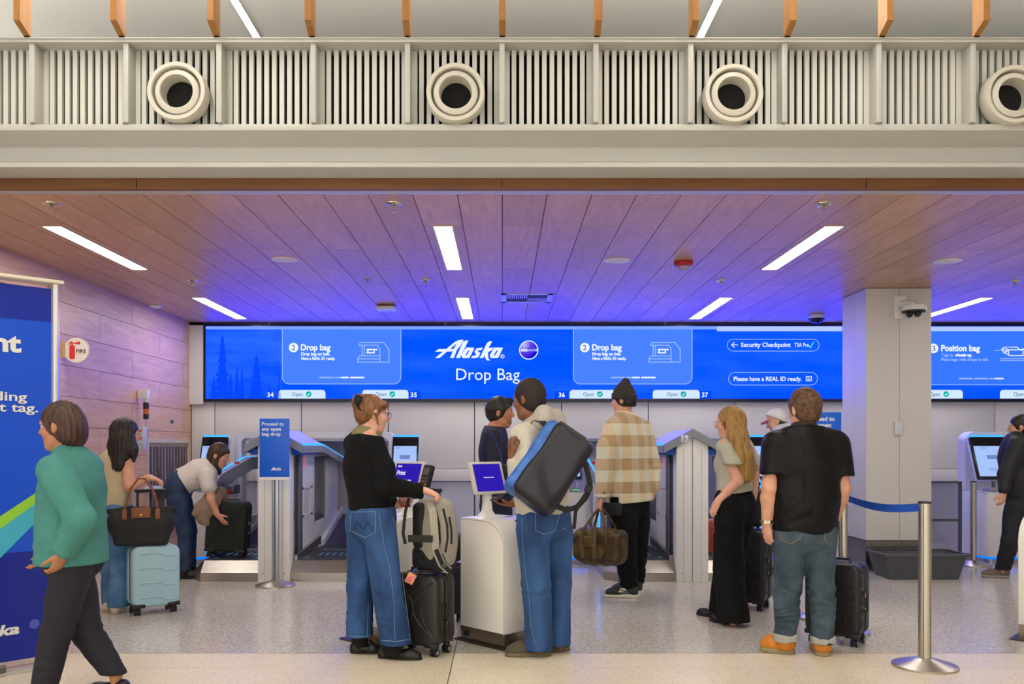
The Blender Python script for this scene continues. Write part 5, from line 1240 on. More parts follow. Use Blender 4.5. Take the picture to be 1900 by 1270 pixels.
px_tube(b_, bv, [(994, 955), (994, 985), (1010, 992), (1030, 985), (1038, 955)], .002, stitch, 'pocket_seam', jn); px_tube(b_, bv, [(1044, 980), (1052, 985)], .002, stitch, 'pocket_seam', jn)
t = SDF(); b_.torso(t, top-UP*.01, chest, J(1004, 912), J(1006, 948), (.19, .175, .175, .18), .018, .68)
t.chain([shL-UP*.02, J(976, 850, -.2), elL, J(953, 860, -.2)], [.085, .075, .066, .046], k=.03); t.chain([shR-UP*.02, elR, J(970, 924, .03)], [.08, .065, .05], k=.03)
t.fn(folds(.0035, 28, 6, .6)); t.fn(creases(.005, .06, elL, elL.z-.08, elL.z+.12, 1)); t.pl(J(1005, 954), (0, 0, -1)); 
hoodie = mat('hoodie_grey', 'c2bbab', .9, var=.05, vscale=60, bump=.08, bscale=200, sheen=.2, wrk=.5)
t.build('hoodie', hoodie, b_.root, .008)
t = SDF(); t.chain([J(984, 790, -.05), J(1008, 768, -.10), J(1032, 775, -.03), J(1043, 785, .05)], [.045, .05, .045, .03], k=.04); t.chain([J(984, 792, -.06), J(1010, 785, -.13), J(1040, 790, -.06)], [.04, .05, .035], k=.04); t.rc(J(990, 770, .0), J(1010, 762, .02), .04, .04, .03); t.fn(folds(.003, 40, 2)); t.el(J(984, 770, .02), (.06, .07, .05), None, .02, 'd')
t.build('hood', mat('hood_grey', 'b0a9a0', .9, var=.05, vscale=60, bump=.08, bscale=200), b_.root, .007)
u = SDF(); H = hair_cap(u, hc, (-.8, .6, -.12), UP, 1.04); u.fn(folds(.0012, 120, 3, 1.)); hair_cut(u, H)
u.build('hair', mat('hair_crop', '1d1613', .7, col2='2b211c', vscale=60, bump=.3, bscale=200), b_.root, .006)
clog = mat('clog_suede', '554c3c', .8, var=.12, vscale=12); clog_s = mat('clog_sole', '6a5f4b', .7)
for hl, tl in ((FP(1022, 1216), FP(938, 1218)), (FP(1057, 1207), FP(1000, 1206))): shoe(b_.root, hl, tl, clog, clog_s, .048, .085, .03, 'shoe', 'clog')
tag(MB().box(-.036, .036, -.005, .005, -.075, .075, M=TR(wrR+Vector((-.085, -.02, .022)), .3, 1.45, -1.2)).build('phone', mat('phone_dark', '25262c', .2), None, bevel=.004), 'dark phone held low by the man in the hoodie', 'phone')

# ---------------- C: attendant in navy
c_ = Person('attendant in a dark navy zip top facing the man in the hoodie', 7.4, (.93, -.1), (XP(928, 7.4), 7.4), tan_skin, .008)
J = c_.J
top, chest, waist, hip = J(917, 808), J(918, 840), J(920, 890), J(922, 935)
hc = J(929, 766); hp = head_sdf(c_.b, hc, (.97, -.12, -.05), (0, 0, 1), 1.04)
c_.b.rc(J(923, 782), J(918, 800), .055, .062, .03); c_.torso(c_.b, top, chest, waist, hip, (.17, .15, .14, .15))
shR, shL = top+c_.s*.17, top-c_.s*.17; elR, wrR = J(923, 878, -.25), J(943, 905, -.18); elL, wrL = J(925, 878, .22), J(950, 915, .1)
for sh, e, w_ in ((shL, elL, wrL), (shR, elR, wrR)): c_.b.chain([sh, e, w_], [.045, .04, .03], k=.02)
hand_sdf(c_.b, wrR, (.9, .1, -.1), (0, .3, 1), 1, .6); hand_sdf(c_.b, wrL, (.9, -.1, 0), (0, -.3, 1), -1, .6)
gz = lambda px, d: Vector((XP(px, d), d, .09)); legR = [J(921, 960, -.1), J(922, 1030, -.1), gz(922, 7.3)]; legL = [J(922, 960, .1), J(923, 1030, .1), gz(926, 7.5)]
legskin(c_.b, (legR, legL)); c_.body(); eyes(c_.root, hp)
navy = mat('navy_knit', '191b30', .8, bump=.06, bscale=200)
pants(c_, 'trousers', mat('navy_trousers', '1a1c2c', .8), hip, .165, [(legR, [.1, .08, .08]), (legL, [.1, .08, .08])], .01)
t = SDF(); c_.torso(t, top, chest, J(920, 888), J(921, 950), (.18, .168, .16, .168), .014, .7); t.chain([shR-UP*.01, elR, wrR], [.072, .06, .045], k=.03); t.chain([shL, elL, wrL], [.07, .06, .045], k=.03); t.rc(J(919, 802), J(921, 793), .075, .066, .02); t.fn(folds(.003, 30, 9)); t.pl(J(920, 958), (0, 0, -1)); t.pl(J(921, 792), (.1, 0, 1))
tp = t.build('zip_top', navy, c_.root, .009); bv = bvh_of(tp)
px_tube(c_, bv, [(912, 802), (920, 820), (930, 850), (934, 880)], .003, mat('piping_blue', '2b3aa0', .6), 'piping', tp); px_tube(c_, bv, [(898, 815), (895, 850), (897, 880)], .003, MATS['piping_blue'], 'piping', tp)
t = SDF(); t.rc(J(918, 797), J(919, 795), .078, .076, .01); t.pl(J(918, 799), (.2, 0, -1)); t.pl(J(918, 793.5), (-.2, 0, 1)); t.build('lanyard', mat('lanyard_blue', '2456a8', .6), c_.root, .007)
u = SDF(); H = hair_cap(u, hc, (.97, -.12, -.05), UP, 1.04, .012); u.el(hc+Vector((.03, 0, .1)), (.075, .06, .035), None, .02); u.fn(folds(.004, 90, 3, 1.)); hair_cut(u, H)
u.build('hair', hair_black, c_.root, .007)
u = SDF(); u.el(hc+Vector((.045, 0, -.082)), (.052, .058, .04), None, .02); u.el(hc+Vector((.1, 0, -.035)), (.04, .05, .022), None, .01, 'd'); u.el(hc+Vector((.1, 0, -.064)), (.02, .03, .012), None, .01, 'd'); u.build('stubble', mat('stubble', '93664d', .8), c_.root, .007)
for hl, tl in ((gz(915, 7.3), gz(968, 7.28)), (gz(918, 7.5), gz(970, 7.5))): shoe(c_.root, hl, tl, blk_shoe, MATS['black_sole'], .042, .07, .02, 'shoe', 'shoe', .008)

# ---------------- D: man in the plaid overshirt and beanie
d_ = Person('man in cream and tan plaid overshirt and charcoal beanie', 7.72, (-.66, .75), (XP(1168, 7.72), 7.72), light_skin, .008)
J = d_.J
top, chest, waist, hip = J(1165, 790), J(1165, 830), J(1166, 890), J(1168, 935)
hc = J(1157, 743); hp = head_sdf(d_.b, hc, (-.85, .5, -.1), (0, 0, 1), 1.06)
d_.b.rc(J(1159, 760), J(1163, 782), .058, .065, .03); d_.torso(d_.b, top, chest, waist, hip, (.18, .16, .15, .15))
shL, shR = top-d_.s*.19, top+d_.s*.19; elL, wrL = J(1124, 868, -.2), J(1117, 922, -.2); elR, wrR = J(1213, 868, .1), J(1212, 905, .05)
for sh, e, w_ in ((shL, elL, wrL), (shR, elR, wrR)): d_.b.chain([sh, e, w_], [.045, .04, .03], k=.02)
hand_sdf(d_.b, J(1115, 925, -.2), (-.25, -.05, -1), (1, .3, -.2), -1, 1.3, 1.02); hand_sdf(d_.b, wrR, (0, 0, -1), (-1, 0, 0), 1, .7)
legL = [J(1157, 955, -.1), J(1161, 1025, -.1), FP(1168, 1107)+UP*.075]; legR = [J(1182, 955, .1), J(1183, 1025, .1), FP(1181, 1098)+UP*.08]
legskin(d_.b, (legL, legR)); d_.body(); eyes(d_.root, hp)
pn = pants(d_, 'cargo_trousers', black_cloth, hip, .18, [(legL, [.12, .1, .085]), (legR, [.115, .095, .075])], seed=21, fold=.005, crease=1.2)
bv = bvh_of(pn)
t = SDF(); q = J(1136, 945, -.17); t.bx(q, (.035, .09, .055), (d_.s, d_.f, UP), .012, .01); t.build('cargo_pocket', mat('cargo_black', '202024', .85), pn, .008)
pl = bpy.data.materials.new('plaid_wool'); pl.use_nodes = True; nt = pl.node_tree; bs = nt.nodes['Principled BSDF']; bs.inputs['Roughness'].default_value = .9; bs.inputs['Sheen Weight'].default_value = .2; MATS['plaid_wool'] = pl
tc = nt.nodes.new('ShaderNodeTexCoord'); sx = nt.nodes.new('ShaderNodeSeparateXYZ'); nt.links.new(tc.outputs['Object'], sx.inputs[0])
def sq(sock, per, ph, duty, ay=None):
    m = nt.nodes.new('ShaderNodeMath'); m.operation = 'MULTIPLY_ADD'; m.inputs[1].default_value = 1/per; m.inputs[2].default_value = ph+10
    src = sock
    if ay is not None:
        c_m = nt.nodes.new('ShaderNodeMath'); c_m.operation = 'MULTIPLY_ADD'; nt.links.new(ay, c_m.inputs[0]); c_m.inputs[1].default_value = .85; nt.links.new(sock, c_m.inputs[2]); src = c_m.outputs[0]
    nt.links.new(src, m.inputs[0]); f = nt.nodes.new('ShaderNodeMath'); f.operation = 'FRACT'; nt.links.new(m.outputs[0], f.inputs[0])
    l = nt.nodes.new('ShaderNodeMath'); l.operation = 'LESS_THAN'; l.inputs[1].default_value = duty; nt.links.new(f.outputs[0], l.inputs[0]); return l.outputs[0]
hz = sq(sx.outputs['Z'], .205, .40, .5); vz = sq(sx.outputs['X'], .20, .32, .5, sx.outputs['Y'])
ad = nt.nodes.new('ShaderNodeMath'); ad.operation = 'MULTIPLY_ADD'; nt.links.new(hz, ad.inputs[0]); ad.inputs[1].default_value = .62
ml = nt.nodes.new('ShaderNodeMath'); ml.operation = 'MULTIPLY'; nt.links.new(vz, ml.inputs[0]); ml.inputs[1].default_value = .38; nt.links.new(ml.outputs[0], ad.inputs[2])
cr = nt.nodes.new('ShaderNodeValToRGB'); e = cr.color_ramp.elements; e[0].color = (*lin('d3d0bd'), 1); e[1].color = (*lin('ad906a'), 1); x = e.new(.4); x.color = (*lin('d2c09c'), 1); x = e.new(.65); x.color = (*lin('b8a182'), 1)
nt.links.new(ad.outputs[0], cr.inputs[0]); nt.links.new(cr.outputs[0], bs.inputs['Base Color'])
t = SDF(); d_.torso(t, top-UP*.01, chest, waist, J(1170, 935), (.21, .2, .205, .215), .03, .64, .07)
t.chain([shL-UP*.02, J(1128, 830, -.2), elL, J(1117, 924, -.2)], [.095, .09, .085, .07], k=.03); t.chain([shR-UP*.02, elR, wrR], [.09, .075, .06], k=.03)
t.fn(folds(.004, 22, 4, .5)); t.fn(creases(.006, .07, elL, elL.z-.1, elL.z+.14, 2)); t.pl(J(1168, 931), (.06, .02, -1)); t.bx(J(1117, 945, -.2), (.15, .12, .1), None, .005, 0, 'd'); t.pl(J(1163, 770), (.25, .1, 1))
ov = t.build('overshirt', pl, d_.root, .009)
t = SDF(); t.rc(J(1163, 778), J(1162, 762), .112, .088, .02); t.el(J(1160, 758), (.075, .08, .04), None, .01, 'd'); t.pl(J(1163, 782), (0, 0, -1)); t.pl(J(1163, 766), (.25, .1, 1)); t.fn(folds(.002, 60, 1)); t.build('collar', mat('cream_wool', 'd3c8b0', .9), d_.root, .008)
k = MB().lathe([(.011, 0), (.011, .004)], 14, M=TR(J(1121, 915, -.285), .2, 1.57)); rel(d_.root, k).build('cuff_button', mat('button_brown', '5d3a20', .3), d_.root)
u = SDF(); H = hair_cap(u, hc, (-.85, .5, -.1), UP, 1.06); u.pl(hc+Vector((0, 0, .05)), (0, 0, 1)); u.pl(hc-Vector((0, 0, .06)), (0, 0, -1)); hair_cut(u, H); u.build('hair', hair_black, d_.root, .007)
bn = mat('beanie_charcoal', '35332f', .95, bump=.4, bscale=140, stretch=(1, 1, .2))
u = SDF(); bc = hc+Vector((.006, -.004, .036)); u.el(bc, (.104, .104, .1), None, .03); u.rc(bc+UP*.06, bc+Vector((.012, 0, .125)), .065, .038, .06); u.pl(bc-UP*.015, (0, 0, -1)); u.fn(folds(.002, 30, 5)); be = u.build('beanie', bn, d_.root, .007)
u = SDF(); u.rc(bc-UP*.025, bc+UP*.012, .115, .113, .01); u.pl(bc-UP*.035, (-.08, 0, -1)); u.pl(bc+UP*.022, (.08, 0, 1)); o = u.build('beanie_cuff', bn, be, .007)
u = SDF(); u.el(hp(.07, -.115, 0), (.02, .022, .03), None, .01); u.build('goatee', hair_black, d_.root, .007)
sn_d = mat('sneaker_dark', '2d312c', .6); sn_w = mat('sneaker_white', 'd9d4c4', .5)
for hl, tl in ((FP(1183, 1109), FP(1123, 1108)), (FP(1191, 1101), FP(1135, 1100))):
    so = shoe(d_.root, hl, tl, sn_d, sn_w, .046, .095, .035, 'shoe', 'sneaker', .007)
    dr = (Vector((tl.x, tl.y, 0))-Vector((hl.x, hl.y, 0))).normalized(); sd = Vector((dr.y, -dr.x, 0)); sd = sd if sd.y < 0 else -sd
    h0 = Vector((hl.x, hl.y, 0)); 
    k = MB()
    for (a0, a1, z0, z1) in ((.085, .175, .05, .085), (.03, .09, .095, .11)):
        k.add([h0+dr*a0+sd*.046+UP*z0, h0+dr*a1+sd*.05+UP*z0, h0+dr*(a1-.02)+sd*.044+UP*z1, h0+dr*(a0+.03)+sd*.042+UP*z1]+[h0+dr*a0+UP*z0, h0+dr*a1+UP*z0, h0+dr*(a1-.02)+UP*z1, h0+dr*(a0+.03)+UP*z1], [(0,1,2,3),(7,6,5,4),(0,4,5,1),(1,5,6,2),(2,6,7,3),(3,7,4,0)])
    rel(so, k).build('white_panel', sn_w, so)
    k = MB(); k.tube([h0+dr*.06+sd*.05+UP*.085, h0+dr*.09+sd*.054+UP*.062, h0+dr*.12+sd*.055+UP*.06, h0+dr*.18+sd*.052+UP*.085], [.003, .007, .006, .002], 6); rel(so, k).build('side_stripe', sn_d, so, smooth=True)

# ---------------- E: blonde woman
e_ = Person('woman with long blonde hair, grey tee and wide black trousers', 6.7, (-.72, .69), (XP(1360, 6.7), 6.7), fair_skin, .0075)
J = e_.J
top, chest, waist, hip = J(1363, 828), J(1362, 862), J(1363, 905), J(1362, 945)
hc = J(1354, 786); hp = head_sdf(e_.b, hc, (-.88, .47, -.05), (0, 0, 1), .98)
e_.b.rc(J(1356, 800), J(1361, 822), .046, .052, .03); e_.torso(e_.b, top, chest, waist, hip, (.145, .12, .11, .14))
shL, shR = top-e_.s*.15, top+e_.s*.15; elL, wrL = J(1369, 893, -.17), J(1333, 930, -.12); elR, wrR = J(1400, 880, .08), J(1398, 920, .1)
e_.b.chain([shL, elL, wrL], [.052, .042, .03], k=.02); e_.b.chain([shR, elR, wrR], [.05, .04, .03], k=.02)
hand_sdf(e_.b, wrL, (-.45, -.05, -.85), (.7, .4, -.1), -1, .5, .9); hand_sdf(e_.b, wrR, (0, 0, -1), (-1, 0, 0), 1, .6, .9)
legL = [J(1352, 970, -.1), J(1352, 1060, -.1), FP(1360, 1162)+UP*.035]; legR = [J(1372, 970, .08), J(1352, 1060, .15), FP(1338, 1146)+UP*.05]
legskin(e_.b, (legL, legR)); e_.body(); eyes(e_.root, hp)
pn = pants(e_, 'wide_trousers', mat('black_crepe', '0b0b0d', .8, spec=.25, bump=.03, bscale=160, wrk=.5, wsc=5.), hip+UP*.01, .165, [(legL, [.115, .115, .115]), (legR, [.11, .105, .1])], seed=31, fold=.005, crease=.2, cut=(J(1362, 908), (0, 0, 1)))
tee = mat('tee_grey', 'b3b0a2', .9, var=.05, vscale=70, bump=.06, bscale=200, wrk=.5)
t = SDF(); t.rc(shL-UP*.015, J(1361, 862, -.185), .064, .066, .03); t.rc(shR-UP*.01, J(1399, 862, .08), .07, .068, .03); t.bx(J(1362, 882, -.22), (.15, .12, .08), None, .002, 0, 'd')
e_.torso(t, top-UP*.01, chest, waist, J(1363, 925), (.155, .142, .138, .152), .012, .74); t.el(chest+e_.f*.07, (.12, .09, .09), (e_.s, e_.f, UP), .05)
t.fn(folds(.003, 34, 7)); t.pl(J(1363, 914), (.12, 0, -1)); t.el(J(1359, 815), (.066, .066, .04), None, .01, 'd'); t.build('tee', tee, e_.root, .008)
blonde = mat('hair_blonde', 'b68d4a', .4, col2='7d5a2c', vscale=14, stretch=(4, 4, .35), bump=.35, bscale=60, vlo=.3, vhi=.7)
u = SDF(); H = hair_cap(u, hc, (-.88, .47, -.05), UP, .98, .014, ears=False); u.chain([J(1363, 782, -.05), J(1370, 815, -.11), J(1380, 850, -.16), J(1386, 885, -.17)], [.085, .085, .072, .05], k=.04, n=(.35, -.94, 0), flat=.6)
u.chain([J(1358, 790, -.09), J(1366, 815, -.14), J(1374, 850, -.18)], [.03, .04, .035], k=.03); u.chain([J(1388, 840, -.12), J(1394, 868, -.12), J(1392, 886, -.13)], [.05, .04, .028], k=.03, n=(.35, -.94, 0), flat=.6)
u.fn(streaks(J(1350, 760, .1), 60, .0032, 1)); hair_cut(u, H); u.el(hp(.004, -.02, -.085), (.022, .022, .035), None, .01, 'd'); u.build('hair', blonde, e_.root, .0055)
rel(e_.root, MB().lathe([(.004, 0), (.004, .003)], 8, M=TR(hp(-.005, -.045, -.092), 0, 1.57))).build('earring', mat('gold', 'd8b048', .2, 1.), e_.root)
k = MB(); k.tube([hp(.1, .012, -.05), hp(.02, .016, -.083)], .002, 6); k.tube([hp(.1, .006, -.032)+Vector((-.01, .0, .018*math.sin(x)))+e_.s*.02*math.cos(x) for x in np.linspace(0, 6.28, 16)], .0016, 6); rel(e_.root, k).build('glasses', mat('gold', 'd8b048', .2, 1.), e_.root)
for hl, tl in ((FP(1352, 1160), FP(1318, 1152)), (FP(1334, 1147), FP(1293, 1141))): shoe(e_.root, hl, tl, blk_shoe, MATS['black_sole'], .036, .045, .012, 'flat', 'ballet_flat', .006)

# ---------------- F: man in the black polo
f_ = Person('man in black polo and grey-blue jeans with tan boots seen from behind', 5.62, (-.08, 1), (XP(1492, 5.62), 5.62), light_skin, .0075)
J = f_.J
top, chest, waist, hip = J(1494, 822), J(1494, 862), J(1494, 925), J(1493, 985)
hc = J(1491, 760); hp = head_sdf(f_.b, hc, (-.3, .95, -.08), (0, 0, 1), 1.06)
f_.b.rc(J(1491, 775), J(1493, 805), .064, .07, .03); f_.torso(f_.b, top, chest, waist, hip, (.2, .17, .16, .16))
shL, shR = top-f_.s*.205, top+f_.s*.205; elL, wrL = J(1428, 905, -.03), J(1423, 972, .0); elR, wrR = J(1563, 905, -.02), J(1549, 962, .1)
f_.b.chain([shL, elL, J(1427, 925, -.01), wrL], [.062, .05, .053, .033], k=.02); f_.b.chain([shR, elR, J(1558, 925, .02), wrR], [.062, .05, .052, .034], k=.02)
hand_sdf(f_.b, wrL-UP*.01, (.1, .05, -1), (.9, .35, 0), -1, .85, 1.05); hand_sdf(f_.b, wrR, (-.3, .3, -1), (-.7, .5, 0), 1, .4, 1.0)
legL = [J(1465, 1010), J(1461, 1095), FP(1457, 1214)+UP*.085]; legR = [J(1520, 1010), J(1524, 1095, -.02), FP(1526, 1217)+UP*.078]
legskin(f_.b, (legL, legR)); f_.body(); eyes(f_.root, hp)
jn = pants(f_, 'jeans', denim_g, hip-UP*.02, .175, [(legL, [.115, .086, .07]), (legR, [.113, .085, .07])], seed=41, fold=.005, crease=1.6, cut=(J(1493, 972), (0, 0, 1)))
bv = bvh_of(jn)
px_tube(f_, bv, [(1446, 990), (1450, 1002), (1467, 1010), (1484, 1000), (1486, 992)], .002, stitch_t, 'pocket_seam', jn); px_tube(f_, bv, [(1531, 985), (1530, 1003), (1538, 1012)], .002, stitch_t, 'pocket_seam', jn)
cuff = mat('denim_cuff', 'a7a79e', .9)
for l, r in ((legL, .07), (legR, .07)):
    t = SDF(); t.rc(l[2]+UP*.01, l[2]+UP*.045, r+.008, r+.01, .01); t.pl(l[2]+UP*.05, (0, 0, 1)); t.pl(l[2]+UP*.0, (0, 0, -1)); t.fn(folds(.002, 60, 3)); t.build('cuff', cuff, jn, .007)
t = SDF(); t.rc(shL-UP*.015, J(1434, 878, -.03), .088, .086, .03); t.rc(shR-UP*.015, J(1559, 880, -.02), .088, .084, .03);
t.bx(J(1427, 905, -.03), (.10, .14, .09), (Vector((.97, 0, .12)), Vector((0, 1, 0)), Vector((-.12, 0, .97))), .004, 0, 'd'); t.bx(J(1570, 908, -.02), (.115, .14, .09), (Vector((.97, 0, -.12)), Vector((0, 1, 0)), Vector((.12, 0, .97))), .004, 0, 'd')
f_.torso(t, top-UP*.005, chest, waist, J(1493, 975), (.215, .2, .2, .2), .014, .66); t.rc(J(1492, 808), J(1491, 793), .088, .075, .03)
t.fn(folds(.0035, 22, 12, .5)); t.fn(creases(.006, .12, waist, waist.z-.25, waist.z+.05, 2)); t.pl(J(1493, 988), (-.06, 0, -1)); t.pl(J(1491, 793), (0, .2, 1)); po = t.build('polo', black_shirt, f_.root, .008)
t = SDF(); t.rc(J(1491, 800), J(1491, 788), .094, .08, .01); t.el(J(1491, 784), (.072, .072, .03), None, .005, 'd'); t.pl(J(1491, 800), (0, 0, -1)); t.pl(J(1491, 785), (0, .25, 1)); t.build('polo_collar', mat('collar_black', '202022', .6), f_.root, .007)
u = SDF(); H = hair_cap(u, hc, (-.3, .95, -.08), UP, 1.06, .014); u.fn(folds(.0014, 110, 3, 1.)); hair_cut(u, H)
u.build('hair', mat('hair_brown_short', '3d2a1c', .6, col2='6a4b2f', vscale=40, bump=.3, bscale=180), f_.root, .0055)
boot = mat('boot_tan', 'c97a24', .55, var=.08, vscale=14); boot_s = mat('boot_sole', '8f8460', .8, var=.12, vscale=20)
for hl, tl, lg in ((FP(1474, 1213), FP(1411, 1208), legL), (FP(1527, 1219), FP(1520, 1200), legR)): shoe(f_.root, hl, tl, boot, boot_s, .054, .09, .042, 'shoe', 'boot', .007, shaft=.11, ank=lg[2])
k = MB().lathe([(.036, -.011), (.039, -.008), (.039, .008), (.036, .011)], 24, M=TR(wrL+UP*.012, 0, 0, -.05)); w_o = rel(f_.root, k).build('watch_band', mat('watch_steel', 'cdbfa4', .25, 1.), f_.root, smooth=True)
for i in range(12): rel(w_o, MB().box(.036, .041, -.008, .008, -.011, .011, M=TR(wrL+UP*.012, i*.5236))).build('watch_link', MATS['watch_steel'], w_o)

# ---------------- G: woman in the sleeveless top
g_ = Person('woman with long black hair in a beige sleeveless top and blue jeans', 7.1, (.55, .83), (XP(218, 7.1), 7.1), light_skin, .008)
J = g_.J
top, chest, waist, hip = J(216, 852), J(216, 878), J(213, 920), J(212, 958)
hc = J(232, 806); hp = head_sdf(g_.b, hc, (.75, .6, -.2), (0, 0, 1), .98)
g_.b.rc(J(226, 822), J(219, 846), .046, .054, .03); g_.torso(g_.b, top, chest, waist, hip, (.15, .125, .12, .15))
shR, shL = top+g_.s*.155, top-g_.s*.155; elR, wrR = J(240, 903, -.16), J(277, 887, -.12); elL, wrL = J(180, 905, .1), J(183, 945, .2)
g_.b.chain([shR, elR, wrR], [.052, .044, .03], k=.02); g_.b.chain([shL, elL, wrL], [.05, .042, .03], k=.02)
hand_sdf(g_.b, wrR, (.9, .1, -.25), (-.2, -.1, -1), 1, .9, .92); hand_sdf(g_.b, wrL, (.1, .1, -1), (1, 0, 0), -1, .5, .9)
legR = [J(222, 985, -.07), J(222, 1055, -.06), FP(219, 1137)+UP*.05]; legL = [J(200, 985, .06), J(203, 1055, .05), FP(207, 1133)+UP*.05]
legskin(g_.b, (legR, legL)); g_.body(); eyes(g_.root, hp)
jn = pants(g_, 'jeans', denim_l, hip-UP*.01, .165, [(legR, [.105, .075, .085]), (legL, [.1, .07, .075])], seed=51); bv = bvh_of(jn)
px_tube(g_, bv, [(206, 948), (207, 962), (217, 968)], .002, stitch, 'pocket_seam', jn)
t = SDF(); g_.torso(t, top-UP*.008, chest, waist, J(213, 945), (.158, .145, .142, .155), .012, .7); t.fn(folds(.0035, 30, 15)); t.pl(J(213, 940), (0, 0, -1)); t.el(J(222, 836), (.07, .07, .045), None, .01, 'd')
for sh in (shR, shL): t.el(sh+(sh-top).normalized()*.045-UP*.03, (.035, .08, .09), (g_.s, g_.f, UP), .01, 'd')
t.build('sleeveless_top', mat('ribbed_beige', 'c4b695', .9, bump=.3, bscale=60, stretch=(3, 3, .2)), g_.root, .008)
u = SDF(); H = hair_cap(u, hc, (.75, .6, -.2), UP, .98, .014, ears=False); u.chain([J(230, 800, -.04), J(224, 830, -.1), J(219, 862, -.14)], [.092, .115, .06], k=.04, n=(-.3, -.95, 0), flat=.55); u.chain([J(243, 810, -.08), J(247, 835, -.12), J(249, 855, -.13)], [.03, .035, .015], k=.03); u.fn(streaks(J(233, 785, .05), 40, .0035, 1)); hair_cut(u, H); u.build('hair', hair_black, g_.root, .006)
wsn = mat('sneaker_cream', 'd6cdb8', .6)
for hl, tl in ((FP(209, 1140), FP(236, 1132)), (FP(198, 1136), FP(222, 1126))): shoe(g_.root, hl, tl, wsn, mat('sole_cream', 'b8ab90', .6), .042, .075, .028, 'shoe', 'sneaker', .008)

# ---------------- H: woman bending over the belt
h_ = Person('woman in a white tee bending over the belt to lift a suitcase', 9.0, (1, .08), (XP(345, 9.0), 9.0), light_skin, .0085)
J = h_.J
hip = J(333, 908); waistp = J(347, 893); chestp = J(374, 878); neckb = J(390, 868); hc = J(407, 846)
hp = head_sdf(h_.b, hc, (.93, -.05, -.35), (.1, 0, 1), 1.0)
h_.b.rc(J(398, 858), neckb, .048, .055, .03); spn = (neckb-hip).normalized(); nrm = Vector((spn.z, 0, -spn.x)).normalized()
h_.b.chain([hip, waistp, chestp, neckb], [.12, .11, .12, .06], k=.04)
sR, sL = J(383, 882, -.16), J(383, 880, .16); eR, wR = J(392, 927, -.22), J(403, 955, -.22); eL, wL = J(396, 925, .12), J(416, 937, .05)
h_.b.chain([sR, eR, wR], [.05, .042, .03], k=.02); h_.b.chain([sL, eL, wL], [.05, .042, .03], k=.02)
hand_sdf(h_.b, wR, (.6, .05, -.75), (.6, .75, .3), 1, .15, .95, .5); hand_sdf(h_.b, wL, (.95, -.1, 0), (0, 0, -1), -1, .4, .9)
legR = [J(331, 930, -.1), J(344, 985, -.08), Vector((XP(343, 8.85), 8.85, .08))]; legL = [J(336, 930, .1), J(350, 985, .1), Vector((XP(352, 9.15), 9.15, .08))]
legskin(h_.b, (legR, legL)); h_.body(); eyes(h_.root, hp)
pants(h_, 'jeans', denim_d, hip, .17, [(legR, [.11, .08, .065]), (legL, [.11, .08, .065])], seed=61)
t = SDF(); t.rc(sR, J(388, 903, -.2), .082, .078, .03); t.rc(sL, J(388, 903, .16), .08, .075, .03); t.bx(J(391, 930, -.0), (.16, .45, .105), None, .004, 0, 'd')
t.chain([waistp-Vector((.03, 0, .0)), chestp, neckb-spn*.03], [.15, .155, .11], k=.05); t.rc(chestp-UP*.04, chestp+spn*.05-UP*.04, .12, .1, .05); t.rc(sL, sR, .085, .085, .05)
t.fn(folds(.004, 26, 16)); t.pl(waistp-spn*.05, -spn); t.build('tee', mat('tee_white', 'd6d0ca', .9, bump=.05, bscale=200, wrk=.5), h_.root, .009)
bh = mat('hair_dark_brown', '2c1e18', .4, col2='4a3226', vscale=16, stretch=(3, 3, .5), bump=.3, bscale=70)
u = SDF(); H = hair_cap(u, hc, (.93, -.05, -.35), (.1, 0, 1), 1., .014, ears=True); u.chain([J(399, 848), J(399, 862), J(405, 876)], [.08, .08, .035], k=.03); u.fn(streaks(J(405, 826), 30, .0025, 2)); hair_cut(u, H); u.build('hair', bh, h_.root, .0065)
for hl, tl in ((Vector((XP(334, 8.85), 8.85, 0)), Vector((XP(380, 8.8), 8.8, 0))), (Vector((XP(343, 9.15), 9.15, 0)), Vector((XP(386, 9.12), 9.12, 0)))): shoe(h_.root, hl-Vector((.05, 0, 0)), hl+Vector((.19, -.02, 0)), blk_shoe, MATS['black_sole'], .04, .08, .022, 'shoe', 'boot', .008, shaft=.12)
tan = mat('jacket_taupe', '8d7a66', .85, bump=.08, bscale=160)
t = SDF(); t.chain([J(406, 912, -.02), J(392, 930, -.14), J(380, 948, -.15), J(376, 962, -.15)], [.06, .09, .1, .07], k=.04, n=(0, 1, 0), flat=.5); t.rc(J(404, 918, -.08), J(418, 930, .0), .06, .05, .04); t.rc(J(366, 955, -.15), J(384, 970, -.15), .05, .04, .03); t.fn(folds(.009, 40, 4, .6)); jk = t.build('jacket', tan, None, .008); tag(jk, 'taupe jacket draped over the arm of the bending woman', 'jacket')

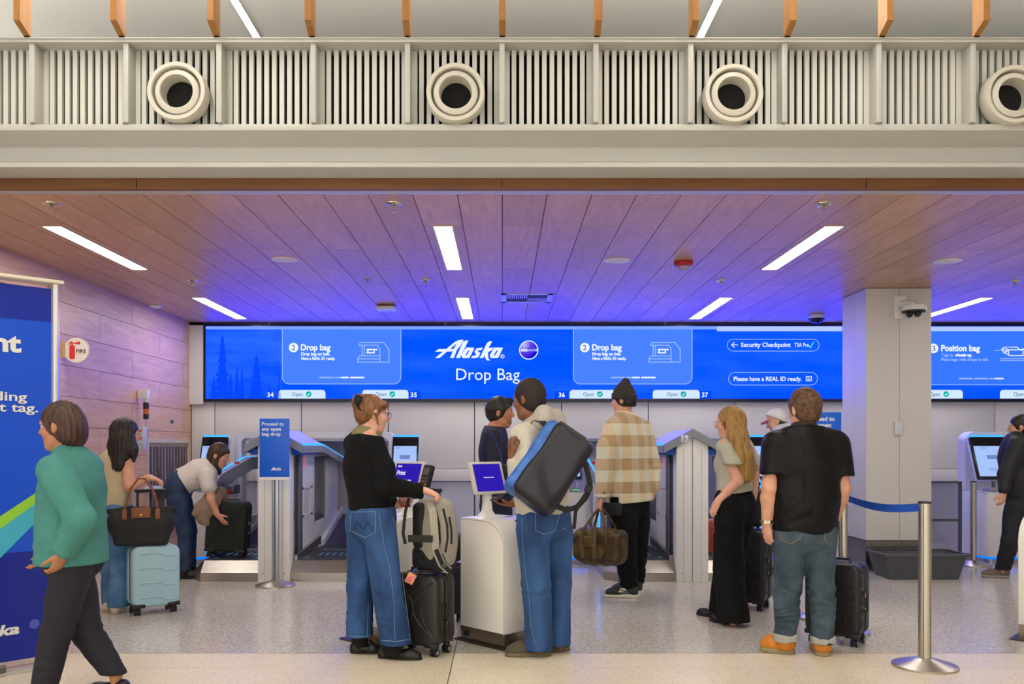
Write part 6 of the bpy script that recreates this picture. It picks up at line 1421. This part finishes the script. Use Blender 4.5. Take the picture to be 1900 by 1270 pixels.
# ---------------- I: traveller in a cap, half hidden
i_ = Person('traveller in a white cap and grey hoodie leaning behind the man in the polo', 9.2, (-.9, .4), (XP(1452, 9.2), 9.2), light_skin, .009)
J = i_.J
top, chest, waist, hip = J(1452, 810), J(1455, 840), J(1462, 890), J(1466, 930); hc = J(1440, 782)
hp = head_sdf(i_.b, hc, (-.85, .3, -.45), (-.2, 0, 1), 1.); i_.b.rc(J(1445, 795), top, .055, .06, .03); i_.torso(i_.b, top, chest, waist, hip, (.16, .14, .14, .15))
shL, shR = top-i_.s*.17, top+i_.s*.17; elL, wrL = J(1430, 870, -.2), J(1421, 900, -.15); elR, wrR = J(1445, 870, .2), J(1425, 900, .2)
for sh, e, w_ in ((shL, elL, wrL), (shR, elR, wrR)): i_.b.chain([sh, e, w_], [.045, .04, .03], k=.02)
hand_sdf(i_.b, wrL, (-.7, 0, -.7), (.5, 0, -.5), -1, .6); hand_sdf(i_.b, wrR, (-.7, 0, -.7), (.5, 0, -.5), 1, .6)
g2 = lambda px, d: Vector((XP(px, d), d, .09)); legL = [J(1462, 950, -.1), J(1460, 1010, -.1), g2(1462, 9.1)]; legR = [J(1468, 950, .1), J(1466, 1010, .1), g2(1468, 9.3)]
legskin(i_.b, (legL, legR)); i_.body(); eyes(i_.root, hp)
pants(i_, 'trousers', mat('trousers_black', '15151a', .8), hip, .165, [(legL, [.1, .08, .075]), (legR, [.1, .08, .075])], .011)
t = SDF(); i_.torso(t, top, chest, waist, J(1465, 920), (.18, .17, .17, .18), .02, .75); t.chain([shL, elL, wrL], [.08, .07, .05], k=.03); t.chain([shR, elR, wrR], [.08, .07, .05], k=.03); t.chain([J(1440, 800, -.06), J(1458, 797, -.08), J(1466, 800, .04)], [.04, .05, .04], k=.04); t.fn(folds(.004, 26, 8)); t.pl(J(1465, 925), (0, 0, -1)); t.build('hoodie', mat('hoodie_mist', 'b9bac4', .9), i_.root, .01)
u = SDF(); u.el(hc+Vector((.006, 0, .034)), (.116, .104, .104), None, .02); u.pl(hc+Vector((0, 0, .015)), (-.45, 0, -1)); cp = u.build('cap', mat('cap_white', 'cfcbd0', .8), i_.root, .008)
u = SDF(); u.el(hc+Vector((-.115, .02, -.012)), (.05, .075, .014), (Vector((.85, -.3, .42)), Vector((.3, .95, 0)), Vector((-.42, 0, .9))), .01); u.build('cap_brim', mat('cap_red', '8e2436', .7), cp, .007)
u = SDF(); u.el(hc+Vector((.035, 0, -.01)), (.075, .085, .055), None, .02); u.build('hair', hair_black, i_.root, .008)
for l in (legL, legR): shoe(i_.root, l[2]+Vector((.06, 0, 0)), l[2]+Vector((-.2, .03, 0)), blk_shoe, MATS['black_sole'], .043, .08, .025, 'shoe', 'shoe', .009)

# ---------------- J: man walking at the right edge
j_ = Person('man in black clothes striding past the terminal at the right edge', 8.9, (-.8, .35), (XP(1886, 8.9), 8.9), light_skin, .0085)
J = j_.J
top, chest, waist, hip = J(1884, 826), J(1884, 850), J(1887, 890), J(1890, 925); hc = J(1893, 793)
hp = head_sdf(j_.b, hc, (-.8, .5, -.1), (0, 0, 1), 1.02); j_.b.rc(J(1891, 805), J(1887, 822), .056, .062, .03); j_.torso(j_.b, top, chest, waist, hip, (.18, .15, .15, .15))
shL, shR = top-j_.s*.19, top+j_.s*.19; elL, wrL = J(1866, 880, -.2), J(1862, 915, -.25); elR, wrR = J(1908, 880, .15), J(1906, 915, .1)
for sh, e, w_ in ((shL, elL, wrL), (shR, elR, wrR)): j_.b.chain([sh, e, w_], [.048, .042, .03], k=.02)
hand_sdf(j_.b, wrL, (-.2, 0, -1), (-.2, .8, 0), -1, .7); hand_sdf(j_.b, wrR, (0, 0, -1), (-.5, .8, 0), 1, .7)
legL = [J(1884, 945, -.1), J(1874, 1005, -.12), Vector((XP(1860, 8.9), 8.9, .085))]; legR = [J(1896, 945, .08), J(1908, 1000, .1), Vector((XP(1935, 9.1), 9.1, .12))]
legskin(j_.b, (legL, legR)); j_.body(); eyes(j_.root, hp)
pants(j_, 'trousers', mat('trousers_slate', '1b1b20', .8), hip, .17, [(legL, [.105, .085, .07]), (legR, [.105, .08, .07])], .01)
t = SDF(); j_.torso(t, top, chest, waist, J(1889, 915), (.195, .185, .18, .18), .018, .72); t.chain([shL, elL, J(1863, 908, -.25)], [.082, .07, .055], k=.03); t.chain([shR, elR, J(1906, 908, .1)], [.08, .07, .055], k=.03); t.fn(folds(.004, 26, 18)); t.pl(J(1889, 922), (0, 0, -1)); t.rc(J(1887, 818), J(1890, 812), .08, .07, .03); t.build('jacket', mat('jacket_black', '1d1d21', .7), j_.root, .009)
u = SDF(); H = hair_cap(u, hc, (-.8, .5, -.1), UP, 1.02); hair_cut(u, H); u.build('hair', hair_black, j_.root, .008)
for l, dz_ in ((legL, 0), (legR, 0)): shoe(j_.root, Vector((l[2].x+.07, l[2].y, 0)), Vector((l[2].x-.19, l[2].y+.05, 0)), mat('shoe_taupe', '6d6259', .6), mat('sole_grey', '9a9088', .6), .045, .085, .028, 'shoe', 'shoe', .009)

# ---------------- K: passer-by in the left foreground
k_ = Person('passer-by with brown hair in a teal coat walking before the blue totem', 4.55, (-1, .05), (XP(122, 4.55), 4.55), tan_skin, .0075)
J = k_.J
top, chest, waist, hip = J(132, 872), J(133, 910), J(132, 975), J(132, 1030); hc = J(112, 792)
hp = head_sdf(k_.b, hc, (-1, .05, -.1), (0, 0, 1), 1.0); k_.b.rc(J(119, 815), J(129, 850), .05, .058, .03); k_.torso(k_.b, top, chest, waist, hip, (.15, .13, .13, .14))
shL, shR = top-k_.s*.16, top+k_.s*.16; elL, wrL = J(152, 965, -.22), J(118, 1025, -.22); elR, wrR = J(110, 970, .2), J(80, 1020, .2)
for sh, e, w_ in ((shL, elL, wrL), (shR, elR, wrR)): k_.b.chain([sh, e, w_], [.048, .042, .03], k=.02)
hand_sdf(k_.b, wrL, (-.4, 0, -.9), (-.8, .3, .4), -1, .7, .95); hand_sdf(k_.b, wrR, (-.4, 0, -.9), (-.8, -.3, .4), 1, .7, .95)
legL = [J(132, 1070, -.08), J(105, 1170, -.08), Vector((XP(78, 4.45), 4.45, .09))]; legR = [J(136, 1070, .08), J(160, 1170, .08), Vector((XP(215, 4.65), 4.65, .13))]
legskin(k_.b, (legL, legR)); k_.body(); eyes(k_.root, hp)
pants(k_, 'trousers', mat('trousers_ink', '1e1c26', .8), hip, .165, [(legL, [.1, .078, .062]), (legR, [.1, .078, .062])])
t = SDF(); k_.torso(t, top, chest, waist, J(134, 1035), (.175, .165, .165, .185), .018, .8); t.chain([shL, elL, J(121, 1018, -.22)], [.082, .07, .055], k=.03); t.chain([shR, elR, J(84, 1014, .2)], [.08, .07, .055], k=.03); t.rc(J(128, 850), J(124, 838), .078, .068, .03); t.fn(folds(.005, 24, 28)); t.pl(J(134, 1045), (0, 0, -1)); t.build('coat', mat('coat_teal', '3f7f78', .8, var=.08, vscale=8, bump=.06, bscale=160, wrk=.6), k_.root, .009)
u = SDF(); H = hair_cap(u, hc, (-1, .05, -.1), UP, 1., .012); u.el(hc+Vector((.07, 0, -.03)), (.065, .085, .09), None, .04); u.fn(streaks(hc+Vector((0, 0, .1)), 28, .003, 3)); hair_cut(u, H); u.build('hair', mat('hair_chestnut', '4a2c1c', .45, col2='2e1a10', vscale=16, stretch=(3, 3, .6), bump=.3, bscale=60), k_.root, .0065)
for l in (legL, legR): shoe(k_.root, Vector((l[2].x+.07, l[2].y, 0)), Vector((l[2].x-.18, l[2].y, 0)), blk_shoe, MATS['black_sole'], .042, .085, .025, 'shoe', 'shoe', .008)
# ================================================================ LUGGAGE
def wheel_set(t, w, d, m_rim, r=.026, hgt=.05):
    for sx in (-1, 1):
        for sy in (-1, 1):
            x, y = sx*(w/2-.045), sy*(d/2-.045)
            f = MB().lathe([(.022, hgt), (.02, hgt+.03)], 12, M=Matrix.Translation((x, y, 0))); f.box(x-.006, x+.006, y-.02, y+.02, r*.8, hgt+.01)
            fk = f.build('caster_fork', black_plastic, t, smooth=True)
            for k in (-1, 1):
                M = Matrix.Translation((x+k*.014, y, r)) @ Matrix.Rotation(math.pi/2, 4, 'Y')
                wl_ = MB().lathe([(r, -.008), (r, .008)], 18, M=M).build('wheel', black_plastic, fk, smooth=True)
                MB().lathe([(r*.55, -.0086), (r*.55, .0086)], 14, M=M).build('wheel_hub', m_rim, wl_)
    return t
def suitcase(label, loc, rz, w, h, d, m, ribs='step', rim=None, handle=0., zipm=None, tilt=0., wheels=True, hw=.2):
    t = thing('suitcase', label, 'suitcase', loc, rz); t.rotation_euler = (0, tilt, rz)
    rim = rim or mat('hub_black', '2a2a2c', .4); z0 = .065 if wheels else .0
    P_ = rrect(-w/2, w/2, z0, h, .06, 6)
    for nm, y0, y1 in (('front_shell', -d/2, -.012), ('back_shell', .012, d/2)):
        MB().prism(P_, y0, y1, 'y').build(nm, m, t, bevel=.028, seg=4)
    P2 = rrect(-w/2+.006, w/2-.006, z0+.006, h-.006, .055, 6)
    zb = MB().prism(P2, -.014, .014, 'y').build('zip_band', zipm or black_plastic, t)
    for z in (h*.62,):
        MB().box(w/2-.006, w/2+.006, -.006, .006, z-.02, z+.02).build('zip_pull', mat('zip_metal', 'b9b2a4', .25, 1.), zb, bevel=.002)
        MB().box(w/2-.006, w/2+.005, -.005, .005, z-.12, z-.09).build('zip_pull', MATS['zip_metal'], zb, bevel=.002)
    n = 6 if ribs == 'line' else 4
    for i in range(n):
        z = z0+.08+(h-z0-.14)*i/(n-1)
        if ribs == 'step':
            k = MB()
            for yy, s_ in ((-d/2-.002, 1),):
                k.tube([(-w/2+.06, yy, z), (w*.08, yy, z), (w*.16, yy, z-.022), (w/2-.04, yy, z-.022)], .006, 6)
            k.build('rib', m, t, smooth=True)
        elif ribs == 'line':
            for dz_ in (0, .016):
                MB().box(-w/2+.03, w/2-.03, -d/2-.006, -d/2+.006, z+dz_, z+dz_+.007).build('rib', m, t, bevel=.0015)
                MB().box(w/2-.006, w/2+.006, -d/2+.03, -.03, z+dz_, z+dz_+.007).build('rib', m, t, bevel=.0015)
        elif ribs == 'curve':
            for sg in (-1, 1):
                if i % 2: continue
                k = MB(); k.tube([(sg*(w*.42-.09*math.sin(j/8*math.pi)*(1+i*.35)), -d/2-.0015, z0+.06+(h-z0-.1)*j/8) for j in range(9)], .004, 6); k.build('rib', m, t, smooth=True)
    if ribs == 'line':
        for z in (h*.3, h*.78):
            MB().box(w/2-.1, w/2-.085, -d/2-.006, -d/2+.004, z-.035, z+.035).build('corner_stud', black_plastic, t, bevel=.003); MB().box(w/2-.004, w/2+.006, -d/2+.03, -d/2+.045, z-.035, z+.035).build('corner_stud', black_plastic, t, bevel=.003)
    for x in (-1, 1):
        MB().box(x*(w/2-.05)-.05, x*(w/2-.05)+.05, -d/2-.004, -d/2+.03, z0-.004, z0+.03).build('corner_guard', black_plastic, t, bevel=.01)
    MB().tube([(-.09, 0, h-.004), (-.085, 0, h+.022), (.085, 0, h+.022), (.09, 0, h-.004)], .009, 8).build('carry_handle', black_plastic, t, smooth=True)
    MB().tube([(w/2-.004, -.02, h*.42), (w/2+.02, -.02, h*.44), (w/2+.02, -.02, h*.64), (w/2-.004, -.02, h*.66)], .008, 8).build('side_handle', black_plastic, t, smooth=True)
    if wheels: wheel_set(t, w, d, rim)
    if handle > 0:
        for x in (-hw/2, hw/2): MB().box(x-.009, x+.009, d/2-.045, d/2-.027, h-.03, h+handle).build('handle_bar', black_plastic, t, bevel=.003)
        MB().box(-hw/2-.02, hw/2+.02, d/2-.055, d/2-.017, h+handle, h+handle+.03).build('handle_grip', black_plastic, t, bevel=.01)
    return t
teal = mat('shell_teal', '9dbfca', .4, bump=.03, bscale=200); blk = mat('shell_black', '1b1b1d', .38, bump=.05, bscale=260); gunm = mat('shell_gunmetal', '2b2826', .3, bump=.03, bscale=200)
c = FP(284, 1137)
suitcase('pale blue hard shell suitcase beside the woman in the beige top', (c.x, c.y, 0), math.radians(36), .37, .555, .24, teal, 'step', handle=.42)
suitcase('dark green soft suitcase standing on the belt under the bending woman', (XP(421, 8.98), 8.98, .207), math.radians(3), .41, .58, .26, mat('shell_green_black', '171d1a', .75, bump=.1, bscale=180), 'curve', tilt=.06)
c = FP(785, 1211); sc_w = suitcase('dark gunmetal hard shell suitcase beside the woman in the black cardigan', (c.x, c.y, 0), math.radians(-27), .36, .53, .24, gunm, 'curve', mat('hub_chrome', 'c9c9c9', .2, 1.), handle=.52, hw=.14)
c = FP(1378, 1128); suitcase('large black ribbed suitcase behind the blonde woman', (c.x, c.y, 0), math.radians(-32), .43, .665, .28, blk, 'line', handle=.36)
c = FP(1553, 1192); suitcase('black ribbed cabin suitcase at the heels of the man in the polo', (c.x, c.y, 0), math.radians(-38), .37, .56, .25, blk, 'line', MATS['hub_chrome'])
suitcase('red suitcase lying on the belt behind the white posts', (2.42, 9.35, .207), 0., .62, .36, .26, mat('shell_red', 'a8402e', .45), 'curve', wheels=False)
suitcase('dark plum suitcase standing behind the white kiosk', (XP(818, 6.75), 6.75, 0), math.radians(4), .38, .44, .24, mat('shell_plum', '2a2530', .5), 'curve')
# black bag on the plum suitcase
p0 = Vector((XP(818, 6.75), 6.75, .47)); t = SDF(); t.bx(p0+UP*.1, (.2, .11, .1), None, .05, .02); t.fn(folds(.006, 40, 3)); bb = tag(t.build('travel_bag', mat('nylon_black', '17171a', .6), None, .01), 'black nylon bag lying on the plum suitcase', 'bag')
rel(bb, MB().tube([p0+Vector((-.08, -.06, .19)), p0+Vector((-.06, -.06, .235)), p0+Vector((.06, -.06, .235)), p0+Vector((.08, -.06, .19))], .009, 8)).build('handle', black_plastic, bb, smooth=True)
# black upright bag strapped on the large suitcase
c = FP(1378, 1128); q = Vector((c.x, c.y, .69)); Rz = Matrix.Rotation(math.radians(-32), 3, 'Z'); ax = (Rz @ Vector((1, 0, 0)), Rz @ Vector((0, 1, 0)), UP)
t = SDF(); t.bx(q+UP*.15, (.17, .07, .15), ax, .03, .01); ub = tag(t.build('laptop_bag', mat('bag_black', '15161b', .6), None, .008), 'upright black bag riding on the large black suitcase', 'bag')
rel(ub, MB().box(-.16, .16, -.076, -.068, .16, .166, M=Matrix.Translation(q) @ Rz.to_4x4())).build('zip_line', mat('zip_grey', '34343a', .4), ub)

# black tote with brown handles on the pale blue suitcase
c = FP(284, 1137); q = Vector((c.x-.06, c.y-.09, .56)); th = math.radians(22); R3 = Matrix.Rotation(th, 3, 'Z'); M4 = Matrix.Translation(q) @ R3.to_4x4(); X_, Y_ = R3 @ Vector((1, 0, 0)), R3 @ Vector((0, 1, 0))
leather = mat('leather_brown', '7d4a2c', .45, var=.1, vscale=20)
t = SDF(); t.bx(q+UP*.12, (.2, .075, .12), (X_, Y_, UP), .03, .03); t.rc(q+UP*.285-X_*.25, q+UP*.285+X_*.25, .018, .018, .05); t.rc(q+UP*.17-X_*.18, q+UP*.17+X_*.18, .07, .07, .08, Y_, .8); t.fn(folds(.005, 34, 6)); t.pl(q+UP*.003, (0, 0, -1))
to = tag(t.build('tote_bag', mat('tote_black', '141417', .65), None, .008), 'black tote with brown leather handles on the pale blue suitcase', 'bag')
rel(to, MB().box(-.07, .07, -.092, -.084, .225, .31, M=M4)).build('leather_flap', leather, to, bevel=.006)
rel(to, MB().lathe([(.008, 0), (.008, .004)], 10, M=M4 @ Matrix.Translation((0, -.092, .25)) @ Matrix.Rotation(math.pi/2, 4, 'X'))).build('snap', mat('brass', 'c9a04a', .25, 1.), to)
for yy in (-.08, .06):
    pts = [M4 @ Vector((x, yy+(.02*math.sin(k)), z)) for k, (x, z) in enumerate(((-.12, .24), (-.115, .33), (-.075, .46), (-.02, .54), (.03, .54), (.085, .45), (.12, .33), (.125, .24)))]
    rel(to, MB().tube(pts, .009, 8)).build('handle', leather, to, smooth=True)
    for x in (-.12, .123): rel(to, MB().box(x-.018, x+.018, yy-.012, yy-.004 if yy < 0 else yy+.0, .18, .26, M=M4 @ Matrix.Translation((0, 0, .035)))).build('handle_patch', leather, to, bevel=.004)

# grey backpack standing on the gunmetal suitcase
c = FP(785, 1211); q = Vector((XP(806, 5.62), 5.62, .545)); th = math.radians(-35); R3 = Matrix.Rotation(th, 3, 'Z'); M4 = Matrix.Translation(q) @ R3.to_4x4(); X_, Y_ = R3 @ Vector((1, 0, 0)), R3 @ Vector((0, 1, 0))
gry = mat('backpack_grey', 'a09a8e', .9, var=.1, vscale=90, bump=.15, bscale=250); bkn = mat('backpack_black', '18181a', .7)
t = SDF(); t.bx(q+UP*.24, (.12, .095, .235), (X_, Y_, UP), .07, .03); t.el(q+UP*.22+Y_*.0+X_*.05, (.105, .11, .2), (X_, Y_, UP), .06); t.fn(folds(.003, 30, 5))
bp = tag(t.build('backpack', gry, None, .008), 'grey backpack with black pockets standing on the gunmetal suitcase', 'backpack')
t = SDF(); t.bx(q+UP*.09, (.128, .103, .085), (X_, Y_, UP), .05, .02); t.build('lower_pocket', bkn, bp, .008)
t = SDF(); t.bx(q+UP*.30-X_*.05-Y_*.07, (.055, .05, .15), (X_, Y_, UP), .04, .02); t.build('back_padding', bkn, bp, .008)
bv = bvh_of(bp)
for ln in ([(808, 945), (815, 975), (816, 1005), (812, 1030)], [(822, 945), (829, 975), (830, 1000), (826, 1025)], [(833, 960), (837, 985), (837, 1010)]):
    pts, nr = cast_path(bv, densify(ln, 4), lift=.003)
    if len(pts) > 3: rel(bp, MB().tube(pts, .007, 6)).build('zip', bkn, bp, smooth=True)
pts = [P(795, 930, 5.48), P(803, 950, 5.42), P(806, 985, 5.40), P(808, 1020, 5.41), P(820, 1048, 5.43), P(834, 1060, 5.46)]
st = rel(bp, MB().ribbon(pts, .05, .014, (.3, -1, 0))).build('shoulder_strap', gry, bp, bevel=.004)
rel(st, MB().ribbon([p+Vector((.004, -.012, 0)) for p in pts[3:]], .028, .004, (.3, -1, 0))).build('webbing', bkn, st)
rel(bp, MB().ribbon([P(834, 1060, 5.46), P(836, 1100, 5.43), P(836, 1160, 5.43), P(838, 1190, 5.44)], .022, .003, (.3, -1, 0))).build('hanging_strap', bkn, bp)
rel(bp, MB().box(-.016, .016, -.014, .006, -.012, .012, M=TR(P(824, 1050, 5.41), -.3))).build('buckle', mat('buckle_grey', '3a3a3c', .4), bp, bevel=.003)
rel(bp, MB().ribbon([P(759, 925, 5.50), P(752, 950, 5.48), P(748, 990, 5.47), P(752, 1010, 5.48)], .02, .004, (0, -1, 0))).build('side_strap', bkn, bp)
rel(bp, MB().ribbon([P(757, 1000, 5.40), P(780, 1000, 5.38), P(803, 1001, 5.38)], .045, .004, (0, -1, 0))).build('trolley_sleeve', bkn, bp)
t = thing('luggage_tag', 'bright yellow and pink luggage tag behind the knee of the woman in black', 'tag', P(764, 1070, 5.5))
MB().box(-.028, .028, -.003, .003, -.05, .02, M=Matrix.Rotation(.5, 4, 'Y')).build('tag_body', mat('tag_yellow', 'e8b53a', .5, col2='d84a8a', vscale=30, var=.1), t, bevel=.004); MB().tube([(0, 0, .015), (.01, .0, .04), (.03, .03, .05)], .003, 6).build('tag_loop', mat('loop_blue', '2a6fd0', .5), t)

# olive leather holdall in the plaid man's hand
q = P(1113, 1013, 7.48); th = math.radians(-28); R3 = Matrix.Rotation(th, 3, 'Z'); M4 = Matrix.Translation(q) @ R3.to_4x4(); X_, Y_ = R3 @ Vector((1, 0, 0)), R3 @ Vector((0, 1, 0)); tl = (X_*math.cos(.12)-UP*math.sin(-.12)*-1, Y_, UP)
olive = mat('leather_olive', '5d4a22', .55, col2='33240f', vscale=9, bump=.2, bscale=30, vlo=.38, vhi=.62)
t = SDF(); t.bx(q, (.235, .12, .145), (X_, Y_, UP), .07, .03); t.el(q-UP*.05, (.22, .125, .115), (X_, Y_, UP), .05); t.fn(folds(.008, 24, 14, .8))
hb = tag(t.build('holdall', olive, None, .008), 'olive brown leather holdall in the hand of the man in plaid', 'bag')
t = SDF(); t.bx(q+X_*.13-Y_*.03, (.1, .105, .135), (X_, Y_, UP), .05, .02); t.fn(folds(.006, 30, 4)); t.build('end_pocket', mat('leather_umber', '4a3518', .55, col2='2c1f10', vscale=10, bump=.2, bscale=30), hb, .008)
strapm = mat('strap_olive', '4f4020', .5)
hand_p = P(1114, 943, 7.51)
for yy in (-.125, .12):
    pts = [M4 @ Vector((-.11, yy, .03)), M4 @ Vector((-.1, yy, .15)), M4 @ Vector((-.04, yy*.4, .27)), hand_p+Vector((-.02, yy*.08, -.01)), hand_p+Vector((.02, yy*.08, -.005)), M4 @ Vector((.05, yy*.45, .27)), M4 @ Vector((.1, yy, .15)), M4 @ Vector((.11, yy, .03))]
    rel(hb, MB().tube(pts, [.011]*2+[.012]*4+[.011]*2, 8)).build('handle', strapm, hb, smooth=True)
for x in (-.11, .0):
    rel(hb, MB().ribbon([M4 @ Vector((x, -.128, -.1)), M4 @ Vector((x, -.133, .0)), M4 @ Vector((x, -.122, .12)), M4 @ Vector((x, -.05, .155))], .035, .006, (0, -1, .1))).build('strap', strapm, hb)
t = SDF(); t.bx(M4 @ Vector((-.055, -.132, .045)), (.045, .014, .05), (X_, Y_, UP), .012, .01); t.build('front_flap', mat('leather_flap_olive', '6a5428', .5, col2='463414', vscale=14), hb, .007)
rel(hb, MB().lathe([(.014, 0), (.014, .006)], 14, M=M4 @ Matrix.Translation((-.055, -.146, .02)) @ Matrix.Rotation(math.pi/2, 4, 'X'))).build('buckle', mat('brass_old', '8d7444', .35, 1.), hb)
rel(hb, MB().prism([(-.022, .03), (.022, .03), (.022, .0), (0, -.03), (-.022, .0)], -.142, -.136, 'y', M=M4 @ Matrix.Translation((.14, .0, .06)))).build('badge', mat('badge_brown', '3a2a16', .5), hb, bevel=.002)

# blue and black duffel on the back of the man in the hoodie
q = P(1016, 868, 5.36); lx_ = (P(1062, 808, 5.36)-P(978, 925, 5.36)).normalized(); lx_ = (lx_+Vector((0, .25, 0))).normalized(); ly_ = Vector((.1, 1, 0)); ly_ = (ly_-lx_*ly_.dot(lx_)).normalized(); lz_ = lx_.cross(ly_)     # long axis, depth, width
duf_b = mat('duffel_black', '1b1c26', .42, var=.1, vscale=10, bump=.06, bscale=60); duf_c = mat('duffel_blue', '3f74c4', .42, col2='2c5aa8', vscale=14)
t = SDF(); t.bx(q+ly_*.02+lz_*-.0, (.262, .125, .165), (lx_, ly_, lz_), .05, .02); t.fn(folds(.005, 22, 3))
du = tag(t.build('duffel', duf_c, None, .008), 'blue and black waterproof duffel on the back of the man in the hoodie', 'bag')
sgn = 1 if lz_.x < 0 else -1     # towards the upper left of the picture
t = SDF(); t.bx(q-ly_*.045-lz_*sgn*.028, (.268, .10, .145), (lx_, ly_, lz_), .055, .02); t.fn(folds(.009, 17, 8)); t.bx(q+lz_*sgn*.2-lx_*.05, (.4, .3, .075), (lx_, ly_, lz_), .01, .01, 'd'); fb = t.build('black_panel', duf_b, du, .008)
t = SDF(); t.bx(q+lx_*.262-ly_*.02, (.016, .07, .10), (lx_, ly_, lz_), .012, .01); t.build('top_closure', mat('duffel_brown', '3a2f30', .6), du, .008)
web = mat('webbing_black', '17181d', .7)
rel(du, MB().ribbon([P(1014, 792, 5.38), P(1006, 783, 5.42), P(994, 779, 5.5), P(978, 790, 5.52), P(966, 812, 5.44), P(955, 826, 5.42)], .04, .006, [(0, -.6, 1), (0, -.4, 1), (-.2, -.3, 1), (-.7, -.5, .6), (-.8, -.6, .2), (-.8, -.6, 0)])).build('shoulder_strap', web, du)
rel(du, MB().ribbon([P(1086, 860, 5.36), P(1092, 885, 5.36), P(1095, 905, 5.37), P(1086, 925, 5.38), P(1070, 942, 5.38), P(1050, 947, 5.38), P(1028, 938, 5.36)], .035, .005, (.3, -1, .1))).build('lower_strap', web, du)
rel(du, MB().ribbon([P(1093, 908, 5.36), P(1078, 930, 5.36), P(1068, 950, 5.36), P(1065, 982, 5.36)], .022, .004, (.3, -1, .1))).build('hanging_strap', web, du)
rel(du, MB().box(-.02, .02, -.012, .012, -.02, .02, M=TR(P(1091, 908, 5.35), .2, 0, .4))).build('buckle', black_plastic, du, bevel=.004)
